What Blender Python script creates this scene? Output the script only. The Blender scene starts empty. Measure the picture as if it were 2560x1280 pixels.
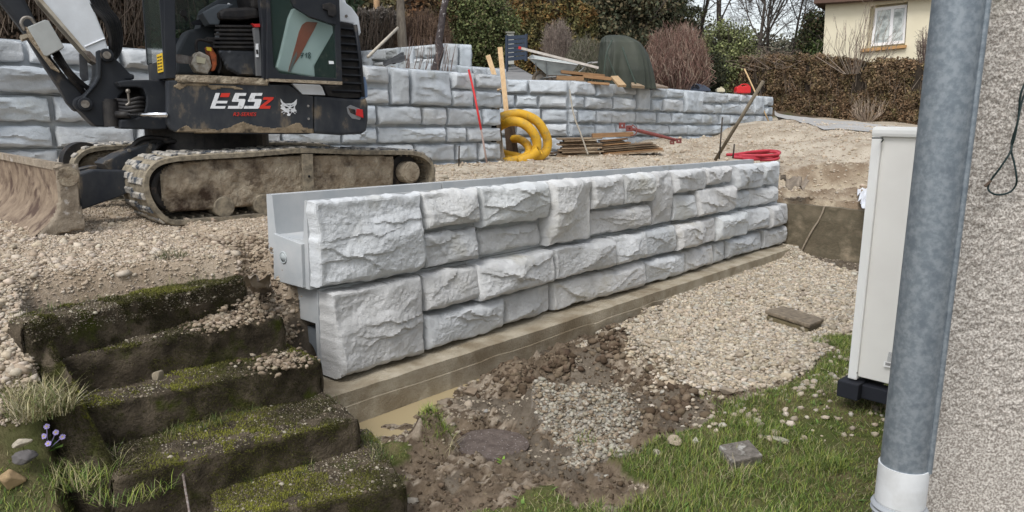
import bpy, bmesh, math, random
import numpy as np
from mathutils import Vector, Matrix
SC = bpy.context.scene
COL = SC.collection
random.seed(7)
RNG = np.random.default_rng(11)

# ------------------------------------------------------------------ camera
FPX = 1860.0; TH = math.radians(10.4); RO = math.radians(0.9)
CAM = np.array([0.0, 0.0, 1.72])
cd = bpy.data.cameras.new("camera"); cam = bpy.data.objects.new("camera", cd); COL.objects.link(cam)
cam.location = CAM
cam.matrix_world = Matrix.Translation(Vector(CAM)) @ Matrix.Rotation(math.pi/2-TH, 4, 'X') @ Matrix.Rotation(RO, 4, 'Z')
cd.sensor_width = 36.0; cd.lens = 36.0*FPX/2560.0; cd.clip_start = 0.05; cd.clip_end = 2000
SC.camera = cam

# ------------------------------------------------------------------ light
SUN_EL, SUN_AZ = math.radians(54), math.radians(209)     # azimuth measured clockwise from +Y
w_ = bpy.data.worlds.new("World"); SC.world = w_; w_.use_nodes = True
nt = w_.node_tree; nt.nodes.clear()
sky = nt.nodes.new("ShaderNodeTexSky"); sky.sky_type = 'NISHITA'; sky.sun_disc = False
sky.sun_elevation = SUN_EL; sky.sun_rotation = SUN_AZ; sky.dust_density = 2.2; sky.air_density = 1.2
hs = nt.nodes.new("ShaderNodeHueSaturation"); hs.inputs['Saturation'].default_value = 0.34
bgn = nt.nodes.new("ShaderNodeBackground"); bgn.inputs[1].default_value = 0.15
ow = nt.nodes.new("ShaderNodeOutputWorld")
nt.links.new(sky.outputs[0], hs.inputs['Color']); nt.links.new(hs.outputs[0], bgn.inputs[0]); nt.links.new(bgn.outputs[0], ow.inputs[0])
sl = bpy.data.lights.new("sun", 'SUN'); sl.energy = 1.3; sl.angle = math.radians(24); sl.color = (1.0, 0.975, 0.94)
so = bpy.data.objects.new("sun", sl); COL.objects.link(so)
sd_ = Vector((math.sin(SUN_AZ)*math.cos(SUN_EL), math.cos(SUN_AZ)*math.cos(SUN_EL), math.sin(SUN_EL)))
so.rotation_euler = sd_.to_track_quat('Z', 'Y').to_euler()
SC.view_settings.view_transform = 'Standard'; SC.view_settings.look = 'None'
SC.view_settings.exposure = 0.44; SC.view_settings.gamma = 1.0

# ------------------------------------------------------------------ maths helpers
Rc = np.array(cam.matrix_world.to_3x3())
def ray(px, py): return Rc @ np.array([(px-1280)/FPX, (640-py)/FPX, -1.0])
def Zp(px, py, z):
    d = ray(px, py); return CAM + d*((z-CAM[2])/d[2])
def Yp(px, py, y):
    d = ray(px, py); return CAM + d*(y/d[1])
class Plane:
    """vertical plane through p0 along horizontal direction t; n points away from the viewer"""
    def __init__(s, p0, t):
        s.p0 = np.array([p0[0], p0[1], 0.0]); t = np.array([t[0], t[1], 0.0]); s.t = t/np.linalg.norm(t)
        s.n = np.array([-s.t[1], s.t[0], 0.0])
    def at(s, px, py, b=0.0):
        d = ray(px, py); k = ((s.p0 + s.n*b - CAM) @ s.n)/(d @ s.n); return CAM + d*k
    def P(s, a, b, z): return s.p0 + s.t*a + s.n*b + np.array([0, 0, z])
    def a(s, px, py, b=0.0): return float((s.at(px, py, b)-s.p0) @ s.t)

def _h(ix, iy, iz, seed):
    h = (ix*374761393 + iy*668265263 + iz*2147483647 + seed*974634777) & 0xFFFFFFFF
    h = ((h ^ (h >> 13))*1274126177) & 0xFFFFFFFF
    h = (h ^ (h >> 16)) & 0xFFFFFFFF
    return h.astype(np.float64)/4294967295.0*2-1
def vn(x, y, z=0.0, seed=0):
    x = np.asarray(x, float); y = np.asarray(y, float); z = np.asarray(z, float)+np.zeros_like(x)
    xi = np.floor(x).astype(np.int64); yi = np.floor(y).astype(np.int64); zi = np.floor(z).astype(np.int64)
    fx, fy, fz = x-xi, y-yi, z-zi
    fx = fx*fx*(3-2*fx); fy = fy*fy*(3-2*fy); fz = fz*fz*(3-2*fz)
    r = 0
    for a in (0, 1):
        for b in (0, 1):
            for c in (0, 1):
                r = r + _h(xi+a, yi+b, zi+c, seed)*(fx if a else 1-fx)*(fy if b else 1-fy)*(fz if c else 1-fz)
    return r
def fbm(x, y, z=0.0, seed=0, oct=4, gain=.5, lac=2.03):
    r = 0; a = 1; f = 1; t = 0
    for i in range(oct):
        r = r + a*vn(np.asarray(x)*f, np.asarray(y)*f, np.asarray(z)*f, seed+i*17); t += a; a *= gain; f *= lac
    return r/t
def sstep(a, b, x):
    t = np.clip((x-a)/(b-a), 0, 1); return t*t*(3-2*t)
def inpoly(x, y, poly):
    c = np.zeros(np.shape(x), bool); n = len(poly)
    for i in range(n):
        x0, y0 = poly[i][:2]; x1, y1 = poly[(i+1) % n][:2]
        if y0 == y1: continue
        m = ((y0 > y) != (y1 > y)) & (x < (x1-x0)*(y-y0)/(y1-y0)+x0)
        c ^= m
    return c

# ------------------------------------------------------------------ materials
def mat(name, c1, c2=None, scale=5.0, rough=.85, metal=0.0, bump=.0, bscale=60.0, bdist=.01, c3=None, s3=2.0, t3=(.5, .62),
        attr=False, lo=.35, hi=.65, detail=6, spec=.3, stretch=None, trans=0.0, coat=0.0, tex='noise', alpha=1.0, vari=0.0, tint=False):
    m = bpy.data.materials.new(name); m.use_nodes = True; t = m.node_tree; N = t.nodes; Lk = t.links
    b = N['Principled BSDF']; b.inputs['Roughness'].default_value = rough; b.inputs['Metallic'].default_value = metal
    b.inputs['Specular IOR Level'].default_value = spec
    if coat: b.inputs['Coat Weight'].default_value = coat
    tc = N.new('ShaderNodeTexCoord'); src = tc.outputs['Object']
    if stretch:
        mp = N.new('ShaderNodeMapping'); mp.inputs['Scale'].default_value = stretch; Lk.new(src, mp.inputs[0]); src = mp.outputs[0]
    def nz(s, d=detail):
        n = N.new('ShaderNodeTexNoise'); n.inputs['Scale'].default_value = s; n.inputs['Detail'].default_value = d
        n.inputs['Roughness'].default_value = .6; Lk.new(src, n.inputs['Vector']); return n.outputs['Fac']
    def ramp(f, a, c):
        r = N.new('ShaderNodeMapRange'); r.inputs['From Min'].default_value = a; r.inputs['From Max'].default_value = c; Lk.new(f, r.inputs['Value']); return r.outputs[0]
    def mix(f, A, B, mode='MIX'):
        x = N.new('ShaderNodeMix'); x.data_type = 'RGBA'; x.blend_type = mode
        if hasattr(f, 'links'): Lk.new(f, x.inputs['Factor'])
        else: x.inputs['Factor'].default_value = f
        for v, i in ((A, 6), (B, 7)):
            if hasattr(v, 'links'): Lk.new(v, x.inputs[i])
            else: x.inputs[i].default_value = (*v, 1)
        return x.outputs[2]
    if attr:
        at = N.new('ShaderNodeAttribute'); at.attribute_name = 'Col'; c = at.outputs['Color']
        if c2 is not None:
            c = mix(ramp(nz(scale), lo, hi), c, mix(1.0, c, c2, 'MULTIPLY'))
    elif c2 is not None: c = mix(ramp(nz(scale), lo, hi), c1, c2)
    else: c = mix(0.0, c1, c1)
    if c3 is not None: c = mix(ramp(nz(s3), *t3), c, c3)
    if tint:
        at = N.new('ShaderNodeAttribute'); at.attribute_name = 'Col'; c = mix(1.0, c, at.outputs['Color'], 'MULTIPLY')
    if vari:
        oi = N.new('ShaderNodeObjectInfo'); hv = N.new('ShaderNodeHueSaturation'); mr = N.new('ShaderNodeMapRange')
        Lk.new(oi.outputs['Random'], mr.inputs['Value']); mr.inputs['To Min'].default_value = 1-vari; mr.inputs['To Max'].default_value = 1+vari
        Lk.new(mr.outputs[0], hv.inputs['Value']); Lk.new(c, hv.inputs['Color']); c = hv.outputs[0]
    Lk.new(c, b.inputs['Base Color'])
    if bump:
        bn = N.new('ShaderNodeBump'); bn.inputs['Strength'].default_value = bump; bn.inputs['Distance'].default_value = bdist
        if tex == 'voronoi':
            v = N.new('ShaderNodeTexVoronoi'); v.inputs['Scale'].default_value = bscale; Lk.new(src, v.inputs['Vector']); Lk.new(v.outputs['Distance'], bn.inputs['Height'])
        else: Lk.new(nz(bscale, 8), bn.inputs['Height'])
        Lk.new(bn.outputs[0], b.inputs['Normal'])
    if trans: b.inputs['Transmission Weight'].default_value = trans
    if alpha < 1: b.inputs['Alpha'].default_value = alpha
    return m

# ------------------------------------------------------------------ objects
def thing(name, label, cat, loc=(0, 0, 0), group=None):
    o = bpy.data.objects.new(name, None); COL.objects.link(o); o.location = [float(v) for v in loc]
    o.empty_display_size = .1; o['label'] = label; o['category'] = cat
    if group: o['group'] = group
    return o
def tag(o, label, cat, group=None):
    o['label'] = label; o['category'] = cat
    if group: o['group'] = group
    return o
def wloc(o):
    p = np.zeros(3)
    while o is not None: p += np.array(o.location); o = o.parent
    return p
def link(name, me, m, parent=None, kind=None, loc=None, label=None):
    o = bpy.data.objects.new(name, me); COL.objects.link(o)
    if m is not None and len(me.materials) == 0:
        for k in (m if isinstance(m, (list, tuple)) else [m]): me.materials.append(k)
    if parent is not None: o.parent = parent
    if loc is not None: o.location = [float(v) for v in loc]
    if kind: o['kind'] = kind
    if label: o['label'] = label
    return o
class MB:
    """mesh builder in world space"""
    def __init__(s): s.v = []; s.f = []; s.n = 0; s.c = []; s.mi = []; s.hc = False
    def add(s, V, Fc, col=None, mi=0):
        V = np.asarray(V, float).reshape(-1, 3)
        s.v.append(V); s.f += [tuple(int(i)+s.n for i in f) for f in Fc]; s.n += len(V); s.mi += [mi]*len(Fc)
        s.hc = s.hc or col is not None; s.c.append(np.broadcast_to(np.asarray(1.0 if col is None else col, float), (len(V), 3)))
        return s
    def build(s, name, m, parent=None, smooth=False, loc=None, kind=None, label=None, bevel=0, auto=None):
        V = np.concatenate(s.v)
        off = np.zeros(3)
        if parent is not None: off = wloc(parent)
        if loc is not None: off = off + np.array(loc, float)
        V = V - off
        me = bpy.data.meshes.new(name); me.from_pydata(V.tolist(), [], s.f)
        if s.hc:
            C = np.concatenate(s.c); at = me.attributes.new('Col', 'FLOAT_COLOR', 'POINT')
            at.data.foreach_set('color', np.concatenate([C, np.ones((len(C), 1))], 1).ravel())
        if any(s.mi): me.polygons.foreach_set('material_index', s.mi)
        bm = bmesh.new(); bm.from_mesh(me); bmesh.ops.recalc_face_normals(bm, faces=bm.faces)
        if bevel:
            es = [e for e in bm.edges if len(e.link_faces) == 2 and e.calc_face_angle(0) > .5]
            bmesh.ops.bevel(bm, geom=es, offset=bevel, segments=2, profile=.6, affect='EDGES', clamp_overlap=True)
        bm.to_mesh(me); bm.free()
        if smooth:
            me.polygons.foreach_set('use_smooth', [True]*len(me.polygons))
            if auto: me.set_sharp_from_angle(angle=math.radians(auto))
        me.update()
        return link(name, me, m, parent, kind, loc, label)
    # primitives
    def prism(s, poly, vec, mi=0):
        P = np.asarray(poly, float); n = len(P); Q = P+np.asarray(vec, float)
        F = [tuple(range(n)), tuple(range(2*n-1, n-1, -1))]+[(i, (i+1) % n, n+(i+1) % n, n+i) for i in range(n)]
        return s.add(np.concatenate([P, Q]), F, mi=mi)
    def box(s, c, ax, ay, az, mi=0):
        c, ax, ay, az = [np.asarray(v, float) for v in (c, ax, ay, az)]
        P = [c+i*ax/2+j*ay/2+k*az/2 for k in (-1, 1) for i, j in ((-1, -1), (1, -1), (1, 1), (-1, 1))]
        return s.add(P, [(0, 3, 2, 1), (4, 5, 6, 7), (0, 1, 5, 4), (1, 2, 6, 5), (2, 3, 7, 6), (3, 0, 4, 7)], mi=mi)
    def abox(s, x0, x1, y0, y1, z0, z1, mi=0):
        return s.box(((x0+x1)/2, (y0+y1)/2, (z0+z1)/2), (x1-x0, 0, 0), (0, y1-y0, 0), (0, 0, z1-z0), mi)
    def bar(s, p, q, wd, ht, up=(0, 0, 1), mi=0):
        p, q = np.asarray(p, float), np.asarray(q, float); d = q-p; u = np.cross(d, up); u = u/np.linalg.norm(u); v = np.cross(u, d); v = v/np.linalg.norm(v)
        return s.box((p+q)/2, d, u*wd, v*ht, mi)
    def tube(s, pts, r, n=8, cap=True, mi=0, col=None):
        P = np.asarray(pts, float); m = len(P); r = np.broadcast_to(np.asarray(r, float), (m,))
        T = np.gradient(P, axis=0); T /= (np.linalg.norm(T, axis=1)[:, None]+1e-12)
        u = np.cross(T[0], (0, 0, 1.)); 
        if np.linalg.norm(u) < 1e-3: u = np.cross(T[0], (1., 0, 0))
        u /= np.linalg.norm(u); V = []
        an = np.linspace(0, 2*math.pi, n, endpoint=False)
        for i in range(m):
            u = u-T[i]*(u@T[i]); u /= (np.linalg.norm(u)+1e-12); v = np.cross(T[i], u)
            V.append(P[i]+r[i]*(np.cos(an)[:, None]*u+np.sin(an)[:, None]*v))
        F = [(i*n+j, i*n+(j+1) % n, (i+1)*n+(j+1) % n, (i+1)*n+j) for i in range(m-1) for j in range(n)]
        if cap: F += [tuple(range(n))[::-1], tuple((m-1)*n+j for j in range(n))]
        return s.add(np.concatenate(V), F, mi=mi, col=col)
    def disc(s, c, ax, r, th, n=24, mi=0):
        c, ax = np.asarray(c, float), np.asarray(ax, float); ax = ax/np.linalg.norm(ax)
        return s.tube([c-ax*th/2, c+ax*th/2], r, n, True, mi)
    def ring(s, c, ax, r, w, th, n=32, mi=0):
        """flat ring (tyre-like, square profile rounded)"""
        c, ax = np.asarray(c, float), np.asarray(ax, float); ax = ax/np.linalg.norm(ax)
        u = np.cross(ax, (0, 0, 1.)); u /= np.linalg.norm(u); v = np.cross(ax, u)
        pr = [(w*math.cos(a), th/2*math.sin(a)) for a in np.linspace(0, 2*math.pi, 8, endpoint=False)]
        V = []
        for k in range(n):
            a = 2*math.pi*k/n; d = math.cos(a)*u+math.sin(a)*v
            V += [c+d*(r+pr_[0])+ax*pr_[1] for pr_ in pr]
        F = [(k*8+j, k*8+(j+1) % 8, ((k+1) % n)*8+(j+1) % 8, ((k+1) % n)*8+j) for k in range(n) for j in range(8)]
        return s.add(V, F, mi=mi)
def smooth_path(pts, n=8):
    P = np.asarray(pts, float); P = np.concatenate([[2*P[0]-P[1]], P, [2*P[-1]-P[-2]]]); o = []
    for i in range(1, len(P)-2):
        for t in np.linspace(0, 1, n, endpoint=False):
            o.append(.5*((2*P[i])+(-P[i-1]+P[i+1])*t+(2*P[i-1]-5*P[i]+4*P[i+1]-P[i+2])*t*t+(-P[i-1]+3*P[i]-3*P[i+1]+P[i+2])*t**3))
    o.append(P[-2]); return np.array(o)
def fastmesh(name, V, F, m, parent=None, col=None, kind=None, smooth=False, mi=None):
    """V (n,3), F (m,k) arrays: quick mesh for big clouds of faces"""
    V = np.asarray(V, float); F = np.asarray(F, np.int64); k = F.shape[1]
    if parent is not None: V = V-wloc(parent)
    me = bpy.data.meshes.new(name); me.vertices.add(len(V)); me.vertices.foreach_set('co', V.ravel())
    me.loops.add(F.size); me.loops.foreach_set('vertex_index', F.ravel().astype(np.int32))
    me.polygons.add(len(F)); me.polygons.foreach_set('loop_start', np.arange(0, F.size, k, dtype=np.int32))
    try: me.polygons.foreach_set('loop_total', np.full(len(F), k, np.int32))
    except Exception: pass
    if col is not None:
        at = me.attributes.new('Col', 'FLOAT_COLOR', 'POINT'); at.data.foreach_set('color', np.concatenate([col, np.ones((len(col), 1))], 1).ravel())
    if smooth: me.polygons.foreach_set('use_smooth', [True]*len(F))
    me.update(calc_edges=True); me.validate()
    return link(name, me, m, parent, kind)
# ------------------------------------------------------------------ lay of the land
WL = np.array([-1.25, 4.74]); WW = np.array([.648, .762]); WW = WW/np.linalg.norm(WW); WN = np.array([-WW[1], WW[0]])
WLEN = 7.95
ST_O = np.array([-1.63, 4.40]); ST_E = np.array([.79, .615]); ST_G = np.array([.615, -.79])
UP = np.array([(-6, 4, .88), (-3, 5.2, .88), (-2, 6, .88), (-4.5, 7.5, .9), (0, 8, .9), (-2, 10, .9), (-.2, 13.6, .97), (1.2, 16.3, .98), (1.5, 10, .95), (3.2, 12, .98), (5, 20.5, 1.15), (8.4, 24.3, 1.52),
  (7.7, 16, 1.52), (5.6, 12.6, 1.1), (4.6, 11.6, .72), (4.05, 11.2, .60), (5.1, 10.6, .60), (6.0, 9.9, .62), (6.6, 11.5, .95), (10, 14, 1.6), (12, 20, 1.8), (14, 26, 2.0), (9, 27, 1.9), (20, 20, 1.9), (-8, 8, .9), (3.4, 14.5, 1.05), (6, 17, 1.25)])
ROADPX = [(1936, 283, 28.5), (2000, 292, 24.5), (2100, 303, 22.5), (2330, 330, 20), (2560, 345, 19), (2560, 420, 13), (2250, 352, 14.5), (2185, 331, 16.6), (2130, 325, 17.6), (2060, 324, 18.5), (2030, 312, 20), (1975, 300, 22.5), (1938, 290, 25.5)]
UP = np.concatenate([UP, [Yp(*p) for p in ROADPX], [Yp(1780, 288, 31), Yp(1900, 284, 30), Yp(2050, 292, 28), Yp(2200, 305, 25.5), Yp(2400, 325, 22.5), Yp(2150, 315, 20), Yp(2060, 308, 22)]])
def idw(x, y, C, p=3.0):
    x = np.asarray(x, float); num = 0; den = 0
    for cx, cy, cz in C:
        wgt = 1.0/((x-cx)**2+(y-cy)**2+.05)**(p/2); num = num+wgt*cz; den = den+wgt
    return num/den
LOW = [(*Zp(1000, 1000, -.26)[:2], -.27), (*Zp(1120, 965, -.26)[:2], -.27), (*Zp(900, 1070, -.27)[:2], -.28), (*Zp(1500, 840, -.22)[:2], -.2), (*Zp(1960, 645, -.14)[:2], -.13), (4.4, 9.2, -.15), (*Zp(1900, 800, -.14)[:2], -.14),
  (*Zp(1850, 1130, -.12)[:2], -.13), (*Zp(1220, 1110, -.27)[:2], -.24), (*Zp(1300, 1270, -.2)[:2], -.2), (*Zp(950, 1270, -.25)[:2], -.24), (*Zp(2100, 980, -.02)[:2], -.02), (1.2, 2.9, -.12), (2.2, 3.2, -.08), (2.6, 5.5, -.06), (3.4, 7, -.1), (1.6, 5.2, -.14),(-.8,2.4,-.3)]
BUMP = [(1290, 940, .22, .10), (1400, 900, .16, .10), (1250, 880, .16, .06), (1530, 900, .22, .15), (1640, 950, .14, .10), (1440, 1020, .24, .10), (1560, 1030, .16, .06), (1700, 1010, .2, .05), (1180, 1030, .12, .05), (1080, 1085, .10, .11), (1340, 1010, .10, .08), (1000, 1100, .2, .04), (1960, 640, .3, .06)]
BUMPS = [(*Zp(a, b, -.15)[:2], r, h*2.1) for a, b, r, h in BUMP]
PIT = [(*Zp(1220, 1100, -.27)[:2], .25, .13), (*Zp(1480, 1180, -.2)[:2], .16, .03)]
def zones(x, y):
    p0 = x-WL[0]; p1 = y-WL[1]; s = p0*WW[0]+p1*WW[1]; d = p0*WN[0]+p1*WN[1]
    c = (x-ST_O[0])*ST_E[0]+(y-ST_O[1])*ST_E[1]; q = (x-ST_O[0])*ST_G[0]+(y-ST_O[1])*ST_G[1]
    return s, d, c, q
LWp0 = np.array([-5.43, 8.5]); LWt = np.array([1., 1.])/math.sqrt(2); LWn = np.array([-LWt[1], LWt[0]])
RWp0 = np.array([1.23, 16.4]); RWt = np.array([7.12, 8.1]); RWt = RWt/np.linalg.norm(RWt); RWn = np.array([-RWt[1], RWt[0]])
def height(x, y, noise=True):
    x = np.asarray(x, float); y = np.asarray(y, float)
    s, d, c, q = zones(x, y)
    up = idw(x, y, UP)
    lo = idw(x, y, LOW, 2.5)
    for bx, by, r, h in BUMPS: lo = lo+h*np.exp(-((x-bx)**2+(y-by)**2)/(r*r))
    for bx, by, r, h in PIT: lo = lo-h*np.exp(-((x-bx)**2+(y-by)**2)**2/(r**4))
    # stair slope left of the wall
    slope = np.clip(.84-.51*q-.27*sstep(.4, .9, q), -.3, 5)
    slope = np.minimum(up, slope)
    side = sstep(0.0, .06, c)                       # right of the stairs falls to the lower ground
    under = sstep(-1.14, -1.05, c)*(1-side)*(.52-.26*sstep(.4, .9, q))*sstep(-.10, .12, q)
    st = np.maximum(slope-under, -.36)
    st = st*(1-side)+lo*side
    near = sstep(.16, .34, d)                      # behind the wall line
    left = st*(1-near)+np.minimum(up, np.maximum(slope, lo))*near
    left = np.where((c > .02) & (d > -.05), left*(1-near)+(.25+.6*sstep(.3, .8, d))*near, left)
    right = lo*(1-near)+up*near
    far = sstep(8.02, 8.2, s)
    right = right*(1-far)+up*far
    k = sstep(-.12, -.02, s)
    z = left*(1-k)+right*k
    # terraces behind the far walls
    sl = (x-LWp0[0])*LWt[0]+(y-LWp0[1])*LWt[1]; dl = (x-LWp0[0])*LWn[0]+(y-LWp0[1])*LWn[1]
    sr = (x-RWp0[0])*RWt[0]+(y-RWp0[1])*RWt[1]; dr = (x-RWp0[0])*RWn[0]+(y-RWp0[1])*RWn[1]
    tl = 2.33+.075*np.clip(dl-.3, 0, 8)+.06*np.clip(dl-8, 0, 40)
    ml = sstep(.12, .30, dl)*sstep(7.7, 7.5, sl)
    z = z*(1-ml)+tl*ml
    tr = 2.42+.09*np.clip(dr-.5, 0, 60)
    tr = np.where(sr > 6, tr-.09*np.clip(sr-6, 0, 8)*1.0, tr)
    mr = sstep(.12, .35, dr)*sstep(10.9, 10.3, sr)*sstep(16.45, 16.7, y)*sstep(-.1, 0, sl-7.4)
    z = z*(1-mr)+tr*mr
    hill = np.clip(y-27, 0, 60)*.05
    return z+hill
def terr_noise(x, y, kind):
    pass
def at_ground(px, py, z0=0.9, it=12):
    z = z0
    for _ in range(it):
        p = Zp(px, py, z); z = .5*z+.5*float(height(p[0], p[1]))
    p = Zp(px, py, z); return p
def worldpoly(pts, z): return [Zp(a, b, z)[:2] for a, b in pts]
P_GRAVEL = worldpoly([(1400, 880), (1480, 835), (1965, 632), (2200, 700), (2160, 850), (2040, 850), (2075, 900), (1990, 960), (1850, 985), (1740, 975), (1640, 975), (1560, 900), (1470, 870)], -.15)
P_GRASS = worldpoly([(2130, 850), (2060, 850), (2080, 905), (2000, 965), (1870, 1010), (1760, 1060), (1640, 1110), (1500, 1130), (1440, 1180), (1180, 1250), (1000, 1255), (700, 1400), (700, 1700), (4000, 1700), (4000, 850)], -.15)
P_GRASS2 = worldpoly([(900, 1130), (1000, 1150), (1010, 1260), (900, 1330), (600, 1400), (400, 1350), (600, 1200), (860, 1170)], -.25)
P_PATCH = worldpoly([(1390, 1150), (1560, 1160), (1620, 1250), (1500, 1290), (1400, 1250)], -.2)
P_GREY = worldpoly([(1340, 980), (1400, 960), (1480, 990), (1560, 980), (1590, 1030), (1560, 1090), (1480, 1120), (1380, 1060)], -.08)
def grid_axis(a, b, step, lo, hi, g=1.06):
    ax = list(np.arange(a, b, step)); st = step; v = a
    while v > lo: st *= g; v -= st; ax.insert(0, v)
    st = step; v = ax[-1]
    while v < hi: st *= g; v += st; ax.append(v)
    return np.array(ax)
gx = grid_axis(-3.6, 4.6, .021, -90, 110); gy = grid_axis(2.7, 7.6, .021, -2.0, 170, 1.022)
GX, GY = np.meshgrid(gx, gy)
H = height(GX, GY)
s_, d_, c_, q_ = zones(GX, GY)
jx = GX+.07*vn(GX*6, GY*6, 1)+.03*vn(GX*17, GY*17, 2); jy = GY+.07*vn(GX*6, GY*6, 5)+.03*vn(GX*17, GY*17, 7)
lowz = (H < .35) & (s_ < 8.05) & (d_ < .3) & (GY < 12)
stz = (s_ < -.1) & (c_ < .03) & (d_ < .4)
m_gravel = inpoly(jx, jy, P_GRAVEL) & lowz
m_grass = (inpoly(jx, jy, P_GRASS) | inpoly(jx, jy, P_GRASS2)) & lowz & ~inpoly(jx, jy, P_PATCH)
m_grey = inpoly(jx, jy, P_GREY) & lowz
m_mud = lowz & ~m_gravel & ~m_grass & ~stz
nearf = np.exp(-np.clip(GY-9, 0, 200)/8)
n1 = fbm(GX*2.3, GY*2.3, 0, 3, 4); n2 = fbm(GX*9, GY*9, 0, 5, 5, .62); n3 = fbm(GX*28, GY*28, 0, 9, 3)
rid = 1-np.abs(fbm(GX*7, GY*7, 0, 21, 4))*2
disp = .012*n1+.010*n2+.006*n3
bil = np.abs(fbm(GX*11, GY*11, 3, 33, 3)); bil2 = np.abs(fbm(GX*24, GY*24, 3, 35, 3))
disp = np.where(m_mud, .046*n2+.012*rid+.05*bil+.035*bil2+.014*n3+.02*n1-.045, disp)
disp = np.where(m_mud & ((GX-LOW[0][0])**2*1.0+(GY-LOW[0][1])**2 < .55**2), disp*.55, disp)
pudl = worldpoly([(885, 1125), (880, 1060), (940, 1048), (1000, 1038), (1020, 1012), (950, 1030), (945, 1015), (1010, 993), (1060, 973), (1110, 958), (1150, 962), (1125, 987), (1085, 1012), (1045, 1037), (1010, 1062), (960, 1066), (930, 1095), (900, 1120)], -.262)
H = np.where(inpoly(GX+.012*vn(GX*20, GY*20, 1), GY+.012*vn(GX*20, GY*20, 4), pudl), np.minimum(H, -.262)-.035, np.where(lowz & (np.hypot(GX-pudl[0][0]-.3, GY-pudl[0][1]-.5) < 1.0), H+.022, H))
disp = np.where(m_gravel, .012*n1+.008*n2, disp)
uplump = (~lowz & ~stz & (GY < 8))
disp = np.where(uplump, .012*n1+.022*n2+.012*n3, disp)
slopeR = (~lowz) & (s_ > 7.9) & (GY < 14)
disp = np.where(slopeR, .05*n1+.06*n2+.02*n3, disp)
rut = .03*np.sin((GX*.75-GY*.66)*5.0+2*n1)*sstep(9, 12, GY)*sstep(26, 20, GY)*(~lowz)
disp = disp+rut*.7+np.where(GY > 17, .05*n1*2, 0)
H2 = H+disp*np.where(GY < 15, 1, .6)
def lin(r, g, b): return np.array([((v/255+.055)/1.055)**2.4 for v in (r, g, b)])
colr = np.zeros(GX.shape+(3,))
def put(mask, A, B, f):
    A, B = np.array(A), np.array(B); f = np.clip(f, 0, 1)[..., None]; cc = A*(1-f)+B*f
    colr[mask] = cc[mask]
put(np.ones_like(GX, bool), (.50, .42, .33), (.38, .30, .22), .5+n1*.9+n2*.5)
trk = np.sin((GX*.75-GY*.66)*5.0+2*n1)
put((GY > 9.5) & ~lowz, (.56, .50, .41), (.36, .30, .23), .40+n1*.8+n2*1.0-.22*trk)
slopeL = (~lowz) & (s_ > 7.7) & (GY < 12.6)
put(slopeL, (.48, .41, .31), (.24, .18, .125), .45+1.2*n1+1.3*n2)
put(m_mud, (.21, .165, .12), (.065, .046, .032), .52+n1*.9+n2*1.3)
put(m_mud & (n2+.5*n1 > .14), (.36, .31, .25), (.25, .20, .15), .5+n3)
put(m_mud & (fbm(GX*1.7, GY*1.7, 0, 55, 3) > .2), (.20, .17, .135), (.11, .09, .07), .5+n2*1.3)
put(m_gravel, (.40, .33, .25), (.26, .20, .14), .5+n3)
put(m_grass, (.085, .105, .030), (.17, .145, .075), .42+n2*1.3+n1*.4)
put(m_grey, (.36, .35, .32), (.25, .22, .19), .5+n3)
put(stz & (q_ > .12), (.20, .16, .12), (.08, .07, .04), .5+n2)
put(stz & (c_ < -1.08), (.40, .34, .27), (.30, .25, .19), .5+n2)
P_GL = worldpoly([(60, 1150), (250, 1130), (420, 1200), (640, 1290), (600, 1500), (-300, 1500), (-200, 1240)], .12)
m_gl = inpoly(jx, jy, P_GL) & (GY < 3.6)
put(m_gl, (.075, .09, .030), (.14, .12, .065), .5+n2)
# terraces and hill behind
sl_ = (GX-LWp0[0])*LWt[0]+(GY-LWp0[1])*LWt[1]; dl_ = (GX-LWp0[0])*LWn[0]+(GY-LWp0[1])*LWn[1]; dr_ = (GX-RWp0[0])*RWn[0]+(GY-RWp0[1])*RWn[1]
ter = ((dl_ > .2) & (sl_ < 7.6)) | ((dr_ > .3) & (GY > 16.3)) | (GY > 27)
put(ter, (.085, .062, .042), (.16, .12, .08), .5+n1*.8+n2)
put(ter & (n1+.6*n2 > .25), (.10, .11, .04), (.07, .07, .03), .5+n2)
nx, ny = len(gx), len(gy)
V = np.stack([GX, GY, H2], -1).reshape(-1, 3)
idx = np.arange(nx*ny).reshape(ny, nx)
F = np.stack([idx[:-1, :-1], idx[:-1, 1:], idx[1:, 1:], idx[1:, :-1]], -1).reshape(-1, 4)
M_ground = mat('soil', (1, 1, 1), (.72, .70, .66), scale=45, attr=True, bump=.6, bscale=120, bdist=.012, rough=.95, spec=.15)
fastmesh('ground', V, F, M_ground, None, col=colr.reshape(-1, 3), kind='structure', smooth=True)
def gheight(x, y):
    """height of the finished ground sheet"""
    x = np.asarray(x, float); y = np.asarray(y, float)
    i = np.clip(np.searchsorted(gx, x)-1, 0, nx-2); j = np.clip(np.searchsorted(gy, y)-1, 0, ny-2)
    fx = (x-gx[i])/(gx[i+1]-gx[i]); fy = (y-gy[j])/(gy[j+1]-gy[j])
    return (H2[j, i]*(1-fx)+H2[j, i+1]*fx)*(1-fy)+(H2[j+1, i]*(1-fx)+H2[j+1, i+1]*fx)*fy
def gmask(M, x, y):
    i = np.clip(np.searchsorted(gx, x)-1, 0, nx-2); j = np.clip(np.searchsorted(gy, y)-1, 0, ny-2)
    return M[j, i]
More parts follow.
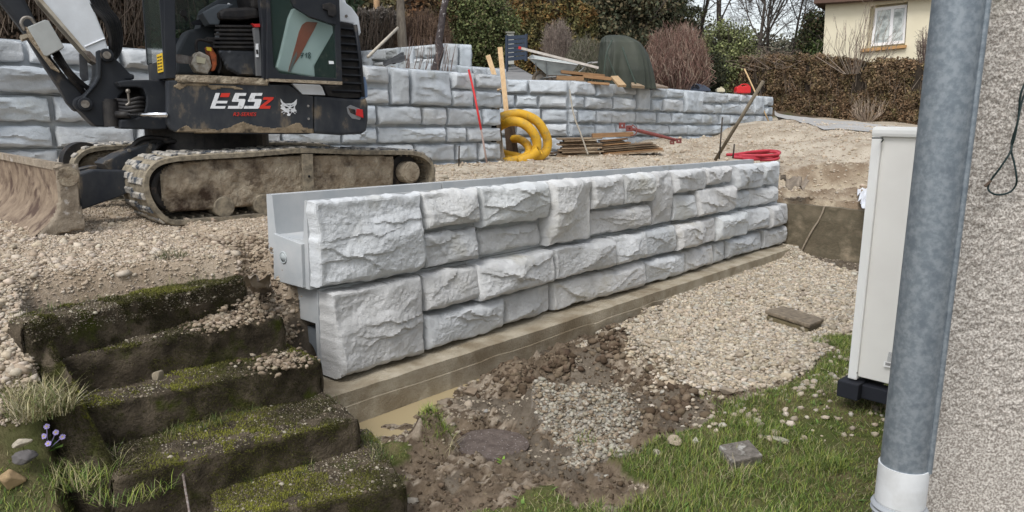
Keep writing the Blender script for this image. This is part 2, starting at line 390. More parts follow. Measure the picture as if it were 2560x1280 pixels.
# ------------------------------------------------------------------ stone faced concrete blocks
M_block = mat('cast_concrete', tint=True, c1=(.72, .735, .745), c2=(.57, .58, .58), scale=7, bump=.8, bscale=85, bdist=.008, rough=.9, spec=.2, c3=(.52, .51, .46), s3=2.6, t3=(.56, .72), lo=.3, hi=.7, detail=8)
M_core = mat('smooth_concrete', (.40, .425, .44), (.49, .50, .50), scale=4, bump=.15, bscale=60, rough=.8, c3=(.30, .29, .25), s3=3, t3=(.62, .72))
def stone_relief(U, Vv, seed, amp=1.0, nf=16):
    rng = np.random.default_rng(seed)
    W_, H_ = U.max()-U.min(), Vv.max()-Vv.min()
    h = .012*fbm(U*2.6, Vv*2.6, seed*.37, 1, 3, .5)
    # split faces: tilted planes that meet in soft continuous arrises
    wu = U+.03*fbm(U*5, Vv*5, 3, seed+2, 3, .6); wv = Vv+.03*fbm(U*5, Vv*5, 9, seed+3, 3, .6)
    n_ = max(5, int(nf*.5)); f1 = None
    for grp in (0, 1):
        sx = rng.uniform(U.min(), U.max(), n_); sy = rng.uniform(Vv.min(), Vv.max(), n_); g1 = rng.normal(0, .13, n_); g2 = rng.normal(0, .15, n_); off = rng.normal(0, .004, n_)
        pk = off+g1*(wu[..., None]-sx)+g2*(wv[..., None]-sy); m = pk.max(-1) if grp == 0 else pk.min(-1)
        f1 = m if f1 is None else f1+m
    f1 = f1-f1.mean(); h = h+np.clip(f1*.75, -.030, .030)
    # one or two broken ledges running across
    for q in range(1+int(rng.random() > .4)+2*int(W_*H_ > .25)):
        a = rng.normal(0, .28); cx, cy = rng.uniform(U.min()+.2*W_, U.max()-.2*W_), rng.uniform(Vv.min()+.2*H_, Vv.max()-.2*H_)
        ds = -(U-cx)*math.sin(a)+(Vv-cy)*math.cos(a)+.045*fbm(U*7, Vv*7, q, seed+20+q, 4, .6); al = (U-cx)*math.cos(a)+(Vv-cy)*math.sin(a)
        h = h+rng.uniform(.010, .026)*sstep(-.006, .006, ds)*np.exp(-(al/(.35*max(W_, .2)))**2)*np.exp(-np.clip(ds, 0, 1)/.16)
    ph = rng.uniform(-.5, .5); ur, vr = U*math.cos(ph)+Vv*math.sin(ph), -U*math.sin(ph)+Vv*math.cos(ph)
    h = h+.0075*fbm(ur*14, vr*26, seed*.1, seed+5, 4, .6)+.005*fbm(U*60, Vv*60, 1, seed+7, 3, .65)
    return h*amp
def stone(mb, T, a0, a1, z0, z1, prot, res, seed, amp=1.0, r=.040, base=-.05, g=.018, tilt=.0):
    """T(a, out, z)->world. pillow stone between a0..a1, z0..z1 standing prot proud"""
    a0 += g; a1 -= g; z0 += g*.8; z1 -= g*.8
    nu = max(5, int((a1-a0)/res)); nv = max(5, int((z1-z0)/res))
    def ax(lo, hi, n):
        e = [0, .0, .12*r, .35*r, .7*r, 1.1*r]; mid = np.linspace(lo+1.5*r, hi-1.5*r, max(3, n))
        return np.array([lo+v for v in e]+list(mid)+[hi-v for v in e[::-1]])
    ua, va = ax(a0, a1, nu), ax(z0, z1, nv)
    U, Vv = np.meshgrid(ua, va)
    e = np.minimum(np.minimum(U-a0, a1-U), np.minimum(Vv-z0, z1-Vv))
    t = np.clip(1-e/r, 0, 1); out = prot-r*(1-np.sqrt(np.clip(1-t*t, 0, 1)))
    inner = sstep(0, .05, e); hz_ = (U*0+(Vv-z0)/(z1-z0)); out = out-tilt*hz_**2-.35*tilt*np.clip(1-(Vv-z0)/.05, 0, 1)
    out = out+stone_relief(U, Vv, seed, amp, max(4, int((a1-a0)*(z1-z0)*60)))*(.35+.65*inner)
    ring = (np.arange(len(va))[:, None] == 0) | (np.arange(len(va))[:, None] == len(va)-1) | (np.arange(len(ua))[None, :] == 0) | (np.arange(len(ua))[None, :] == len(ua)-1)
    out = np.where(ring, base, out)
    wob = .024*fbm(U*8, Vv*8, 4, seed+11, 4, .6); wob2 = .024*fbm(U*8, Vv*8, 14, seed+13, 4, .6)
    edge = sstep(.10, 0, e)
    U2 = U+wob*edge*amp; V2 = Vv+wob2*edge*amp
    P = T(U2.ravel(), out.ravel(), V2.ravel())
    n0, n1_ = len(va), len(ua); I = np.arange(n0*n1_).reshape(n0, n1_)
    Fq = np.stack([I[:-1, :-1], I[:-1, 1:], I[1:, 1:], I[1:, :-1]], -1).reshape(-1, 4)
    rt = np.random.default_rng(seed+991); k_ = rt.uniform(.84, 1.0); w_t = rt.uniform(-.025, .02)
    mb.add(P, Fq.tolist(), col=(min(1, k_*(1+w_t)), k_, min(1, k_*(1-w_t))))
def wall_T(p0, t):
    t = np.array(t, float); n = np.array([-t[1], t[0]])     # n away from viewer; out is towards the viewer
    def T(a, out, z):
        a = np.asarray(a, float); out = np.asarray(out, float); z = np.asarray(z, float)+0*a
        return np.stack([p0[0]+t[0]*a-n[0]*out, p0[1]+t[1]*a-n[1]*out, z], -1)
    return T
FP = Plane(WL, WW)
TF = wall_T(WL, WW)
# --- the near wall: rows of stones as seen, (px from, px to, z0, z1, proud)
def rowpx(lst, pl, yz): return [(pl.a(a, yz(a)), pl.a(b, yz(b)), *r) for a, b, *r in lst]
top = [(757, 1050, .615, 1.2, .0), (1050, 1190, .90, 1.2, -.01), (1050, 1186, .615, .89, -.01), (1190, 1362, .86, 1.2, 0), (1190, 1352, .615, .85, -.045), (1355, 1465, .615, 1.2, .01),
  (1465, 1550, .88, 1.2, 0), (1550, 1622, .88, 1.2, .0), (1465, 1618, .615, .87, -.02), (1622, 1672, .615, 1.2, -.01), (1672, 1757, .93, 1.2, 0), (1757, 1820, .97, 1.2, -.01), (1672, 1728, .615, .92, -.005), (1728, 1822, .615, .955, .01),
  (1824, 1898, .87, 1.2, .01), (1898, 1941, .87, 1.2, -.02), (1824, 1868, .615, .86, -.03), (1868, 1935, .615, .86, -.02)]
bot = [(797, 1035, 0.005, .6, .02), (1035, 1180, .30, .6, 0), (1036, 1236, .005, .285, .015), (1170, 1365, .29, .6, .02), (1238, 1365, .005, .28, -.02), (1364, 1512, .30, .6, .02), (1512, 1596, .30, .6, .01), (1366, 1590, .005, .285, .0),
  (1594, 1668, .29, .6, 0), (1668, 1767, .29, .6, .02), (1592, 1690, .005, .27, .01), (1690, 1766, .005, .27, .0), (1768, 1850, .28, .6, .02), (1850, 1900, .30, .6, .01), (1900, 1953, .28, .6, .02), (1768, 1796, .005, .27, -.01), (1796, 1890, .005, .275, -.01), (1892, 1950, .005, .27, .01)]
def px_a(px, z, pl, b=0.0):
    lo, hi = -30.0, 60.0
    for _ in range(50):
        m = (lo+hi)/2; p = pl.P(m, b, z)-CAM; q = Rc.T@p
        x = 1280+FPX*q[0]/-q[2] if q[2] < 0 else -1e9
        if x < px: lo = m
        else: hi = m
    return (lo+hi)/2
wall = thing('retaining_wall', 'low two-course wall of pale stone-faced concrete blocks in the foreground', 'wall', (*WL, 0))
BL = WLEN/5
for ci, (stones, off) in enumerate(((bot, 0.0), (top, -.06))):
    z0, z1 = (0.0, .6) if ci == 0 else (.605, 1.2)
    groups = [[] for _ in range(5)]
    for k, (a, b, s0, s1, pr) in enumerate(stones):
        zm = (s0+s1)/2; A0, A1 = px_a(a, zm, FP, 0.0), px_a(b, zm, FP, 0.0)
        if A1 > WLEN-.15: A1 = WLEN-(.0 if pr > -.015 else .03)
        if k == 0: A0 = off
        j = min(4, max(0, int(((A0+A1)/2-off+(.12 if ci == 0 else 0))/BL))); groups[j].append((k, A0, A1, s0, s1, pr))
    for j in range(5):
        mb = MB()
        for k, A0, A1, s0, s1, pr in groups[j]:
            stone(mb, TF, A0, A1, s0, s1, .085+pr*1.5+(.035 if ci == 0 else 0), .0105 if A0 < 4 else .015, 31+ci*40+k, 1.12, tilt=.030)
        b0, b1 = off+.012+j*BL, off+(j+1)*BL-.003
        if j == 4: b1 = WLEN-.03
        fr = -.012-.003*ci                                   # core front lies just behind the stones
        if ci == 1:
            lip = .27                                        # open channel on top
            prof = [(.034, z0), (.034, z1-.012), (.055, z1-.012), (.085, z1-lip), (.40, z1-lip), (.43, z1-.004), (.50, z1-.004), (.50, z0)]
        else:
            prof = [(.034, z0+.001), (.034, z1), (.47, z1), (.50, z1-.05), (.50, z0+.36), (.44, z0+.001)] if j else [(.034, z0+.001), (.034, z1), (.5, z1), (.5, z0+.36), (.07, z0+.36), (.06, z0+.001)]
        P = [FP.P(b0, d-fr*1.0, z) for d, z in prof]
        mb.prism(P, FP.t*(b1-b0), mi=1)
        if ci == 1 and j == 0:
            pass
        # rear face is stone-textured too
        if ci == 1:
            TB = lambda a, out, z: TF(a, -.512-np.asarray(out)*1.0, z)
            for (za, zb) in ((z0+.01, z0+.29), (z0+.30, z1-.01)):
                if j == 0: stone(mb, TB, b0-.0, (b0+b1)/2, za, zb, .05, .05, 300+j*3+int(za*10), .8)
                stone(mb, TB, (b0+b1)/2 if j == 0 else b0, b1, za, zb, .05, .06, 320+j*3+int(za*10), .8)
        o = mb.build('block', [M_block, M_core], wall, smooth=True, auto=24)
    if ci == 1:
        # end web with its round socket at the near end
        mb = MB(); e0 = off+.0; hc = (.30, z0+.20); R = .032; n = 16
        outer = [(.09, z0+.01), (.09, z0+.30), (.415, z0+.335), (.43, z0+.01)]
        mb.prism([FP.P(e0-.012, d, z) for d, z in outer], FP.t*.03)
        mb.build('end_web', M_core, wall, bevel=.004)
        mb = MB(); c = FP.P(e0-.014, hc[0], z0+.185)
        mb.ring(c, FP.t, .036, .006, .012, 20); mb.disc(c+FP.t*(-.0005), FP.t, .031, .006, 20)
        mb.build('socket', mat('socket_concrete', (.46, .50, .50), (.36, .39, .40), scale=20), wall, smooth=True)
# drain channel under the near end
mb = MB(); oz = 0.0
arc = [(.10+.31, .0)]+[(.255+.11*math.cos(a), .04+.13*math.sin(a)) for a in np.linspace(0, math.pi, 12)]+[(.10, .0), (.10, .28), (.41, .28)]
P = [(.145, .0), (.10, .0), (.08, .30), (.43, .30), (.41, .0), (.365, .0)]+[(.255+.11*math.cos(a), .06+.13*math.sin(a)) for a in np.linspace(0, math.pi, 12)]
mb.prism([FP.P(.06, d, z) for d, z in P], FP.t*1.2)
mb.build('cable_duct', mat('dark_concrete', (.13, .15, .17), (.18, .20, .22), scale=9, rough=.8), wall)
# footing
M_foot = mat('wet_concrete', (.47, .42, .33), (.33, .28, .20), scale=5, bump=.8, bscale=55, bdist=.012, rough=.8, c3=(.22, .175, .115), s3=2.0, t3=(.48, .66))
mb = MB()
fr0, fr1 = -.30, .62
na = 160; prof = []
aa = np.linspace(-.32, WLEN+.22, na)
def footprof(a):
    w1 = .008*vn(a*3, 1.3); w2 = .012*vn(a*5, 7.7); w3 = .01*vn(a*9, 3.1)
    return [(fr1, -.4), (fr1, -.004), (fr0+.03+w1, -.006), (fr0+w1, -.016+w3*.3), (fr0+.002+w1, -.115+w2), (fr0-.003+w1, -.119+w2), (fr0-.001+w1, -.23), (fr0+w3, -.55), (fr1, -.55)]
Vt = []; 
for a in aa: Vt += [FP.P(a, d+(.10 if False else 0), z) for d, z in footprof(a)]
m_ = 9; Ff = [(i*m_+j, i*m_+(j+1) % m_, (i+1)*m_+(j+1) % m_, (i+1)*m_+j) for i in range(na-1) for j in range(m_)]+[tuple(range(m_)), tuple((na-1)*m_+j for j in range(m_))[::-1]]
mb.add(Vt, Ff)
fo = mb.build('concrete_footing', M_foot, None, loc=(*WL, 0))
tag(fo, 'long damp brown concrete strip footing carrying the foreground block wall', 'footing')

# --- the far walls
M_far = mat('far_cast_concrete', tint=True, c1=(.60, .635, .665), c2=(.42, .45, .47), scale=4, bump=.6, bscale=45, bdist=.014, rough=.92, spec=.2, c3=(.44, .45, .42), s3=1.6, t3=(.58, .72), lo=.3, hi=.7, detail=8)
def farwall(name, label, p0, t, courses, amin, amax, res, cat='wall', depth=.5, seed=0, phase=0.0, spx=True, prot=.10):
    pl = Plane(p0, t); T = wall_T(pl.p0[:2], pl.t[:2]); w = thing(name, label, cat, (*pl.P(amin, 0, courses[0][0])[:2], 0))
    for ci, (z0, z1, rows) in enumerate(courses):
        st = []
        for (ra, rb, zz0, zz1, *pr) in rows:
            if spx:
                zm = (zz0+zz1)/2; A0, A1 = px_a(ra, zm, pl), px_a(rb, zm, pl)
            else: A0, A1 = ra, rb
            A0 = max(A0, amin-.02); A1 = min(A1, amax+.02)
            if A1-A0 > .08: st.append((A0, A1, zz0, zz1, pr[0] if pr else 0))
        bl = 1.5; j = 0; a = amin-bl*((phase+.5*ci) % 1.0)
        while a < amax-.02:
            b = min(a+bl, amax); a_ = max(a, amin)
            if b-a_ > .05:
                mb = MB()
                for k, (A0, A1, zz0, zz1, pr) in enumerate(st):
                    if a_ <= (A0+A1)/2 < b or (b >= amax and (A0+A1)/2 >= b): stone(mb, T, A0, A1, zz0, zz1, prot+pr*1.3, res, seed+k*3+ci*50, 1.1, r=.055, g=.022, tilt=.03)
                dd = .006*(ci % 2)
                mb.prism([pl.P(a_+.004, .036+dd, z0+.006), pl.P(a_+.004, .036+dd, z1), pl.P(a_+.004, depth, z1), pl.P(a_+.004, depth, z0+.006)], pl.t*(b-a_-.008), mi=1)
                mb.build('block', [M_far, M_far], w, smooth=True, auto=30)
            a += bl
    return w, pl
def rnd_rows(a0, a1, z0, z1, rng, bigp=.18):
    """irregular masonry pattern in metres"""
    out = []; a = a0; zm = (z0+z1)/2
    while a < a1:
        w = rng.uniform(.5, .95)
        if rng.random() < bigp: out.append((a, a+w*.7, z0, z1, rng.uniform(-.01, .015))); a += w*.7; continue
        w = rng.uniform(.8, 1.3); k = a+w*rng.uniform(.35, .65); k2 = a+w*rng.uniform(.35, .65)
        out += [(a, k, zm, z1, rng.uniform(-.02, .02)), (k, a+w, zm, z1, rng.uniform(-.02, .02)), (a, k2, z0, zm, rng.uniform(-.02, .02)), (k2, a+w, z0, zm, rng.uniform(-.02, .02))]
        a += w
    return out
z3, z2, z1_, z0_ = 2.50, 1.905, 1.305, .70
c1 = [(-120, 62, 2.24, z3), (66, 205, 2.24, z3), (205, 300, 2.24, z3), (300, 420, 2.24, z3), (-120, 228, z2+.01, 2.23, .01), (228, 420, z2+.01, 2.23), (420, 560, 2.2, z3), (420, 560, z2+.01, 2.2), (560, 660, z2+.01, z3), (660, 780, 2.2, z3), (660, 780, z2+.01, 2.2), (780, 900, 2.2, z3), (780, 900, z2+.01, 2.2),
  (900, 970, 2.22, z3), (900, 968, z2+.01, 2.17), (972, 1019, z2+.01, z3), (1021, 1122, z2+.01, z3, .01), (1124, 1183, 2.21, z3), (1122, 1180, z2+.01, 2.20), (1185, 1256, 2.24, z3), (1183, 1260, z2+.01, 2.22)]
c2 = [(-200, 126, 1.60, z2), (129, 300, 1.60, z2), (300, 430, 1.6, z2), (-200, 132, z1_+.01, 1.58), (135, 336, z1_+.01, 1.58), (336, 480, z1_+.01, 1.58), (430, 600, 1.6, z2), (600, 760, 1.6, z2), (480, 700, z1_+.01, 1.58), (700, 850, z1_+.01, 1.58), (760, 935, 1.6, z2), (850, 938, z1_+.01, 1.58),
  (936, 1047, 1.60, z2, .01), (1048, 1112, 1.60, z2), (1112, 1200, 1.6, z2), (1200, 1256, 1.6, z2), (939, 1110, z1_+.01, 1.585, -.01), (1111, 1160, z1_+.01, 1.585), (1163, 1256, z1_+.01, 1.585)]
c3 = [(-200, 150, 1.0, z1_), (150, 360, 1.0, z1_), (360, 560, 1.0, z1_), (560, 760, 1.0, z1_), (760, 880, 1.0, z1_), (880, 1030, 1.0, z1_), (1030, 1133, 1.0, z1_), (1135, 1190, 1.0, z1_, -.01), (1192, 1263, 1.0, z1_, .01),
  (-200, 300, .70, .99), (300, 600, .7, .99), (600, 900, .7, .99), (900, 1068, .7, .99), (1070, 1150, .7, .99, -.02), (1150, 1188, .70, .99), (1190, 1262, .7, .99, .01)]
farwall('retaining_wall', 'tall grey block retaining wall standing behind the excavator', LWp0, LWt, [(z0_, z1_, c3), (z1_, z2, c2), (z2, z3, c1)], -2.6, 7.28, .035, seed=500)
R3, R2, R1, R0 = 2.56, 1.965, 1.365, .765
m1 = 2.26; m2 = 1.665; m3 = 1.07
r1 = [(1408, 1484, m1, R3), (1486, 1527, m1, R3), (1408, 1425, R2+.01, m1-.01), (1425, 1455, R2+.01, m1-.01), (1456, 1527, R2+.01, m1-.01), (1530, 1583, 2.32, R3), (1528, 1580, R2+.01, 2.28, .01), (1584, 1622, R2+.01, R3), (1623, 1665, 2.30, R3), (1624, 1650, R2+.01, 2.28), (1667, 1703, 2.33, R3, -.01), (1651, 1704, R2+.01, 2.31, .01), (1705, 1752, R2+.01, R3),
  (1753, 1781, 2.25, R3), (1748, 1777, R2+.01, 2.23), (1782, 1813, 2.26, R3), (1779, 1799, R2+.01, 2.24), (1814, 1844, 2.33, R3), (1800, 1845, R2+.01, 2.28), (1845, 1878, 2.33, R3), (1846, 1878, R2+.01, 2.31), (1879, 1906, R2+.01, R3), (1907, 1936, 2.27, R3), (1908, 1934, R2+.01, 2.25, .0)]
def brk(px, za, zb, var=0):
    rr = np.random.default_rng(int(px[0]*7+za*100)); return [(a, b-1, za, zb, float(rr.uniform(-.02, .02))) for a, b in zip(px[:-1], px[1:])]
r2 = brk([1408, 1437, 1483, 1524, 1583, 1639, 1672, 1703, 1749, 1794, 1820, 1883, 1916, 1938], m2, R2)+brk([1408, 1481, 1537, 1586, 1668, 1713, 1746, 1816, 1853, 1880, 1903, 1938], R1+.01, m2-.01)
r3 = brk([1408, 1480, 1560, 1640, 1712, 1800, 1860, 1938], m3, R1)+brk([1408, 1520, 1640, 1760, 1938], R0, m3-.01)
farwall('retaining_wall', 'long pale block retaining wall beyond the timber stacks', RWp0, RWt, [(R0, R1, r3), (R1, R2, r2), (R2, R3, r1)], -.02, 10.62, .05, seed=900)
rs = np.random.default_rng(5)
# short return that meets the long wall at its left end
RS0 = np.array([-.62, 16.25]); RSt = RWp0-RS0; RSl = float(np.linalg.norm(RSt))
sc1 = brk([1190, 1265, 1320, 1420], m1, R3)+brk([1190, 1250, 1288, 1345, 1420], R2+.01, m1-.01)
sc2 = brk([1190, 1300, 1352, 1420], m2, R2)+brk([1190, 1290, 1352, 1420], R1+.01, m2-.01)
sc3 = brk([1190, 1280, 1330, 1420], m3, R1)+brk([1190, 1300, 1420], R0, m3-.01)
farwall('retaining_wall', 'short block wall with the yellow hose coil leaning on it', RS0, RSt, [(R0, R1, sc3), (R1, R2, sc2), (R2, R3, sc1)], -.2, RSl+.09, .05, seed=1200)
# upper wall on the terrace
a_ = Yp(1180, 108, 19.0); b_ = Yp(1075, 108, 17.7)
UWp0 = Yp(820, 133, 21.0)[:2]; UWe = Yp(1112, 108, 17.6)[:2]; UWt = UWe-UWp0; UWl = float(np.linalg.norm(UWt))
UZ = float(Yp(1112, 108, 17.6)[2])
rng_ = np.random.default_rng(3)
farwall('retaining_wall', 'upper pale block wall behind the plum trunk on the left terrace', UWp0, UWt, [(UZ-1.2, UZ-.6, rnd_rows(-1, UWl, UZ-1.2, UZ-.6, rng_, .6)), (UZ-.6, UZ, rnd_rows(-1, UWl, UZ-.6, UZ, rng_, .7))], -.5, UWl, .05, seed=1500, spx=False)
U2 = Yp(1178, 108, 17.8)[:2]
farwall('retaining_wall', 'short upper end wall of cream blocks right of the plum trunk', UWe+np.array([.0, .0]), U2-UWe, [(UZ-1.2, UZ-.6, [(0, .38, UZ-1.2, UZ-.6), (.38, 1.0, UZ-1.2, UZ-.6)]), (UZ-.6, UZ, [(0, .32, UZ-.6, UZ), (.32, 1.0, UZ-.6, UZ)])], .02, float(np.linalg.norm(U2-UWe)), .05, seed=1600, spx=False)
S0 = Yp(1060, 172, 15.3); S1 = Yp(1262, 172, 16.9)
farwall('retaining_wall', 'low single course of cream blocks behind the top of the red pole', S0[:2], (S1-S0)[:2], [(S1[2]-.62, S1[2], [(k*.42, k*.42+.41, S1[2]-.3 if k % 2 else S1[2]-.6, S1[2]) for k in range(6)])], 0, float(np.linalg.norm((S1-S0)[:2])), .05, seed=1700, spx=False)
# ------------------------------------------------------------------ scatter builders
_ICO = None
def ico():
    global _ICO
    if _ICO is None:
        bm = bmesh.new(); bmesh.ops.create_icosphere(bm, subdivisions=1, radius=1.0)
        _ICO = (np.array([v.co[:] for v in bm.verts]), np.array([[v.index for v in f.verts] for f in bm.faces])); bm.free()
    return _ICO
def rotmats(n, rng):
    q = rng.normal(size=(n, 4)); q /= np.linalg.norm(q, axis=1)[:, None]; w, x, y, z = q.T
    return np.stack([1-2*(y*y+z*z), 2*(x*y-z*w), 2*(x*z+y*w), 2*(x*y+z*w), 1-2*(x*x+z*z), 2*(y*z-x*w), 2*(x*z-y*w), 2*(y*z+x*w), 1-2*(x*x+y*y)], -1).reshape(n, 3, 3)
def rocks(P, size, cols, rng, jit=.28, flat=.7):
    V0, F0 = ico(); n = len(P)
    V = V0[None]*(1+rng.uniform(-jit, jit, (n, len(V0), 1)))
    V = V*rng.uniform(.6, 1.25, (n, 1, 3)); V = np.einsum('nij,nkj->nki', rotmats(n, rng), V)
    V[..., 2] *= flat
    V = V*np.asarray(size)[:, None, None]+P[:, None, :]
    F = F0[None]+(np.arange(n)*len(V0))[:, None, None]
    C = np.repeat(cols, len(V0), 0)
    return V.reshape(-1, 3), F.reshape(-1, 3), C
_area = np.outer(np.gradient(gy), np.gradient(gx))
def sample(mask, n, rng, wt=None):
    wv = (_area*mask*(1 if wt is None else wt)).ravel(); wv = wv/wv.sum(); k = rng.choice(len(wv), n, p=wv)
    j, i = k//nx, k % nx
    x = gx[i]+(rng.random(n)-.5)*np.gradient(gx)[i]; y = gy[j]+(rng.random(n)-.5)*np.gradient(gy)[j]
    return x, y
def blades(P, nrm, L, Wd, cols, rng, lean=.6, droop=.5):
    n = len(P); a = rng.uniform(0, 2*math.pi, n); dirv = np.stack([np.cos(a), np.sin(a), np.zeros(n)], -1)
    side = np.stack([-np.sin(a), np.cos(a), np.zeros(n)], -1); ln = rng.uniform(.1, 1, n)[:, None]*lean
    up = nrm+dirv*ln; up /= np.linalg.norm(up, axis=1)[:, None]; L = np.asarray(L)[:, None]; Wd = np.asarray(Wd)[:, None]
    m1 = P+up*L*.5; up2 = up+dirv*droop*rng.uniform(.2, 1.2, n)[:, None]; up2 /= np.linalg.norm(up2, axis=1)[:, None]; m2 = m1+up2*L*.5
    V = np.stack([P-side*Wd/2, P+side*Wd/2, m1-side*Wd*.4, m1+side*Wd*.4, m2], 1).reshape(-1, 3)
    o = (np.arange(n)*5)[:, None]; F = np.concatenate([o+[0, 1, 3], o+[0, 3, 2], o+[2, 3, 4]], 1).reshape(-1, 3)
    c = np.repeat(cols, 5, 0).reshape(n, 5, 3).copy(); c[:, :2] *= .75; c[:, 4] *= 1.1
    return V, F, c.reshape(-1, 3)
def pick(pal, n, rng, var=.15):
    pal = np.array(pal); c = pal[rng.integers(0, len(pal), n)]
    return np.clip(c*(1+rng.uniform(-var, var, (n, 1)))*(1+rng.uniform(-.02, .02, (n, 3))), 0, 1)
M_rock = mat('limestone_chips', (1, 1, 1), (.80, .78, .74), attr=True, scale=60, rough=.95, bump=.25, bscale=160, bdist=.004, spec=.12)
M_leaf = mat('leaf', (1, 1, 1), attr=True, rough=.75, spec=.25)
def stuff(name, V, F, m, col, label=None):
    o = fastmesh(name, V, F, m, None, col=col, kind='stuff')
    if label: o['label'] = label
    return o
rng = np.random.default_rng(77)
# crushed limestone in the trench
x, y = sample(m_gravel, 46000, rng); sz = rng.uniform(.008, .021, len(x))*np.where(rng.random(len(x)) > .93, 1.6, 1)
z = gheight(x, y)+sz*rng.uniform(.0, .9, len(x))
pal = [(.55, .48, .385), (.50, .435, .35), (.60, .54, .455), (.45, .385, .30), (.52, .49, .43), (.38, .33, .265), (.57, .49, .375)]
G = [rocks(np.stack([x, y, z], -1), sz, pick(pal, len(x), rng, .22), rng, .5, .65)]
edge = (m_grass | m_mud) & lowz & (np.hypot(GX-Zp(1900, 960, -.15)[0], GY-Zp(1900, 960, -.15)[1]) < 1.1)
x, y = sample(edge, 300, rng); sz = rng.uniform(.008, .03, len(x)); G.append(rocks(np.stack([x, y, gheight(x, y)+sz*.3], -1), sz, pick(pal, len(x), rng), rng))
V = np.concatenate([g[0] for g in G]); o_ = 0; Fs = []
for g in G: Fs.append(g[1]+o_); o_ += len(g[0])
stuff('gravel', V, np.concatenate(Fs), M_rock, np.concatenate([g[2] for g in G]))
# crumbly limestone soil on the upper ground
vis = (GX > -4.4) & (GX < 0) & (GY > 3.0) & (GY < 8.0) & ~lowz
palu = [(.52, .44, .35), (.46, .385, .30), (.56, .49, .40), (.40, .33, .255), (.50, .44, .37)]
vis2 = (GX > -3.2) & (GY > 2.7) & (GY < 4.4) & stz & (c_ < -1.12) & ~m_gl & (q_ > 0)
xa, ya = sample(vis & ((q_ < .14) | (c_ < -1.15)), 90000, rng, 1/np.maximum(GY, 2)**2.6); xb, yb = sample(vis2, 7000, rng); x, y = np.r_[xa, xb], np.r_[ya, yb]; sz = .003+.009*rng.random(len(x))**2+.026*(rng.random(len(x)) > .978)*rng.random(len(x))+(np.arange(len(x)) > 90000)*rng.random(len(x))**3*.012
G = [rocks(np.stack([x, y, gheight(x, y)+sz*.3], -1), sz, pick(palu, len(x), rng), rng, .48, .65)]
x, y = sample((~lowz) & (GY > 8) & (GY < 22) & (GX > -2) & (GX < 11) & ~ter, 22000, rng); sz = .006+.024*rng.random(len(x))**2.5+.03*(rng.random(len(x)) > .97)
G.append(rocks(np.stack([x, y, gheight(x, y)+sz*.3], -1), sz, pick(palu, len(x), rng), rng))
x, y = sample((~lowz) & (s_ > 7.9) & (GY < 13.2) & (GX > 3.5), 26000, rng); sz = .008+.018*rng.random(len(x))**2+.03*(rng.random(len(x)) > .99)
G.append(rocks(np.stack([x, y, gheight(x, y)+sz*.4], -1), sz, pick([(.56, .48, .36), (.46, .38, .28), (.62, .54, .43), (.36, .29, .20)], len(x), rng), rng))
V = np.concatenate([g[0] for g in G]); o_ = 0; Fs = []
for g in G: Fs.append(g[1]+o_); o_ += len(g[0])
stuff('soil_clods', V, np.concatenate(Fs), M_rock, np.concatenate([g[2] for g in G]))
# mud lumps on the lower ground
pu = (np.hypot(GX-Zp(1010, 1000, -.26)[0], GY-Zp(1010, 1000, -.26)[1]) < .33)
x, y = sample(m_mud & lowz & ~m_grey & ~pu & (GY > 2.8) & (GX > -1), 34000, rng); sz = .004+.013*rng.random(len(x))**2+.020*(rng.random(len(x)) > .975)*rng.random(len(x))
nn = fbm(x*2.3, y*2.3, 0, 3, 4)+.8*fbm(x*6, y*6, 0, 31, 3)
cA = pick([(.15, .115, .082), (.10, .075, .052), (.20, .16, .115)], len(x), rng); cB = pick([(.40, .35, .28), (.30, .26, .21), (.44, .38, .30)], len(x), rng)
M1 = rocks(np.stack([x, y, gheight(x, y)+sz*.2], -1), sz, np.where((nn > .22)[:, None], cB, cA), rng, .5, .75)
x, y = sample(m_grey, 3600, rng); sz = .005+.014*rng.random(len(x))**1.5
M2 = rocks(np.stack([x, y, gheight(x, y)+sz*.5], -1), sz, pick([(.38, .36, .31), (.44, .41, .35), (.29, .26, .21), (.34, .28, .21), (.20, .16, .12)], len(x), rng), rng)
bx = np.array([(Zp(a, b, -.1)[0], Zp(a, b, -.1)[1], r) for a, b, r, h in BUMP[:9]]); k = rng.integers(0, len(bx), 1500); rr = np.abs(rng.normal(0, .5, 1500))*bx[k, 2]; aa_ = rng.uniform(0, 6.283, 1500); x = bx[k, 0]+rr*np.cos(aa_); y = bx[k, 1]+rr*np.sin(aa_); ok = gmask(m_mud & ~m_grey, x, y); x, y = x[ok], y[ok]; sz = .010+.032*rng.random(len(x))**2.2
M3 = rocks(np.stack([x, y, gheight(x, y)+sz*.15], -1), sz, pick([(.13, .095, .068), (.17, .13, .092), (.095, .068, .048), (.21, .165, .12)], len(x), rng), rng, .42, .8)
def cat3(L):
    o = 0; Fs = []
    for v, f, c in L: Fs.append(f+o); o += len(v)
    return np.concatenate([l[0] for l in L]), np.concatenate(Fs), np.concatenate([l[2] for l in L])
MV, MF, MC = cat3([M1, M2, M3]); stuff('mud_clods', MV, MF, M_rock, MC)
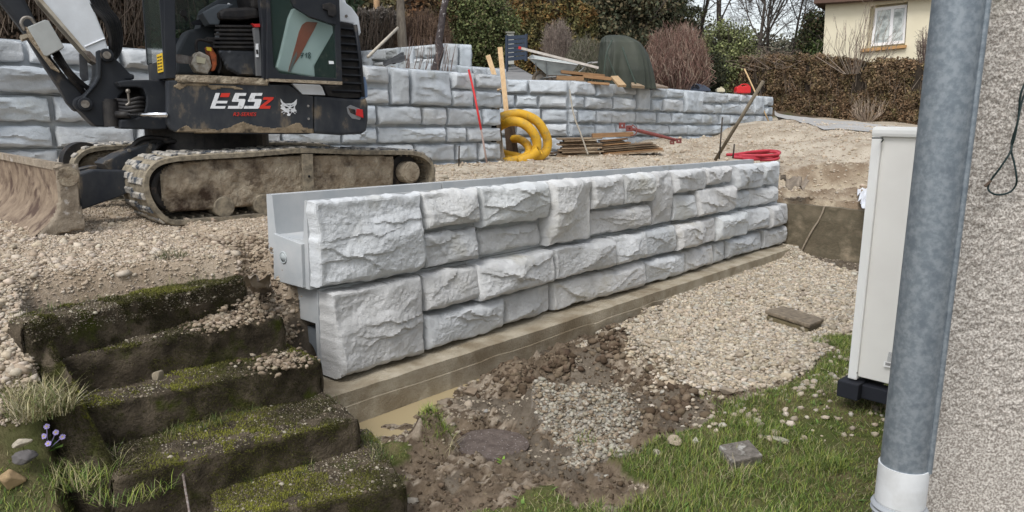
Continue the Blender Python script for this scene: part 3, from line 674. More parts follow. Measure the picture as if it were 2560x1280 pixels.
# grass
palg = [(.17, .25, .05), (.13, .21, .04), (.23, .29, .06), (.29, .32, .07), (.17, .21, .065), (.38, .35, .18), (.10, .17, .045)]
gd = (m_grass | m_gl) & (GY < 7)
x, y = sample(gd & (lowz & (GX > -1.2) | m_gl), 210000, rng)
keep = (fbm(x*3.2, y*3.2, 0, 41, 3) > -.22-.25*(x > 1.0)+.26*((x < .5) & (x > -1.1))) | (rng.random(len(x)) > .86); x, y = x[keep], y[keep]
n_ = len(x); tall = 1+.7*np.clip(fbm(x*2, y*2, 0, 43, 3)*2, -.6, 1)
L_ = rng.uniform(.020, .058, n_)*tall*np.where((x < .4) & (x > -1.1), .62, 1)
V, F, C = blades(np.stack([x, y, gheight(x, y)-.003], -1), np.tile([0, 0, 1.], (n_, 1)), L_, rng.uniform(.0022, .0042, n_), pick(palg, n_, rng, .25)*(.9+.3*np.clip(fbm(x*1.5, y*1.5, 0, 47, 2), -1, 1))[:, None], rng, 1.0, 1.0)
x2, y2 = sample(m_grass & (GY < 7), 5200, rng); n2_ = len(x2)
W1 = blades(np.stack([x2, y2, gheight(x2, y2)+.012], -1), np.tile([0, 0, .25], (n2_, 1)), rng.uniform(.03, .10, n2_), np.full(n2_, .0022), pick([(.42, .36, .22), (.34, .29, .17), (.50, .45, .30)], n2_, rng, .3), rng, 2.0, .3)
x3, y3 = sample(m_grass & (GY < 7), 2600, rng); kk = fbm(x3*2.5, y3*2.5, 0, 91, 3) > .05; x3, y3 = x3[kk], y3[kk]; n3_ = len(x3)
W2 = blades(np.stack([x3, y3, gheight(x3, y3)+.005], -1), np.tile([0, 0, .6], (n3_, 1)), rng.uniform(.02, .045, n3_), rng.uniform(.010, .020, n3_), pick([(.13, .22, .05), (.10, .17, .04), (.18, .25, .07)], n3_, rng, .3), rng, 1.6, .8)
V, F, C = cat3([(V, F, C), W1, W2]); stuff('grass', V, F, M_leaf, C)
def tuft(px, py, z, n, r, L, label, cat='grass tuft', pal=palg, lean=1.3, droop=1.2, name='grass_tuft', w=.003, group=None, ground=True):
    p = Zp(px, py, z)
    for _ in range(6):
        if ground: p = Zp(px, py, .5*p[2]+.5*float(gheight(p[0], p[1])))
    rg = np.random.default_rng(int(px+py)); a = rg.uniform(0, 6.283, n); rr = r*np.sqrt(rg.random(n))
    X, Y = p[0]+rr*np.cos(a), p[1]+rr*np.sin(a)
    Zg = gheight(X, Y)-.004 if ground else np.full(n, p[2])
    V, F, C = blades(np.stack([X, Y, Zg], -1), np.tile([0, 0, 1.], (n, 1)), rg.uniform(.4, 1, n)*L, np.full(n, w), pick(pal, n, rg, .3), rg, lean, droop)
    V -= p
    o = fastmesh(name, V, F, M_leaf, None, col=C); o.location = p; tag(o, label, cat, group); return o
dry = [(.42, .37, .22), (.33, .29, .15), (.20, .20, .08), (.12, .15, .05), (.48, .43, .30)]
tuft(105, 1030, .42, 600, .13, .20, 'straggly half-dry grass tuft at the left of the mossy steps', pal=dry, lean=1.7, droop=1.6, ground=False, w=.0035)
tuft(215, 1190, .12, 500, .16, .14, 'green grass tuft at the foot of the side kerb', pal=palg+dry[:3], lean=1.5, ground=False)
tuft(330, 1215, .05, 600, .20, .13, 'long soft grass in front of the fourth mossy step', pal=palg+dry[:3], lean=1.6, ground=False)
tuft(70, 985, .46, 220, .10, .12, 'small grass tuft beside the gravel at the far left', pal=dry, lean=1.6, ground=False)
tuft(1090, 1075, -.1, 500, .10, .10, 'dense green grass tuft growing on a mud lump near the puddle', pal=palg[:4])
tuft(1095, 1110, -.1, 60, .10, .16, 'long pale dry grass stems hanging over the mud lump', pal=dry, lean=2)
tuft(430, 685, .83, 160, .09, .10, 'dark grass tuft on the gravel above the top step', pal=[(.07, .09, .035), (.10, .12, .05), (.16, .15, .08)], lean=2.2, droop=.8)
tuft(300, 690, .83, 14, .05, .13, 'few thin grass blades left of the dark tuft on gravel', pal=[(.09, .10, .04), (.14, .13, .06)], lean=1.8)
tuft(240, 765, .8, 40, .10, .14, 'dry grass wisps at the left end of the top step', pal=dry, lean=2.2)
tuft(2130, 985, .0, 500, .22, .12, 'longer matted grass at the foot of the heat pump', pal=[(.20, .19, .09), (.10, .12, .04), (.26, .23, .12)], lean=2, w=.003)
tuft(2190, 1010, .0, 400, .2, .11, 'dry flattened grass under the heat pump stand', pal=[(.24, .20, .11), (.14, .13, .06), (.30, .26, .15)], lean=2.2, w=.003)
tuft(2080, 860, -.05, 500, .17, .10, 'bright green grass clump at the gravel edge beside the heat pump', lean=1, w=.003)
tuft(1850, 1060, -.1, 260, .10, .09, 'green grass clump right of the mud near the loose stones', lean=1)
tuft(1830, 1190, -.12, 200, .10, .12, 'pale long grass blades bending around the square stone', pal=dry+palg[:3], lean=1.8)
tuft(2070, 1170, -.1, 240, .09, .13, 'tall grass tuft in the lawn near the downpipe', lean=1.1)
tuft(1790, 1000, -.1, 160, .12, .06, 'low grass patch between gravel and mud', lean=1)
tuft(560, 1235, -.02, 300, .16, .12, 'grass clump growing over the lowest mossy step', pal=dry[2:4]+palg[:3], lean=1.5)
tuft(1250, 1155, -.2, 8, .03, .05, 'small bright green leafy sprout by the round cover', 'plant', pal=[(.20, .36, .05)], w=.02, name='seedling', lean=1.5)
tuft(1465, 1110, -.15, 60, .06, .09, 'thin upright grass sprig beside the grey mortar heap', lean=.7)
# loose stones worth naming
def boulder(px, py, z, size, label, col=(.50, .44, .35), flat=.8, seed=0, name='stone', cat='stone', ground=True, group=None, c2=None):
    p = Zp(px, py, z)
    if ground:
        for _ in range(6): p = Zp(px, py, .5*p[2]+.5*float(gheight(p[0], p[1])))
    bm = bmesh.new(); bmesh.ops.create_icosphere(bm, subdivisions=4, radius=1.0)
    rg = np.random.default_rng(seed+int(px)); V = np.array([v.co[:] for v in bm.verts])
    h = 1+.30*fbm(V[:, 0]*1.3+seed, V[:, 1]*1.3, V[:, 2]*1.3, seed, 4)+.12*fbm(V[:, 0]*5, V[:, 1]*5, V[:, 2]*5, seed+4, 3)
    for _ in range(7):
        d = rg.normal(size=3); d /= np.linalg.norm(d); k = V@d; lim = rg.uniform(.5, .8); h = np.where(k*h > lim, h*lim/(k*h+1e-9), h)
    V = V*h[:, None]*np.array(size)
    for v, c in zip(bm.verts, V): v.co = c
    me = bpy.data.meshes.new(name); bm.to_mesh(me); bm.free(); me.polygons.foreach_set('use_smooth', [True]*len(me.polygons))
    m = mat(name+'_surface', col, c2 or tuple(v*.7 for v in col), scale=14, bump=.5, bscale=90, bdist=.006, rough=.95)
    o = link(name, me, m, None, loc=p+np.array([0, 0, size[2]*.35])); o.rotation_euler = (0, 0, float(rg.uniform(0, 6))); tag(o, label, cat, group); return o
boulder(25, 1205, .42, (.075, .055, .045), 'ochre rounded stone at the bottom left corner of the photo', (.42, .30, .17), seed=2)
boulder(60, 1150, .45, (.045, .05, .03), 'dark grey stone just above the ochre rounded stone', (.16, .15, .15), seed=3)
boulder(55, 1110, .45, (.035, .04, .02), 'pale flat stone left of the purple primrose', (.50, .45, .36), seed=4)
boulder(1123, 950, -.24, (.028, .02, .03), 'small square pale stone at the puddle edge by the footing', (.62, .54, .40), seed=5)
boulder(1670, 965, -.14, (.045, .045, .04), 'rounded pale stone at the left front edge of the gravel', (.55, .45, .33), seed=6)
boulder(1965, 945, -.14, (.045, .04, .035), 'rounded pale stone at the right front edge of the gravel', (.58, .49, .36), seed=7)
boulder(1685, 1105, -.12, (.06, .045, .03), 'pale chunk of limestone in the mud left of the lawn', (.48, .40, .30), seed=8)
boulder(1640, 1135, -.14, (.035, .03, .02), 'small pale stone below the limestone chunk at the lawn edge', (.52, .47, .38), seed=9)
boulder(1740, 1105, -.12, (.030, .025, .02), 'little white stone in the grass right of the limestone chunk', (.56, .53, .45), seed=10)
boulder(1940, 1100, -.1, (.075, .03, .02), 'long flat pale stone lying in the grass above the square slab', (.42, .40, .32), seed=11)
boulder(1820, 980, -.12, (.06, .05, .025), 'muddy lump between the gravel and the lawn', (.36, .30, .23), seed=12)
boulder(1180, 985, -.12, (.06, .05, .03), 'dry clay lump on the mud beside the puddle', (.28, .22, .16), seed=13)
boulder(1215, 1030, -.15, (.018, .018, .015), 'small grey pebble in the mud hollow', (.34, .33, .31), seed=14)
boulder(2010, 405, .95, (.06, .06, .05), 'pale boulder at the top of the far gravel slope', (.58, .49, .36), seed=16)
boulder(395, 945, .40, (.032, .028, .032), 'grey-brown lump of clay on the third mossy step', (.26, .22, .16), seed=17)
boulder(225, 1010, .42, (.04, .035, .035), 'dark triangular stone at the left of the third mossy step', (.13, .12, .10), seed=18)
boulder(1030, 1255, -.22, (.04, .035, .02), 'pale earthy stone right of the lowest step', (.40, .36, .30), seed=19)
boulder(610, 735, .62, (.07, .05, .04), 'grey clay lump at the right end of the top mossy step', (.30, .25, .19), seed=20)
boulder(455, 770, .60, (.05, .045, .03), 'crumbly clay lump in the middle of the upper tread', (.28, .24, .18), seed=21)
# muddy puddle
pp = worldpoly([(890, 1120), (885, 1062), (940, 1050), (1000, 1040), (1020, 1015), (960, 1030), (950, 1018), (1010, 995), (1060, 975), (1110, 962), (1150, 965), (1120, 985), (1080, 1010), (1040, 1035), (1000, 1060), (960, 1062), (930, 1090), (900, 1108)], -.245)
ctr = Zp(1010, 1020, -.245)
mb = MB(); N_ = 90; 
cx_, cy_ = ctr[0], ctr[1]
ring_ = [(cx_+.75*math.cos(a)*(1.15 if abs(math.cos(a-.75)) > .6 else .5), cy_+.75*math.sin(a)*(1.15 if abs(math.cos(a-.75)) > .6 else .5), -.250) for a in np.linspace(0, 2*math.pi, 40, endpoint=False)]
mb.add(ring_, [tuple(range(40))])
o = mb.build('water', mat('muddy_water', (.42, .34, .20), rough=.06, spec=.5), None, kind='structure')
# ------------------------------------------------------------------ mossy steps
M_moss = mat('mossy_stone', (.045, .037, .027), (.13, .105, .075), scale=9, bump=.9, bscale=70, bdist=.02, rough=1, c3=(.055, .062, .015), s3=6.5, t3=(.54, .68), spec=.1)
stairs = thing('stone_steps', 'worn dark concrete garden steps covered in yellow-green moss', 'steps', (*ST_O, .3))
MOSS = []
def gridbox(name, fl, fr, back, h, z, parent, res=.018, amp=.02, seed=0, m=None, zl=None):
    """slab: front edge fl->fr (xy), extends by vector back, thickness h, displaced surface with rounded rim"""
    fl, fr, back = np.array(fl, float), np.array(fr, float), np.array(back, float); L = np.linalg.norm(fr-fl); D = np.linalg.norm(back)
    if zl is None: zl = z
    prof = []; r = .022
    for v in np.arange(-h, -r, res): prof.append((0, v, 0, -1))
    for a in np.linspace(0, math.pi/2, 6): prof.append((r-r*math.cos(a), -r+r*math.sin(a), a, 0))
    for d in np.arange(r+res, D, res): prof.append((d, 0, math.pi/2, 0))
    us = np.arange(-r, L+r+res, res); V = []; nu_ = len(us)
    e = (fr-fl)/L; bk = back/D
    for d, v, a, _ in prof:
        u = us; ee = np.minimum(u+r, L+r-u); rd = np.clip(1-ee/r, 0, 1); drop = r*(1-np.sqrt(np.clip(1-rd*rd, 0, 1)))
        nrm_o = math.cos(a)
        zz = z+(zl-z)*(1-np.clip(u/L, 0, 1))+v
        X = fl[0]+e[0]*u+bk[0]*d; Y = fl[1]+e[1]*u+bk[1]*d
        n = amp*(fbm(X*5+seed, Y*5, zz*5, seed, 4)*1.2+.5*fbm(X*18, Y*18, zz*18, seed+3, 3))
        inn = drop*(1 if a > 1 else .3)
        X2 = X-bk[0]*n*nrm_o+bk[0]*drop*(0 if a > 1 else 1); Y2 = Y-bk[1]*n*nrm_o+bk[1]*drop*(0 if a > 1 else 1)
        Z2 = zz+n*math.sin(a)-inn
        V.append(np.stack([X2, Y2, Z2], -1))
    nv_ = len(prof); I = np.arange(nu_*nv_).reshape(nv_, nu_)
    Fq = np.stack([I[:-1, :-1], I[:-1, 1:], I[1:, 1:], I[1:, :-1]], -1).reshape(-1, 4)
    # side skirts
    A = np.array(V); mb = MB(); mb.add(A.reshape(-1, 3), Fq.tolist())
    for col_, sg in ((0, -1), (nu_-1, 1)):
        S = A[:, col_]; nsk = 14; rows = []
        for k in range(nsk+1):
            t = k/nsk; q = S.copy(); q[:, 2] = S[:, 2]*(1-t)+(z-h)*t
            off = .012*fbm(q[:, 0]*9, q[:, 1]*9, q[:, 2]*9, seed+8, 3); q[:, 0] += e[0]*sg*(off+.01*math.sin(min(1, t*4)*1.57)); q[:, 1] += e[1]*sg*(off+.01*math.sin(min(1, t*4)*1.57)); rows.append(q)
        R_ = np.array(rows); J = np.arange(R_.shape[0]*R_.shape[1]).reshape(R_.shape[0], R_.shape[1])
        mb.add(R_.reshape(-1, 3), np.stack([J[:-1, :-1], J[:-1, 1:], J[1:, 1:], J[1:, :-1]], -1).reshape(-1, 4).tolist())
    MOSS.append((A, seed))
    return mb.build(name, m or M_moss, parent, smooth=True)
steps = [((605, 697), (75, 805), .76, .64, 1), ((698, 795), (125, 900), .56, .5, 2), ((790, 903), (225, 1018), .36, .44, 3), ((890, 1046), (310, 1190), .16, .42, 4), ((1003, 1216), (560, 1300), -.03, .44, 5)]
for (r_, l_, z, dep, sd) in steps:
    fr = Zp(*r_, z)[:2]; fl = Zp(*l_, z)[:2]; d = fr-fl; bk = np.array([-d[1], d[0]])/np.linalg.norm(d)
    if sd >= 4: fl = fl-(fr-fl)*.02
    gridbox('step', fl, fr, bk*(dep+.32 if sd > 1 else .17), .34 if sd > 1 else .26, z, stairs, seed=sd*10, amp=.022)
# side kerb
ka, kb = Zp(55, 868, .60), Zp(225, 1130, .20)
kd = (kb-ka)[:2]; kn = np.array([kd[1], -kd[0]])/np.linalg.norm(kd)
A = Zp(150, 885, .60); B = Zp(285, 1150, .20)
mb = MB(); P0 = np.array([A[0], A[1], .61]); P1 = np.array([B[0], B[1], .18]); us = np.linspace(-.12, 1.15, 90); W_ = Zp(40, 868, .61)-A; W_[2] = 0
prof = [(0, -.4), (0, -.3), (0, -.2), (0, -.1), (.0, -.04), (.03, -.008), (.1, 0), (.2, .005), (.35, .0), (.5, 0), (.65, .0), (.8, .0), (.9, -.005), (.97, -.02), (1, -.06), (1, -.12), (1, -.4)]
V = []
for u in us:
    c = P0+(P1-P0)*u
    for a, b in prof:
        p = c+W_*a*1.0+np.array([0, 0, b]); V.append(p)
V = np.array(V); n = .02*fbm(V[:, 0]*6, V[:, 1]*6, V[:, 2]*6, 71, 4)+.008*fbm(V[:, 0]*22, V[:, 1]*22, V[:, 2]*22, 72, 3); V[:, 2] += n; V[:, 0] += n
k_ = len(prof); mb.add(V, [(i*k_+j, i*k_+j+1, (i+1)*k_+j+1, (i+1)*k_+j) for i in range(len(us)-1) for j in range(k_-1)]+[tuple(range(k_)), tuple((len(us)-1)*k_+j for j in range(k_))[::-1]])
mb.build('side_kerb', M_moss, stairs, smooth=True)
MOSS.append((V.reshape(len(us), k_, 3)[:, 3:14], 77))
# moss cushions as tiny shoots
PV, PN = [], []
rgm = np.random.default_rng(9)
for A, sd in MOSS:
    nv_, nu_ = A.shape[:2]; n = 42000 if sd != 77 else 16000
    i = rgm.integers(0, nv_-1, n); j = rgm.integers(0, nu_-1, n); a, b = rgm.random((2, n, 1)); P = A[i, j]*(1-a)*(1-b)+A[i+1, j]*a*(1-b)+A[i, j+1]*(1-a)*b+A[i+1, j+1]*a*b
    Nn = np.cross(A[i, j+1]-A[i, j], A[i+1, j]-A[i, j]); Nn /= (np.linalg.norm(Nn, axis=1)[:, None]+1e-9); Nn[Nn[:, 2] < -.1] *= -1
    if sd != 77:
        fwd = np.cross(A[0, -1]-A[0, 0], (0, 0, 1.)); fwd /= np.linalg.norm(fwd); flip = (np.abs(Nn[:, 2]) < .5) & ((Nn@fwd) < 0); Nn[flip] *= -1
    msk = fbm(P[:, 0]*3.4, P[:, 1]*3.4, P[:, 2]*3.4, 5, 4)+.35*fbm(P[:, 0]*14, P[:, 1]*14, P[:, 2]*14, 6, 2); top = Nn[:, 2] > .6
    k = np.where(top, msk > .02, msk > .06) | (rgm.random(n) > .93)
    PV.append(P[k]); PN.append(Nn[k])
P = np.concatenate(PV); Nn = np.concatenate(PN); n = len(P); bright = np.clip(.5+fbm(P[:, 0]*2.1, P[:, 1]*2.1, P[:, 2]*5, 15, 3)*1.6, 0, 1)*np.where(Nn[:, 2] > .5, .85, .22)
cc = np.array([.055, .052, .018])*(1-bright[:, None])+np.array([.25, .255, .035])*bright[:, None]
V, F, C = blades(P-Nn*.002, Nn, rgm.uniform(.006, .018, n), rgm.uniform(.002, .0045, n), cc*rgm.uniform(.55, 1.35, (n, 1)), rgm, 1.0, .6)
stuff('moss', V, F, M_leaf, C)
# debris and grass on the treads
tp = []
for A, sd in MOSS[:5]:
    T_ = A[A.shape[0]//3:]; n = 5200; i = rgm.integers(0, T_.shape[0], n); j = rgm.integers(0, T_.shape[1], n); i = np.minimum(i, T_.shape[0]-2); j = np.minimum(j, T_.shape[1]-2); a_1, b_1 = rgm.random((2, n, 1)); tp.append(T_[i, j]*(1-a_1)*(1-b_1)+T_[i+1, j]*a_1*(1-b_1)+T_[i, j+1]*(1-a_1)*b_1+T_[i+1, j+1]*a_1*b_1)
    if sd in (10, 20):
        pass
P = np.concatenate(tp); nn = fbm(P[:, 0]*4, P[:, 1]*4, P[:, 2]*4, 61, 3); P = P[(nn > -.12) | (rgm.random(len(P)) > .7)]; sz = .0018+.004*rgm.random(len(P))**2+.010*(rgm.random(len(P)) > .97)*rgm.random(len(P))
V, F, C = rocks(P, sz, pick([(.30, .26, .20), (.20, .165, .12), (.14, .115, .085), (.42, .38, .31)], len(P), rgm), rgm)
# earth slumped on the upper treads at the right end
ex = []
for (px, py, z, n, r, sgm) in ((690, 840, .25, 900, .10, .10), (720, 880, .15, 500, .08, .05), (600, 745, .62, 1500, .20, .05), (640, 775, .58, 1500, .18, .05), (540, 800, .57, 900, .22, .02), (700, 905, .38, 300, .2, .01), (700, 830, .38, 260, .1, .05), (705, 800, .3, 500, .09, .12)):
    p = Zp(px, py, z); rr = np.abs(rgm.normal(0, r*.5, n)); a = rgm.uniform(0, 6.28, n); q = np.stack([p[0]+rr*np.cos(a), p[1]+rr*np.sin(a), p[2]+.0+sgm*np.exp(-(rr/r*1.8)**2)*rgm.uniform(-1.5, 1, n)], -1); ex.append(q)
P2 = np.concatenate(ex); sz2 = .006+.016*rgm.random(len(P2))**2
V2, F2, C2 = rocks(P2, sz2, pick([(.34, .28, .21), (.25, .20, .15), (.40, .34, .27), (.18, .14, .10)], len(P2), rgm), rgm)
sx_, sy_ = sample((s_ < .0) & (s_ > -.7) & (d_ > -.1) & (d_ < 1.0) & (c_ > -.02), 3500, rgm); sz3 = .006+.018*rgm.random(len(sx_))**2
V3, F3, C3_ = rocks(np.stack([sx_, sy_, gheight(sx_, sy_)+sz3*.3], -1), sz3, pick([(.30, .24, .18), (.20, .155, .115), (.38, .32, .25)], len(sx_), rgm), rgm)
V2, F2, C2 = np.concatenate([V2, V3]), np.concatenate([F2, F3+len(V2)]), np.concatenate([C2, C3_])
stuff('loose_earth', np.concatenate([V, V2]), np.concatenate([F, F2+len(V)]), M_rock, np.concatenate([C, C2]))
P = []
for k, (A, sd) in enumerate(MOSS[:5]):
    T_ = A[int(A.shape[0]*.6):] if sd > 10 else A[-4:]; T_ = T_[:int(T_.shape[0]*.75)]; n = (300, 900, 1400, 3200, 4200)[k]; i = rgm.integers(0, T_.shape[0], n); j = rgm.integers(0, T_.shape[1], n); P.append(T_[i, j]+rgm.normal(0, .008, (n, 3)))
P = np.concatenate(P); nn = fbm(P[:, 0]*3.3, P[:, 1]*3.3, 0, 81, 3); P = P[nn > -.02]; n = len(P)
V, F, C = blades(P, np.tile([0, 0, 1.], (n, 1)), rgm.uniform(.02, .065, n), rgm.uniform(.0015, .003, n), pick([(.07, .11, .03), (.11, .14, .04), (.24, .22, .11), (.08, .10, .03)], n, rgm, .3), rgm, 1.5, 1.2)
stuff('step_grass', V, F, M_leaf, C)
# primrose with violet flowers
pr = Zp(120, 1125, .45)
for _ in range(5): pr = Zp(120, 1125, .5*pr[2]+.5*float(gheight(pr[0], pr[1])))
pt = thing('primrose', 'small primrose with violet yellow-eyed flowers at lower left', 'flower', pr)
mb = MB(); rp = np.random.default_rng(4)
for k in range(22):
    a = rp.uniform(0, 6.28); l = rp.uniform(.035, .07); d = np.array([math.cos(a), math.sin(a), .5]); s = np.array([-math.sin(a), math.cos(a), 0])*l*.28; c = pr+d*[.01, .01, 0]
    mb.add([c, c+d*l*.4+s, c+d*l*.8+s*1.1, c+d*l+[0, 0, -.01], c+d*l*.8-s*1.1, c+d*l*.4-s], [(0, 1, 2, 3, 4, 5)])
mb.build('leaves', mat('primrose_leaf', (.16, .26, .05), (.10, .18, .04), scale=40), pt)
mp_, me_ = mat('primrose_petal', (.50, .42, .80)), mat('primrose_eye', (.75, .60, .10))
for dx, dy, dz in ((0, 0, .075), (.05, .01, .09), (-.01, -.01, .03), (.015, .005, .12), (.065, .03, .06), (.03, -.02, .05), (-.03, .02, .1)):
    c = pr+np.array([dx, dy-.02, dz]); axn = np.array([.2, -.8, .6]); axn /= np.linalg.norm(axn); u = np.cross(axn, (0, 0, 1)); u /= np.linalg.norm(u); v = np.cross(axn, u); mb = MB()
    for k in range(5):
        a = k*1.2566; d = math.cos(a)*u+math.sin(a)*v; s = -math.sin(a)*u+math.cos(a)*v; R_ = .0135
        mb.add([c, c+d*R_*.6+s*R_*.45, c+d*R_+s*R_*.3, c+d*R_*.9, c+d*R_-s*R_*.3, c+d*R_*.6-s*R_*.45], [(0, 1, 2, 3, 4, 5)])
    mb.tube([c, pr], .0015, 4)
    f = mb.build('flower', mp_, pt)
    mb = MB(); mb.disc(c+axn*.001, axn, .004, .002, 8); mb.build('eye', me_, f)
# bent dead twig in the bottom left
mb = MB(); tw = smooth_path([Zp(432, 1155, .12), Zp(455, 1180, .10), Zp(462, 1215, .05), Zp(475, 1290, 0)], 6); mb.tube(tw, np.linspace(.007, .005, len(tw)), 7)
o = mb.build('twig', mat('dead_wood', (.16, .12, .10), (.30, .27, .25), scale=60, bump=.4), None, True, loc=tw[0]); tag(o, 'dark bent dead twig standing in the moss at the lower left', 'twig')
# ------------------------------------------------------------------ old end wall, cover, house wall, downpipe, heat pump
M_old = mat('mouldy_concrete', (.20, .165, .115), (.075, .068, .045), scale=3.2, bump=.7, bscale=40, bdist=.012, rough=.95, c3=(.34, .28, .20), s3=3.2, t3=(.52, .70), detail=9)
wall2 = thing('garden_wall', 'short dark mouldy concrete wall holding back the gravel slope at the right', 'wall', (3.98, 11.0, 0))
oA = FP.P(WLEN+.02, .5, 0); oB = FP.P(WLEN+.02, -2.4, 0)
mb = MB(); n0, n1_ = 90, 34; V = []
for k in range(n1_):
    for i in range(n0):
        p = oA+(oB-oA)*i/(n0-1); z = -.45+(1.03)*k/(n1_-1)
        n = .02*fbm(p[0]*4+p[1]*4, z*5, 0, 3, 4); p = p+FP.t*(-n); V.append([p[0], p[1], z+(0.012*vn(i*.2, 3) if k == n1_-1 else 0)])
for i in range(n0):
    p = oA+(oB-oA)*i/(n0-1)+FP.t*.2; V.append([p[0], p[1], .57+.012*vn(i*.2, 3)])
I = np.arange(n0*(n1_+1)).reshape(n1_+1, n0)
mb.add(V, np.stack([I[:-1, :-1], I[:-1, 1:], I[1:, 1:], I[1:, :-1]], -1).reshape(-1, 4).tolist())
mb.build('wall_face', M_old, wall2, smooth=True, auto=50)
# pale cut mark running down it
OP = Plane(oA, oB-oA); 
cut = [OP.at(2062, 515, -.02), OP.at(2050, 545, -.02), OP.at(2025, 585, -.02), OP.at(1992, 650, -.02)]
mb = MB(); mb.tube(smooth_path(cut, 5), .014, 5); mb.build('mortar_scar', mat('old_mortar', (.42, .36, .28), (.28, .23, .17), scale=20, bump=.5), wall2)
# utility box in the gravel
cv = thing('inspection_box', 'rounded olive-brown plastic inspection box with dirty lid set in the gravel', 'utility box', Zp(1985, 815, -.14))
zt = -.03
q = [Zp(1912, 776, zt), Zp(1958, 764, zt), Zp(2061, 796, zt), Zp(2025, 812, zt)]
ctr = sum(q)/4
def shrink(Q, f): return [ctr+(p-ctr)*f for p in Q]
mb = MB(); mb.prism([p-[0, 0, .035] for p in q], (0, 0, .035)); mb.build('lid', mat('dirty_lid', (.27, .22, .16), (.14, .115, .085), scale=18, bump=.6, bscale=70, rough=.9), cv, bevel=.012)
mb = MB(); mb.prism([p-[0, 0, .30] for p in shrink(q, .93)], (0, 0, .262)); mb.build('body', mat('olive_plastic', (.20, .165, .095), (.12, .10, .06), scale=9, rough=.6), cv, bevel=.02)
# square slab stone on the lawn
sl_q = [Zp(1797, 1112, -.07), Zp(1872, 1100, -.07), Zp(1908, 1135, -.07), Zp(1830, 1150, -.07)]
mb = MB(); mb.prism([p-[0, 0, .08] for p in sl_q], (0, 0, .08)); o = mb.build('paving_slab', mat('lichen_slab', (.24, .215, .19), (.11, .10, .085), scale=22, bump=.8, bscale=60, bdist=.01, c3=(.44, .43, .40), s3=12, t3=(.56, .66)), None, bevel=.008, loc=sl_q[0])
o.rotation_euler = (.06, 0, 0); tag(o, 'small square lichen-spotted concrete slab lying tilted in the grass', 'slab')
# round manhole cover in the mud
mc = Zp(1222, 1118, -.245); mcz = float(gheight(mc[0], mc[1]))
def patchdisc(name, c, rx, ry, z, m, label, cat, th=.05, seed=0, rot=0.0):
    mb = MB(); V = []; K = 48; R = 12
    for j in range(R+1):
        for i in range(K):
            a = 2*math.pi*i/K; f = j/R; X, Y = f*rx*math.cos(a), f*ry*math.sin(a); X, Y = X*math.cos(rot)-Y*math.sin(rot), X*math.sin(rot)+Y*math.cos(rot)
            V.append([c[0]+X, c[1]+Y, z+.006*vn((c[0]+X)*20, (c[1]+Y)*20, seed)])
    for i in range(K):
        v = list(V[R*K+i]); v[2] = z-th; V.append(v)
    F = [(j*K+i, j*K+(i+1) % K, (j+1)*K+(i+1) % K, (j+1)*K+i) for j in range(R+1) for i in range(K)]
    o = mb.add(V, F).build(name, m, None, True, loc=(c[0], c[1], z), auto=50); tag(o, label, cat); return o
patchdisc('manhole_cover', (mc[0]+.02, mc[1]+.02), .225, .215, max(mcz, -.26)+.03, mat('earthy_concrete', (.15, .12, .105), (.085, .065, .055), scale=14, bump=.8, bscale=60, bdist=.01, c3=(.36, .33, .31), s3=60, t3=(.6, .68)), 'round grey-brown concrete manhole cover lying in the muddy hollow', 'manhole cover')
# house corner with roughcast
M_rough = mat('roughcast', (.66, .62, .565), (.28, .25, .22), scale=190, lo=.40, hi=.58, bump=.9, bscale=120, bdist=.006, rough=.95, c3=(.40, .38, .30), s3=1.7, t3=(.56, .80), detail=4)
hs_ = thing('house_corner', 'grey pebbled roughcast house wall filling the right edge of the photo', 'house wall', (1.05, 1.75, 0))
WC = Yp(2393, 640, 1.78); HP = Plane(WC, (1.0, -.12)); HP.p0 = np.array([WC[0], WC[1], 0.])
us = np.concatenate([np.arange(0, .62, .0042), np.arange(.66, 3.2, .12)]); vs = np.concatenate([np.arange(-.5, .95, .1), np.arange(.95, 2.15, .0042), np.arange(2.2, 5.2, .15)])
U, Vv = np.meshgrid(us, vs)
n = .0026*vn(U*150, Vv*150, 2, 1)+.0022*vn(U*75, Vv*75, 5, 3)+.0015*vn(U*300, Vv*300, 5, 3)
n = n*(U < .61)*((Vv > .96) & (Vv < 2.13))
eg = np.where(U < .002, .0035*vn(Vv*110, 3.3)+.003*vn(Vv*40, 8.3), 0)
P = HP.p0+HP.t*(U+eg)[..., None]+HP.n*(-n)[..., None]+np.array([0, 0, 1.])*Vv[..., None]
nu_, nv_ = len(us), len(vs); I = np.arange(nu_*nv_).reshape(nv_, nu_)
fastmesh('wall', P.reshape(-1, 3), np.stack([I[:-1, :-1], I[:-1, 1:], I[1:, 1:], I[1:, :-1]], -1).reshape(-1, 4), M_rough, hs_, smooth=True)
mb = MB(); b0 = HP.P(0, .004, -.5); bdir = np.array([.62, 1.0, 0]); bdir /= np.linalg.norm(bdir)
mb.prism([b0, HP.P(3.1, .004, -.5), HP.P(3.1, .004, -.5)+bdir*4, b0+bdir*4], (0, 0, 5.6)); mb.build('side_wall', M_rough, hs_)
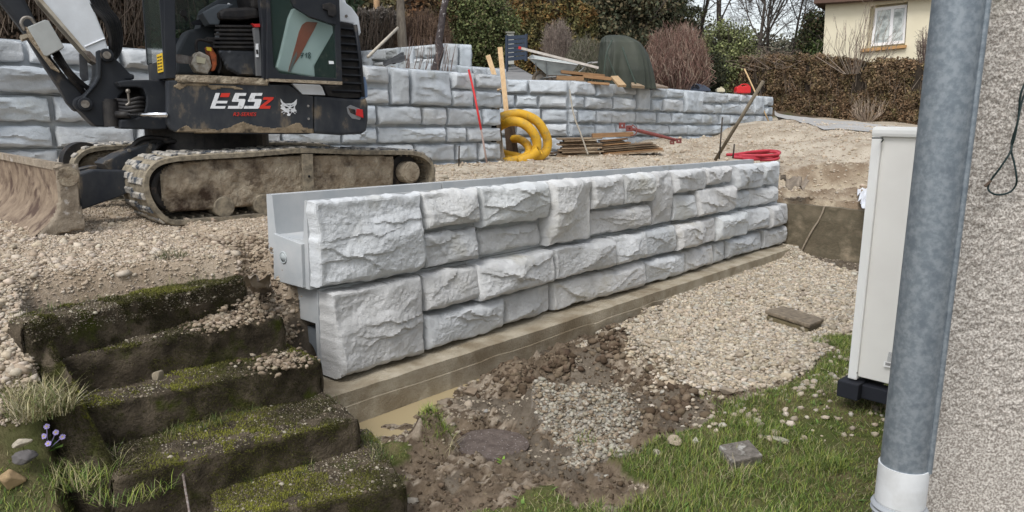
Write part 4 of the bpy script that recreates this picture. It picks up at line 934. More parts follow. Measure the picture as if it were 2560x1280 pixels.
# downpipe
M_zinc = mat('weathered_zinc', (.185, .22, .25), (.27, .305, .335), scale=75, rough=.5, metal=.45, bump=.05, bscale=40, c3=(.155, .185, .215), s3=30, t3=(.52, .70), lo=.40, hi=.60, detail=5)
M_pvc = mat('white_plastic_pipe', (.68, .70, .71), (.55, .57, .58), scale=7, rough=.5, c3=(.42, .42, .40), s3=4, t3=(.56, .75))
pc = Yp(2322, 640, 1.62); R_ = .0505
dp = thing('downpipe', 'galvanised zinc rain downpipe with white plastic lower section at the house corner', 'downpipe', (pc[0], pc[1], 0))
zj = float(Yp(2255, 1165, 1.62)[2]); zc = float(Yp(2240, 1252, 1.62)[2])
def vt(mb, x, y, r, z0, z1, n=48, rings=2):
    return mb.tube([(x, y, z0+(z1-z0)*k/rings) for k in range(rings+1)], r, n)
mb = MB(); vt(mb, pc[0], pc[1], R_, zj, 5.2); mb.build('zinc_pipe', M_zinc, dp, smooth=True, auto=40)
sa = -.72; sx, sy = pc[0]+(R_+.001)*math.cos(sa), pc[1]+(R_+.001)*math.sin(sa)
mb = MB(); vt(mb, sx, sy, .0075, zj, 5.2, 10); mb.build('seam', M_zinc, dp, smooth=True, auto=40)
mb = MB(); vt(mb, pc[0], pc[1], R_+.0035, zc, zj+.004); vt(mb, pc[0], pc[1], R_+.0015, -.3, zc)
mb.build('plastic_pipe', M_pvc, dp, smooth=True, auto=40)
mb = MB()
pr_ = [(0, .002), (.004, .009), (.008, .011), (.012, .009), (.014, .005), (.016, .009), (.020, .011), (.024, .009), (.027, .005), (.09, .005)]; mb.tube([(pc[0], pc[1], zc-.004-a) for a, b in pr_], [R_+b for a, b in pr_], 48)
mb.build('collar', mat('grey_collar', (.33, .35, .37), rough=.5), dp, smooth=True, auto=40)
# dark strip added as the shade in the gap between pipe and wall
mb = MB(); bq = np.array([pc[0]+.085, pc[1]+.085, 0]); mb.abox(pc[0]+.045, pc[0]+.075, pc[1]+.06, pc[1]+.11, -.3, 5.2); mb.build('gap_shade', mat('gap_shade_dark', (.03, .045, .04), rough=.7), dp)
# loose cable
cb = [(2572, 190), (2552, 235), (2545, 300), (2530, 352), (2527, 378), (2500, 420), (2478, 450), (2470, 470), (2478, 482), (2498, 487), (2525, 480), (2540, 462), (2541, 440), (2535, 405), (2528, 375), (2536, 345), (2545, 300), (2556, 250), (2575, 205)]
cpts = [HP.at(a, b, -.02-.006*math.sin(i*1.7)) for i, (a, b) in enumerate(cb)]
mb = MB(); sp = smooth_path(cpts, 7); mb.tube(sp, .0023, 7); o = mb.build('cable', mat('dark_green_cable', (.012, .028, .028), rough=.5), None, True, loc=cpts[0]); tag(o, 'thin dark green twisted cable hanging in a loop on the roughcast wall', 'cable')
mb = MB(); mb.tube([HP.at(2478, 452, -.02), HP.at(2462, 466, -.02)], [.003, .0035], 6); mb.build('cable_end', mat('cable_tip', (.1, .07, .05)), o)
# heat pump
PA, PB = Zp(2122, 945, .16), Zp(2222, 970, .16)
AP = Plane(PA, PB-PA); h0, h1 = .16, float(Yp(2187, 316, PA[1])[2]); 
M_ac = mat('offwhite_casing', (.82, .83, .82), (.77, .78, .765), scale=2, rough=.4, spec=.4); M_ac2 = mat('cream_panel', (.78, .775, .745), (.73, .72, .69), scale=2.5, rough=.45, spec=.4)
hp = thing('heat_pump', 'tall off-white heat pump unit standing on black feet beside the house', 'heat pump', AP.P(.3, .2, 0))
WA = .95; DA = .38
mb = MB(); mb.prism([AP.P(.012, .012, h0+.02), AP.P(WA-.012, .012, h0+.02), AP.P(WA-.012, DA, h0+.02), AP.P(.012, DA, h0+.02)], (0, 0, h1-h0-.08)); mb.build('casing', M_ac2, hp, bevel=.006)
mb = MB(); mb.prism([AP.P(-.006, -.008, h0), AP.P(.05, -.008, h0), AP.P(.05, .04, h0), AP.P(-.006, .04, h0)], (0, 0, h1-h0-.03)); mb.build('corner_post', M_ac, hp, bevel=.008)
mb = MB(); mb.prism([AP.P(-.010, -.016, h1-.06), AP.P(WA, -.016, h1-.06), AP.P(WA, DA+.01, h1-.06), AP.P(-.010, DA+.01, h1-.06)], (0, 0, .06)); mb.build('top_cover', M_ac, hp, bevel=.02)
mb = MB(); asm = AP.a(2258, 640); mb.prism([AP.P(asm, .0, h0+.02), AP.P(asm+.50, .0, h0+.02), AP.P(asm+.50, .010, h0+.02), AP.P(asm, .010, h0+.02)], (0, 0, h1-h0-.10)); mb.build('service_panel', M_ac2, hp, bevel=.003)
st1 = [AP.at(2222, 880, -.006), AP.at(2240, 884, -.006), AP.at(2236, 906, -.006), AP.at(2217, 902, -.006)]
mb = MB(); mb.prism(st1, AP.n*.003); mb.build('rating_sticker', mat('grey_sticker', (.36, .37, .38), (.55, .55, .55), scale=160), hp)
mb = MB(); mb.prism([AP.at(2210, 903, -.006), AP.at(2236, 908, -.006), AP.at(2234, 921, -.006), AP.at(2208, 916, -.006)], AP.n*.003); bs = mb.build('barcode_sticker', mat('white_sticker', (.85, .85, .85)), hp)
mb = MB()
for k in range(9):
    a = 2214+k*2.1; mb.prism([AP.at(a, 906+k*.4, -.0075), AP.at(a+1.1, 906.2+k*.4, -.0075), AP.at(a+.6, 913+k*.4, -.0075), AP.at(a-.5, 912.8+k*.4, -.0075)], AP.n*.001)
mb.build('barcode', mat('black_ink', (.02, .02, .02)), bs)
mb = MB()
for a0 in (-.045, WA-.15): mb.prism([AP.P(a0, -.06, h0-.115), AP.P(a0+.13, -.06, h0-.115), AP.P(a0+.13, DA+.08, h0-.115), AP.P(a0, DA+.08, h0-.115)], (0, 0, .105))
mb.prism([AP.P(.08, .0, h0-.11), AP.P(WA-.12, .0, h0-.11), AP.P(WA-.12, .10, h0-.11), AP.P(.08, .10, h0-.11)], (0, 0, .09))
mb.build('rubber_feet', mat('black_rubber', (.018, .020, .028), rough=.7), hp, bevel=.008)
mb = MB(); mb.disc(AP.at(2142, 932, -.004), AP.n, .006, .006, 12); mb.build('screw', mat('screw_steel', (.3, .3, .3), metal=.8, rough=.4), hp)
# draw wire tied to the cover corner
mb = MB(); p = AP.at(2206, 345, -.02); mb.tube([AP.at(2180, 345, -.1), p, AP.at(2208, 350, -.02), AP.at(2203, 356, -.02)], .004, 5); mb.build('wire_knot', mat('wire', (.02, .03, .03)), hp)
# cloth scraps
def cloth(name, pts3, m, label, cat, seed, th=.004, amp=.03, nu=26, nv=18):
    """pts3: four 3-D corners, wrinkled sheet"""
    A, B, C, D = [np.array(p) for p in pts3]; V = []
    for side in (0, 1):
        for j in range(nv):
            for i in range(nu):
                u, v = i/(nu-1), j/(nv-1); p = (A*(1-u)+B*u)*(1-v)+(D*(1-u)+C*u)*v
                w = amp*(fbm(u*3.0+seed, v*6+.5*u, seed, seed, 3)*2+.3*math.sin(12*v+5*u+seed)); V.append(p+np.array([.3*w, 0, w-side*th]))
    V = np.array(V); I = np.arange(nu*nv).reshape(nv, nu); F = np.stack([I[:-1, :-1], I[:-1, 1:], I[1:, 1:], I[1:, :-1]], -1).reshape(-1, 4)
    mb = MB(); mb.add(V, F.tolist()+(F+nu*nv)[:, ::-1].tolist()); o = mb.build(name, m, None, True, loc=A); tag(o, label, cat); return o
M_geo = mat('geotextile', (.30, .255, .205), (.20, .165, .13), scale=9, rough=.95, bump=.3, bscale=90)
cloth('geotextile', [Zp(608, 692, .84), Zp(672, 690, .88), Zp(690, 735, .60), Zp(640, 730, .66)], M_geo, 'crumpled taupe geotextile scrap between the top step and the wall end', 'cloth', 3)
cloth('geotextile', [Zp(1945, 452, .88), Zp(1985, 438, .97), Zp(2022, 455, .90), Zp(2010, 472, .82)], M_geo, 'crumpled brown geotextile scrap on the slope right of the wall end', 'cloth', 5, amp=.07)
cloth('plastic_film', [Zp(2145, 470, .78), Zp(2172, 462, .80), Zp(2172, 520, .68), Zp(2150, 512, .68)], mat('white_film', (.70, .72, .76), rough=.35), 'crumpled white plastic film on the gravel slope beside the heat pump', 'plastic film', 8, amp=.04)
# ------------------------------------------------------------------ excavator
M_blk = mat('charcoal_paint', (.016, .019, .025), (.026, .029, .034), scale=6, rough=.5, spec=.28, bump=.04, bscale=30, c3=(.16, .13, .095), s3=4.5, t3=(.60, .78), detail=8)
M_skirt = mat('dusty_charcoal_paint', (.020, .025, .034), (.055, .058, .062), scale=5, rough=.5, spec=.28, c3=(.23, .18, .12), s3=5, t3=(.56, .70), stretch=(1, 1, .5), detail=9)
M_mud = mat('caked_mud', (.44, .38, .29), (.24, .19, .135), scale=7, bump=1.0, bscale=35, bdist=.03, rough=1, c3=(.07, .05, .038), s3=4, t3=(.52, .68), detail=9, spec=.1)
M_rub = mat('muddy_rubber', (.44, .41, .36), (.06, .07, .085), scale=13, bump=.9, bscale=40, bdist=.015, rough=.95, c3=(.42, .40, .36), s3=9, t3=(.58, .68), lo=.44, hi=.60, detail=8)
M_edge = mat('dried_mud_rubber', (.33, .285, .21), (.15, .13, .10), scale=22, bump=.6, bscale=60, bdist=.01, rough=.95, detail=8)
M_white = mat('machine_white', (.70, .74, .78), (.60, .63, .66), scale=5, rough=.38, spec=.5, c3=(.48, .45, .38), s3=3, t3=(.66, .8))
M_iron = mat('greasy_iron', (.012, .012, .014), (.035, .032, .030), scale=12, rough=.55, bump=.3, bscale=50, c3=(.12, .09, .07), s3=9, t3=(.62, .72))
M_chr = mat('chrome', (.75, .76, .78), rough=.12, metal=1)
M_pin = mat('pin_steel', (.30, .28, .25), (.16, .14, .12), scale=30, rough=.5, metal=.6)
M_gls = mat('tinted_glass', (.035, .055, .05), rough=.08, spec=.6, alpha=.45); 
M_red = mat('red_plastic', (.55, .03, .03), rough=.4)
M_int = mat('cab_grey', (.050, .062, .072), (.065, .075, .085), scale=5, rough=.6)
M_rust = mat('worn_blade_steel', (.30, .235, .17), (.17, .125, .09), scale=9, bump=.5, bscale=40, bdist=.008, rough=.8, c3=(.085, .055, .042), s3=6, t3=(.50, .62), detail=9)
M_plate = mat('muddy_end_plate', (.34, .29, .225), (.20, .165, .125), scale=8, bump=.8, bscale=50, bdist=.012, rough=.95, c3=(.48, .45, .42), s3=12, t3=(.60, .7))
EX = thing('mini_excavator', 'muddy black and white tracked mini excavator parked on the gravel', 'excavator', (-2.6, 6.6, .88))
A0 = Zp(460, 560, .88); TP = Plane(A0, (.70, .714))
tmid = TP.at(640, 440); SPt = np.array([.83, .56]); SP = Plane(tmid+TP.n*.04, SPt)
def poly(mb, pl, pts, b0, b1, mi=0):
    """polygon given as seen from the side, lying at depth b0 and extruded back to b1"""
    P = [pl.at(x, y, b0) for x, y in pts]; return mb.prism(P, pl.n*(b1-b0), mi)
def part(name, m, pl, pts, b0, b1, parent=None, bevel=0, **k):
    mb = MB(); poly(mb, pl, pts, b0, b1); return mb.build(name, m, parent or EX, bevel=bevel, **k)
outer = [(444, 392), (520, 387), (608, 383), (700, 376), (739, 373), (790, 373), (838, 375), (900, 377), (1000, 378), (1040, 380), (1064, 389), (1081, 405), (1088, 430), (1085, 455), (1072, 478), (1045, 495), (1000, 508), (900, 522), (800, 534), (651, 549), (560, 557), (500, 563), (455, 566), (420, 557), (390, 532), (370, 500), (361, 468), (364, 438), (380, 415), (405, 400)]
def track(name_b, dz=0.0):
    base = np.array([[*((lambda p: ((p-TP.p0)@TP.t, p[2]))(TP.at(x, y)))] for x, y in outer])
    base[:, 1] = np.maximum(base[:, 1]+dz, .875)
    # a closed loop resampled evenly
    L = np.concatenate([base, base[:1]]); L = smooth_path(np.stack([L[:, 0], L[:, 1], 0*L[:, 0]], -1), 6)[:, :2]
    seg = np.r_[0, np.cumsum(np.linalg.norm(np.diff(L, axis=0), axis=1))]; tot = seg[-1]; N_ = 168
    s = np.linspace(0, tot, N_, endpoint=False); C = np.stack([np.interp(s, seg, L[:, 0]), np.interp(s, seg, L[:, 1])], -1)
    T_ = np.roll(C, -1, 0)-np.roll(C, 1, 0); T_ /= np.linalg.norm(T_, axis=1)[:, None]; Nn = np.stack([-T_[:, 1], T_[:, 0]], -1)
    cen = C.mean(0); sg = np.sign(((C-cen)*Nn).sum(1).mean()); return C, Nn*sg, T_, N_
WT = .50
def build_track(b0, dz=0.0):
    C, Nn, T_, N_ = track('t', dz); P3 = lambda c, b: TP.P(c[0], b, c[1])
    mb = MB(); V = []
    sect = [(0, -.034), (0, 0), (.012, .010), (WT-.012, .010), (WT, 0), (WT, -.034)]
    for k in range(N_):
        for (b, o) in sect: V.append(P3(C[k]+Nn[k]*o, b0+b))
    m = len(sect); mb.add(V, [(k*m+j, k*m+(j+1) % m, ((k+1) % N_)*m+(j+1) % m, ((k+1) % N_)*m+j) for k in range(N_) for j in range(m)])
    tr = mb.build('rubber_track', M_edge, EX, smooth=True, auto=40)
    mb = MB(); rg = np.random.default_rng(int(b0*10)+1)
    for k in range(0, N_, 3):
        c, n_, t_ = C[k], Nn[k], T_[k]
        for half in (0, 1):
            o = .014*(1 if half else -1); h = .013*rg.uniform(.6, 1.2); wd = .040
            c2 = c+t_*o; bs = (b0+.01, b0+WT*.56) if half == 0 else (b0+WT*.44, b0+WT-.01)
            V = []
            for b in bs:
                for (tt, hh) in ((-wd, .006), (-wd*.7, .010+h), (wd*.7, .010+h), (wd, .006)): V.append(P3(c2+t_*tt*.75+n_*hh, b))
            mb.add(V, [(0, 1, 2, 3), (7, 6, 5, 4), (0, 4, 5, 1), (1, 5, 6, 2), (2, 6, 7, 3), (3, 7, 4, 0)])
    mb.build('tread', M_rub, tr, bevel=.005)
    mb = MB()
    for k in range(0, N_, 2):
        c, n_, t_ = C[k], Nn[k], T_[k]; q = [P3(c+t_*a-n_*o, b0+.10) for a, o in ((-.012, .03), (.012, .03), (.008, .052), (-.008, .052))]; mb.prism(q, TP.n*.20)
    mb.build('inner_lugs', M_edge, tr)
    return tr
build_track(0.0); build_track(1.72, .015)
fr_pts = [(403, 445), (412, 424), (437, 410), (520, 401), (595, 397), (760, 388), (979, 389), (984, 400), (982, 458), (976, 480), (850, 492), (700, 508), (640, 515), (523, 522), (430, 530), (418, 518), (408, 490)]
def rough_poly(name, m, pl, pts, b0, th, res, amp, seed, parent):
    """plate with an uneven muddy face"""
    P = np.array([[(q-pl.p0)@pl.t, q[2]] for q in (pl.at(x, y, b0) for x, y in pts)])
    a0, a1, z0, z1 = P[:, 0].min(), P[:, 0].max(), P[:, 1].min(), P[:, 1].max()
    ua, va = np.arange(a0, a1, res), np.arange(z0, z1, res); U, Vv = np.meshgrid(ua, va); ins = inpoly(U, Vv, P.tolist())
    h = amp*(fbm(U*6, Vv*6, seed, seed, 5, .62)*1.3+.35)+.3*amp*fbm(U*40, Vv*40, 1, seed+2, 2)
    X = pl.p0+pl.t*U[..., None]+pl.n*(b0-np.where(ins, h, -.02))[..., None]+np.array([0, 0, 1.])*Vv[..., None]
    I = np.arange(U.size).reshape(U.shape); q = ins[:-1, :-1]|ins[1:, :-1]|ins[:-1, 1:]|ins[1:, 1:]; F = np.stack([I[:-1, :-1], I[:-1, 1:], I[1:, 1:], I[1:, :-1]], -1)[q]
    mb = MB(); mb.add(X.reshape(-1, 3), F.tolist()); poly(mb, pl, pts, b0+.02, b0+th); return mb.build(name, m, parent, smooth=True, auto=60)
tf = rough_poly('track_frame', M_mud, TP, fr_pts, .045, .28, .013, .022, 3, EX)
part('lug_strap', M_edge, TP, [(756, 385), (782, 385), (785, 478), (762, 480)], .0, .03, tf)
mb = MB(); mb.disc(TP.at(773, 441, -.004), TP.n, .011, .006, 12); mb.build('hole', mat('dark_hole', (.01, .01, .01)), tf)
ctr_ = TP.at(1024, 431, .02); mb = MB(); mb.disc(ctr_+TP.n*.03, TP.n, .105, .12, 30); mb.disc(ctr_-TP.n*.034, TP.n, .088, .012, 30); hub = mb.build('drive_motor', M_mud, EX, bevel=.006)
mb = MB(); mb.disc(ctr_+TP.n*.14, TP.n, .17, .10, 36); mb.build('sprocket', M_iron, EX)
ctr_ = TP.at(432, 470, .1); mb = MB(); mb.disc(ctr_+TP.n*.05, TP.n, .185, .12, 36); mb.ring(ctr_-TP.n*.02, TP.n, .15, .03, .03); mb.build('idler_wheel', M_iron, EX)
for x, y in ((558, 517), (655, 510), (760, 500), (860, 489)):
    mb = MB(); c = TP.at(x, y, .05); mb.disc(c+TP.n*.05, TP.n, .085, .16, 26); mb.build('track_roller', M_edge, EX, bevel=.008)
farf = rough_poly('track_frame', M_mud, TP, [(190, 420), (205, 395), (260, 378), (420, 362), (420, 420), (300, 450), (200, 455)], 1.79, .25, .02, .02, 7, EX)
mb = MB(); c = TP.at(215, 405, 1.8); mb.disc(c+TP.n*.1, TP.n, .18, .14, 30); mb.build('idler_wheel', M_iron, EX)
# chassis and slew ring
mb = MB(); am = TP.a(640, 440); zc_ = 1.16
mb.box(TP.P(am, .90, 1.20), TP.t*1.5, TP.n*1.2, (0, 0, .26)); mb.build('chassis', M_iron, EX, bevel=.02)
mb = MB(); cc_ = TP.P(am+.02, .92, 0); mb.tube([cc_+[0, 0, 1.28], cc_+[0, 0, 1.60]], .52, 40); mb.build('slew_ring', M_iron, EX)
mb = MB()
for k in range(7):
    w = np.random.default_rng(k).uniform(-.1, .1, 3); P = smooth_path([TP.P(am-.9+.1*k, .75, 1.22), TP.P(am-.70+.05*k, .7+w[0], 1.47+w[1]*.4), TP.P(am-.35, .7+w[2], 1.5)], 6); mb.tube(P, .022, 7)
mb.build('hoses', M_iron, EX, smooth=True)
# dozer blade
prof = [(141, 417), (147, 440), (151, 470), (151, 500), (143, 530), (122, 560), (88, 592)]
pr3 = [((q-TP.p0)@TP.t, q[2]) for q in (TP.at(x, y, .0) for x, y in prof)]
pr3 = [(a, max(z, .80)) for a, z in pr3]
mb = MB(); nb = 60; V = []; sm = smooth_path(np.array([(a, z, 0) for a, z in pr3]), 5)[:, :2]
for th in (0, .022):
    for k in range(nb):
        b = .0+1.98*k/(nb-1)
        for a, z in sm:
            n = .010*fbm(b*3, z*6, 1, 4, 4); V.append(TP.P(a+th+n, b, z))
V = np.array(V); m = len(sm); I = np.arange(nb*m).reshape(nb, m); F = np.stack([I[:-1, :-1], I[:-1, 1:], I[1:, 1:], I[1:, :-1]], -1).reshape(-1, 4)
mb.add(V, F.tolist()+(F+nb*m)[:, ::-1].tolist()+[(int(I[k, 0]), int(I[k+1, 0]), int(I[k+1, 0])+nb*m, int(I[k, 0])+nb*m) for k in range(nb-1)]); bl = mb.build('dozer_blade', M_rust, EX, smooth=True, auto=60)
ep = rough_poly('end_plate', M_plate, TP, [(139, 418), (150, 411), (175, 409), (192, 412), (199, 425), (200, 441), (195, 462), (197, 500), (205, 530), (214, 562), (211, 571), (160, 582), (118, 592), (96, 590), (130, 556), (146, 525), (151, 495), (148, 455)], -.02, .03, .012, .006, 9, bl)
mb = MB(); mb.disc(TP.at(170, 441, -.032), TP.n, .068, .006, 24); mb.build('lifting_eye', M_mud, bl)
mb = MB(); p0 = TP.P(pr3[0][0]+.02, .0, pr3[0][1]); mb.box(p0+TP.n*.98, TP.t*.05, TP.n*1.96, (0, 0, .05)); mb.build('top_rail', M_plate, bl)
part('blade_arm', M_skirt, TP, [(193, 437), (235, 425), (330, 427), (335, 475), (300, 492), (205, 525)], .38, .52, bevel=.012)
part('blade_arm', M_skirt, TP, [(193, 425), (235, 415), (330, 417), (335, 455), (300, 472), (205, 500)], 1.35, 1.5)
part('blade_cylinder_guard', M_skirt, TP, [(256, 409), (300, 385), (372, 358), (388, 360), (396, 372), (372, 388), (296, 428), (270, 424)], .60, .82, bevel=.01)
mb = MB(); mb.tube([TP.at(384, 372, .7), TP.at(420, 345, .75)], .03, 12); mb.build('blade_cylinder_rod', M_chr, EX, smooth=True)
for x, y in ((266, 405), (323, 376), (375, 368)): 
    mb = MB(); mb.disc(TP.at(x, y, .597), TP.n, .014, .012, 8); mb.build('bolt', M_pin, EX)
# ---- superstructure
sk = [(418, 200), (560, 200), (672, 203), (674, 212), (723, 214), (737, 222), (750, 233), (770, 237), (784, 240), (784, 333), (770, 336), (600, 335), (440, 330), (428, 324), (419, 310)]
body = part('side_skirt', M_skirt, SP, sk, 0, .10, bevel=.018)
rough_poly('mud_ledge', M_mud, SP, [(437, 186), (520, 188), (655, 195), (673, 200), (672, 213), (600, 213), (440, 203)], -.012, .9, .012, .014, 21, EX)
part('mud_ledge', M_mud, SP, [(672, 196), (856, 204), (856, 212), (672, 203)], -.105, -.03)
cwt = part('counterweight', M_skirt, SP, [(785, 239), (830, 243), (905, 249), (916, 243), (921, 262), (921, 300), (917, 328), (905, 335), (850, 338), (785, 334)], .0, 1.72, bevel=.03)
part('engine_cover_corner', mat('blue_grey_paint', (.13, .19, .30), (.16, .22, .33), rough=.4), SP, [(906, 190), (914, 192), (919, 215), (920, 243), (903, 250)], .02, 1.6, bevel=.01)
mb = MB(); poly(mb, SP, [(425, 205), (850, 212), (850, 325), (440, 325)], .10, 1.70); mb.build('floor_frame', M_iron, EX)
# opposite hood (seen through the cab)
mb = MB(); q0 = SP.at(440, 190, 1.05); q1 = SP.at(850, 190, 1.05)
part('right_hood', M_white, SP, [(520, 60), (850, -40), (880, 40), (880, 205), (520, 200)], 1.15, 1.70, bevel=.03)
M_crust = mat('dried_splash', (.30, .24, .165), (.16, .125, .085), scale=14, bump=.8, bscale=40, rough=1, c3=(.06, .05, .04), s3=12, t3=(.52, .64), detail=9, spec=.1)
rough_poly('mud_crust', M_crust, SP, [(440, 330), (450, 320), (468, 312), (480, 322), (520, 320), (545, 324), (575, 318), (592, 308), (610, 303), (625, 310), (645, 315), (680, 320), (715, 318), (735, 308), (750, 306), (760, 318), (782, 322), (783, 332), (700, 334), (600, 333)], -.003, .006, .008, .0035, 41, body)
rough_poly('mud_crust', M_crust, SP, [(432, 216), (445, 206), (520, 210), (600, 216), (612, 226), (560, 220), (530, 226), (520, 218), (470, 214), (450, 226)], -.003, .006, .008, .003, 43, body)
# logo
def flat(name, m, pl, polys, b, parent, th=.0025):
    mb = MB()
    for P in polys: poly(mb, pl, P, b, b-th)
    return mb.build(name, m, parent)
M_dw, M_dr = mat('decal_white', (.80, .82, .84), (.55, .56, .56), scale=30, lo=.55, hi=.7, rough=.5), mat('decal_red', (.62, .045, .03), rough=.5)
def zc2(P): return [(400+x/3.657, y/3.657) for x, y in P]
E1 = zc2([(458, 992), (508, 850), (548, 850), (523, 922), (618, 922), (611, 945), (514, 945), (505, 970), (600, 970), (592, 994)])
E2 = zc2([(562, 851), (641, 851), (628, 888), (549, 888)])
def five(x0):
    return zc2([(x0+70, 850), (x0+172, 850), (x0+164, 876), (x0+105, 876), (x0+97, 905), (x0+158, 905), (x0+163, 916), (x0+143, 982), (x0+130, 994), (x0, 994), (x0+8, 968), (x0+92, 968), (x0+103, 931), (x0+42, 931), (x0+38, 922)])
lw = flat('model_lettering', M_dw, SP, [E1, five(618), five(765)], -.001, body)
flat('model_lettering', M_dr, SP, [E2, zc2([(948, 888), (1040, 888), (1034, 908), (958, 968), (1012, 968), (1005, 994), (908, 994), (914, 972), (990, 912), (940, 912)])], -.001, body)
def text3(s, px0, py0, px1, h_px, pl, b, m, name, parent, shear=.3, bold=.0):
    cu = bpy.data.curves.new('t', 'FONT'); cu.body = s; cu.size = 1; cu.shear = shear; cu.extrude = .004; cu.offset = bold; to = bpy.data.objects.new('t', cu); COL.objects.link(to)
    dg = bpy.context.evaluated_depsgraph_get(); me = bpy.data.meshes.new_from_object(to.evaluated_get(dg)); bpy.data.objects.remove(to)
    co = np.array([v.co[:] for v in me.vertices]); co[:, 0] -= co[:, 0].min(); wd = co[:, 0].max(); hh = co[:, 1].max()
    o_ = pl.at(px0, py0, b); e_ = pl.at(px1, py0, b); u_ = pl.at(px0, py0-h_px, b); W = (e_-o_)/wd; Hh = (u_-o_)/hh
    P = o_+co[:, :1]*W+co[:, 1:2]*Hh-pl.n*(co[:, 2:3]*.4)
    off = wloc(parent)
    for v, p in zip(me.vertices, P): v.co = p-off
    return link(name, me, m, parent)
text3('R2-SERIES', 583, 290, 641, 9.0, SP, -.002, M_dr, 'series_lettering', body, .25, .0)
# animal head emblem, drawn as flat shapes
head = zc2([(1102, 903), (1128, 938), (1150, 948), (1175, 945), (1200, 945), (1222, 935), (1251, 905), (1248, 950), (1232, 975), (1236, 1000), (1250, 1012), (1228, 1018), (1222, 1030), (1205, 1025), (1196, 1042), (1188, 1059), (1165, 1059), (1160, 1046), (1172, 1036), (1158, 1028), (1140, 1022), (1126, 1008), (1100, 990), (1112, 980), (1100, 962), (1116, 952), (1104, 930)])
em = flat('cat_head_emblem', M_dw, SP, [head, zc2([(1110, 1022), (1150, 1012), (1112, 1030)]), zc2([(1126, 1040), (1155, 1018), (1132, 1042)]), zc2([(1250, 1022), (1215, 1012), (1246, 1028)]), zc2([(1240, 1040), (1208, 1020), (1234, 1043)])], -.001, body)
flat('emblem_eyes', mat('decal_black', (.012, .013, .016)), SP, [zc2([(1135, 968), (1165, 978), (1178, 988), (1150, 990)]), zc2([(1192, 988), (1205, 978), (1226, 970), (1218, 990)]), zc2([(1178, 1000), (1200, 1000), (1190, 1012)]), zc2([(1178, 1020), (1200, 1018), (1192, 1040), (1182, 1036)]), zc2([(1150, 955), (1185, 962), (1182, 968)]), zc2([(1222, 955), (1196, 962), (1198, 968)])], -.0045, body)
# screws, seam, reflector
for x, y in ((770, 265), (771, 297)):
    mb = MB(); mb.disc(SP.at(x, y, -.006), SP.n, .011, .012, 10); mb.build('bolt', M_chr, body)
part('reflector_recess', mat('worn_chrome', (.35, .36, .38), metal=.6, rough=.3), SP, [(867, 268), (876, 262), (900, 272), (905, 292), (900, 300), (880, 296), (870, 284)], -.004, .002, cwt, bevel=.003)
part('tail_reflector', M_red, SP, [(893, 272), (907, 274), (909, 295), (891, 288)], -.022, -.004, cwt, bevel=.003)
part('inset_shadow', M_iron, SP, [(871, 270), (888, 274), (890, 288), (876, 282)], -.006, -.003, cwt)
# white band and louvred rear corner
part('white_band', M_white, SP, [(731, 209), (800, 212), (806, 218), (814, 238), (757, 236)], -.004, .05, bevel=.006)
hood = part('rear_hood', M_white, SP, [(846, -30), (858, 2), (880, 18), (897, 42), (903, 82), (897, 92), (886, 78), (884, 60), (850, 54), (846, 54)], .05, 1.5, bevel=.02)
grille = part('grille', M_iron, SP, [(846, 54), (884, 60), (896, 95), (902, 150), (906, 244), (862, 246), (820, 240), (808, 214), (846, 214)], .03, 1.5, bevel=.01)
for k in range(9):
    y = 64+k*19.5; x1 = 884+min(20, k*3.4); x0 = 852 if k < 8 else 830
    mb = MB(); p = [SP.at(x0, y+8, .028), SP.at(x1-2, y+10, .028), SP.at(x1, y+6, -.012), SP.at(x0, y+3, -.012)]
    mb.prism(p, (0, 0, -.012)); mb.build('louvre', M_blk, grille)
mb = MB(); mb.tube([SP.at(888, 62, .02), SP.at(900, 150, .02), SP.at(907, 242, .02)], .02, 8); mb.build('grille_frame', M_blk, grille, smooth=True)
part('fuel_cap', M_pin, SP, [(863, 37), (868, 36), (870, 41), (866, 44), (862, 42)], .045, .05, hood)
# ---- cab
cab = part('door_pillar', M_blk, SP, [(409, -175), (433, -175), (438, 0), (441, 195), (412, 197), (409, 20)], -.004, .07, bevel=.006)
rp2 = part('rear_pillar', M_blk, SP, [(649, -175), (670, -175), (672, 0), (668, 198), (657, 197), (655, 60), (650, 0)], -.012, .06, bevel=.006)
FPl = Plane(SP.at(410, 100, 0), -SP.n)        # the front of the cab, running away from the viewer
fa = 0.0
def frq(b0, b1, z0, z1, a=0.0): return [SP.P(af+a, b0, z0), SP.P(af+a, b1, z0), SP.P(af+a, b1, z1), SP.P(af+a, b0, z1)]
af = SP.a(409, 100, 0); zb_, zg = float(SP.at(409, 195)[2]), float(SP.at(409, 148)[2])
mb = MB(); mb.prism(frq(0.0, .82, zb_, zg), SP.t*.03); mb.build('front_panel', M_blk, EX, bevel=.004)
mb = MB(); mb.prism(frq(.03, .79, zg+.004, 3.25, -.004), SP.t*.006); mb.build('windscreen', M_gls, EX)
mb = MB()
for b in (.0, .80): mb.prism(frq(b, b+.03, zg, 3.3, -.008), SP.t*.04)
mb.prism(frq(.03, .80, zg+.55, zg+.58, -.008), SP.t*.03); mb.build('windscreen_frame', M_blk, EX)
stk = [SP.P(af-.006, b, z) for b, z in ((.05, zb_+.05), (.30, zb_+.05), (.30, zb_+.19), (.05, zb_+.19))]
mb = MB(); mb.prism([SP.at(390, 162, .0)+[0, 0, 0]]*0 or stk, -SP.t*.003); st_ = mb.build('warning_sticker', mat('yellow_sticker', (.75, .50, .03), rough=.5), EX)
mb = MB()
for r in range(5):
    for cix in range(2): 
        b0_ = .075+.11*cix; z0q = zb_+.065+.024*r; mb.prism([SP.P(af-.0095, b, z) for b, z in ((b0_, z0q), (b0_+.09, z0q), (b0_+.09, z0q+.010), (b0_, z0q+.010))], -SP.t*.001)
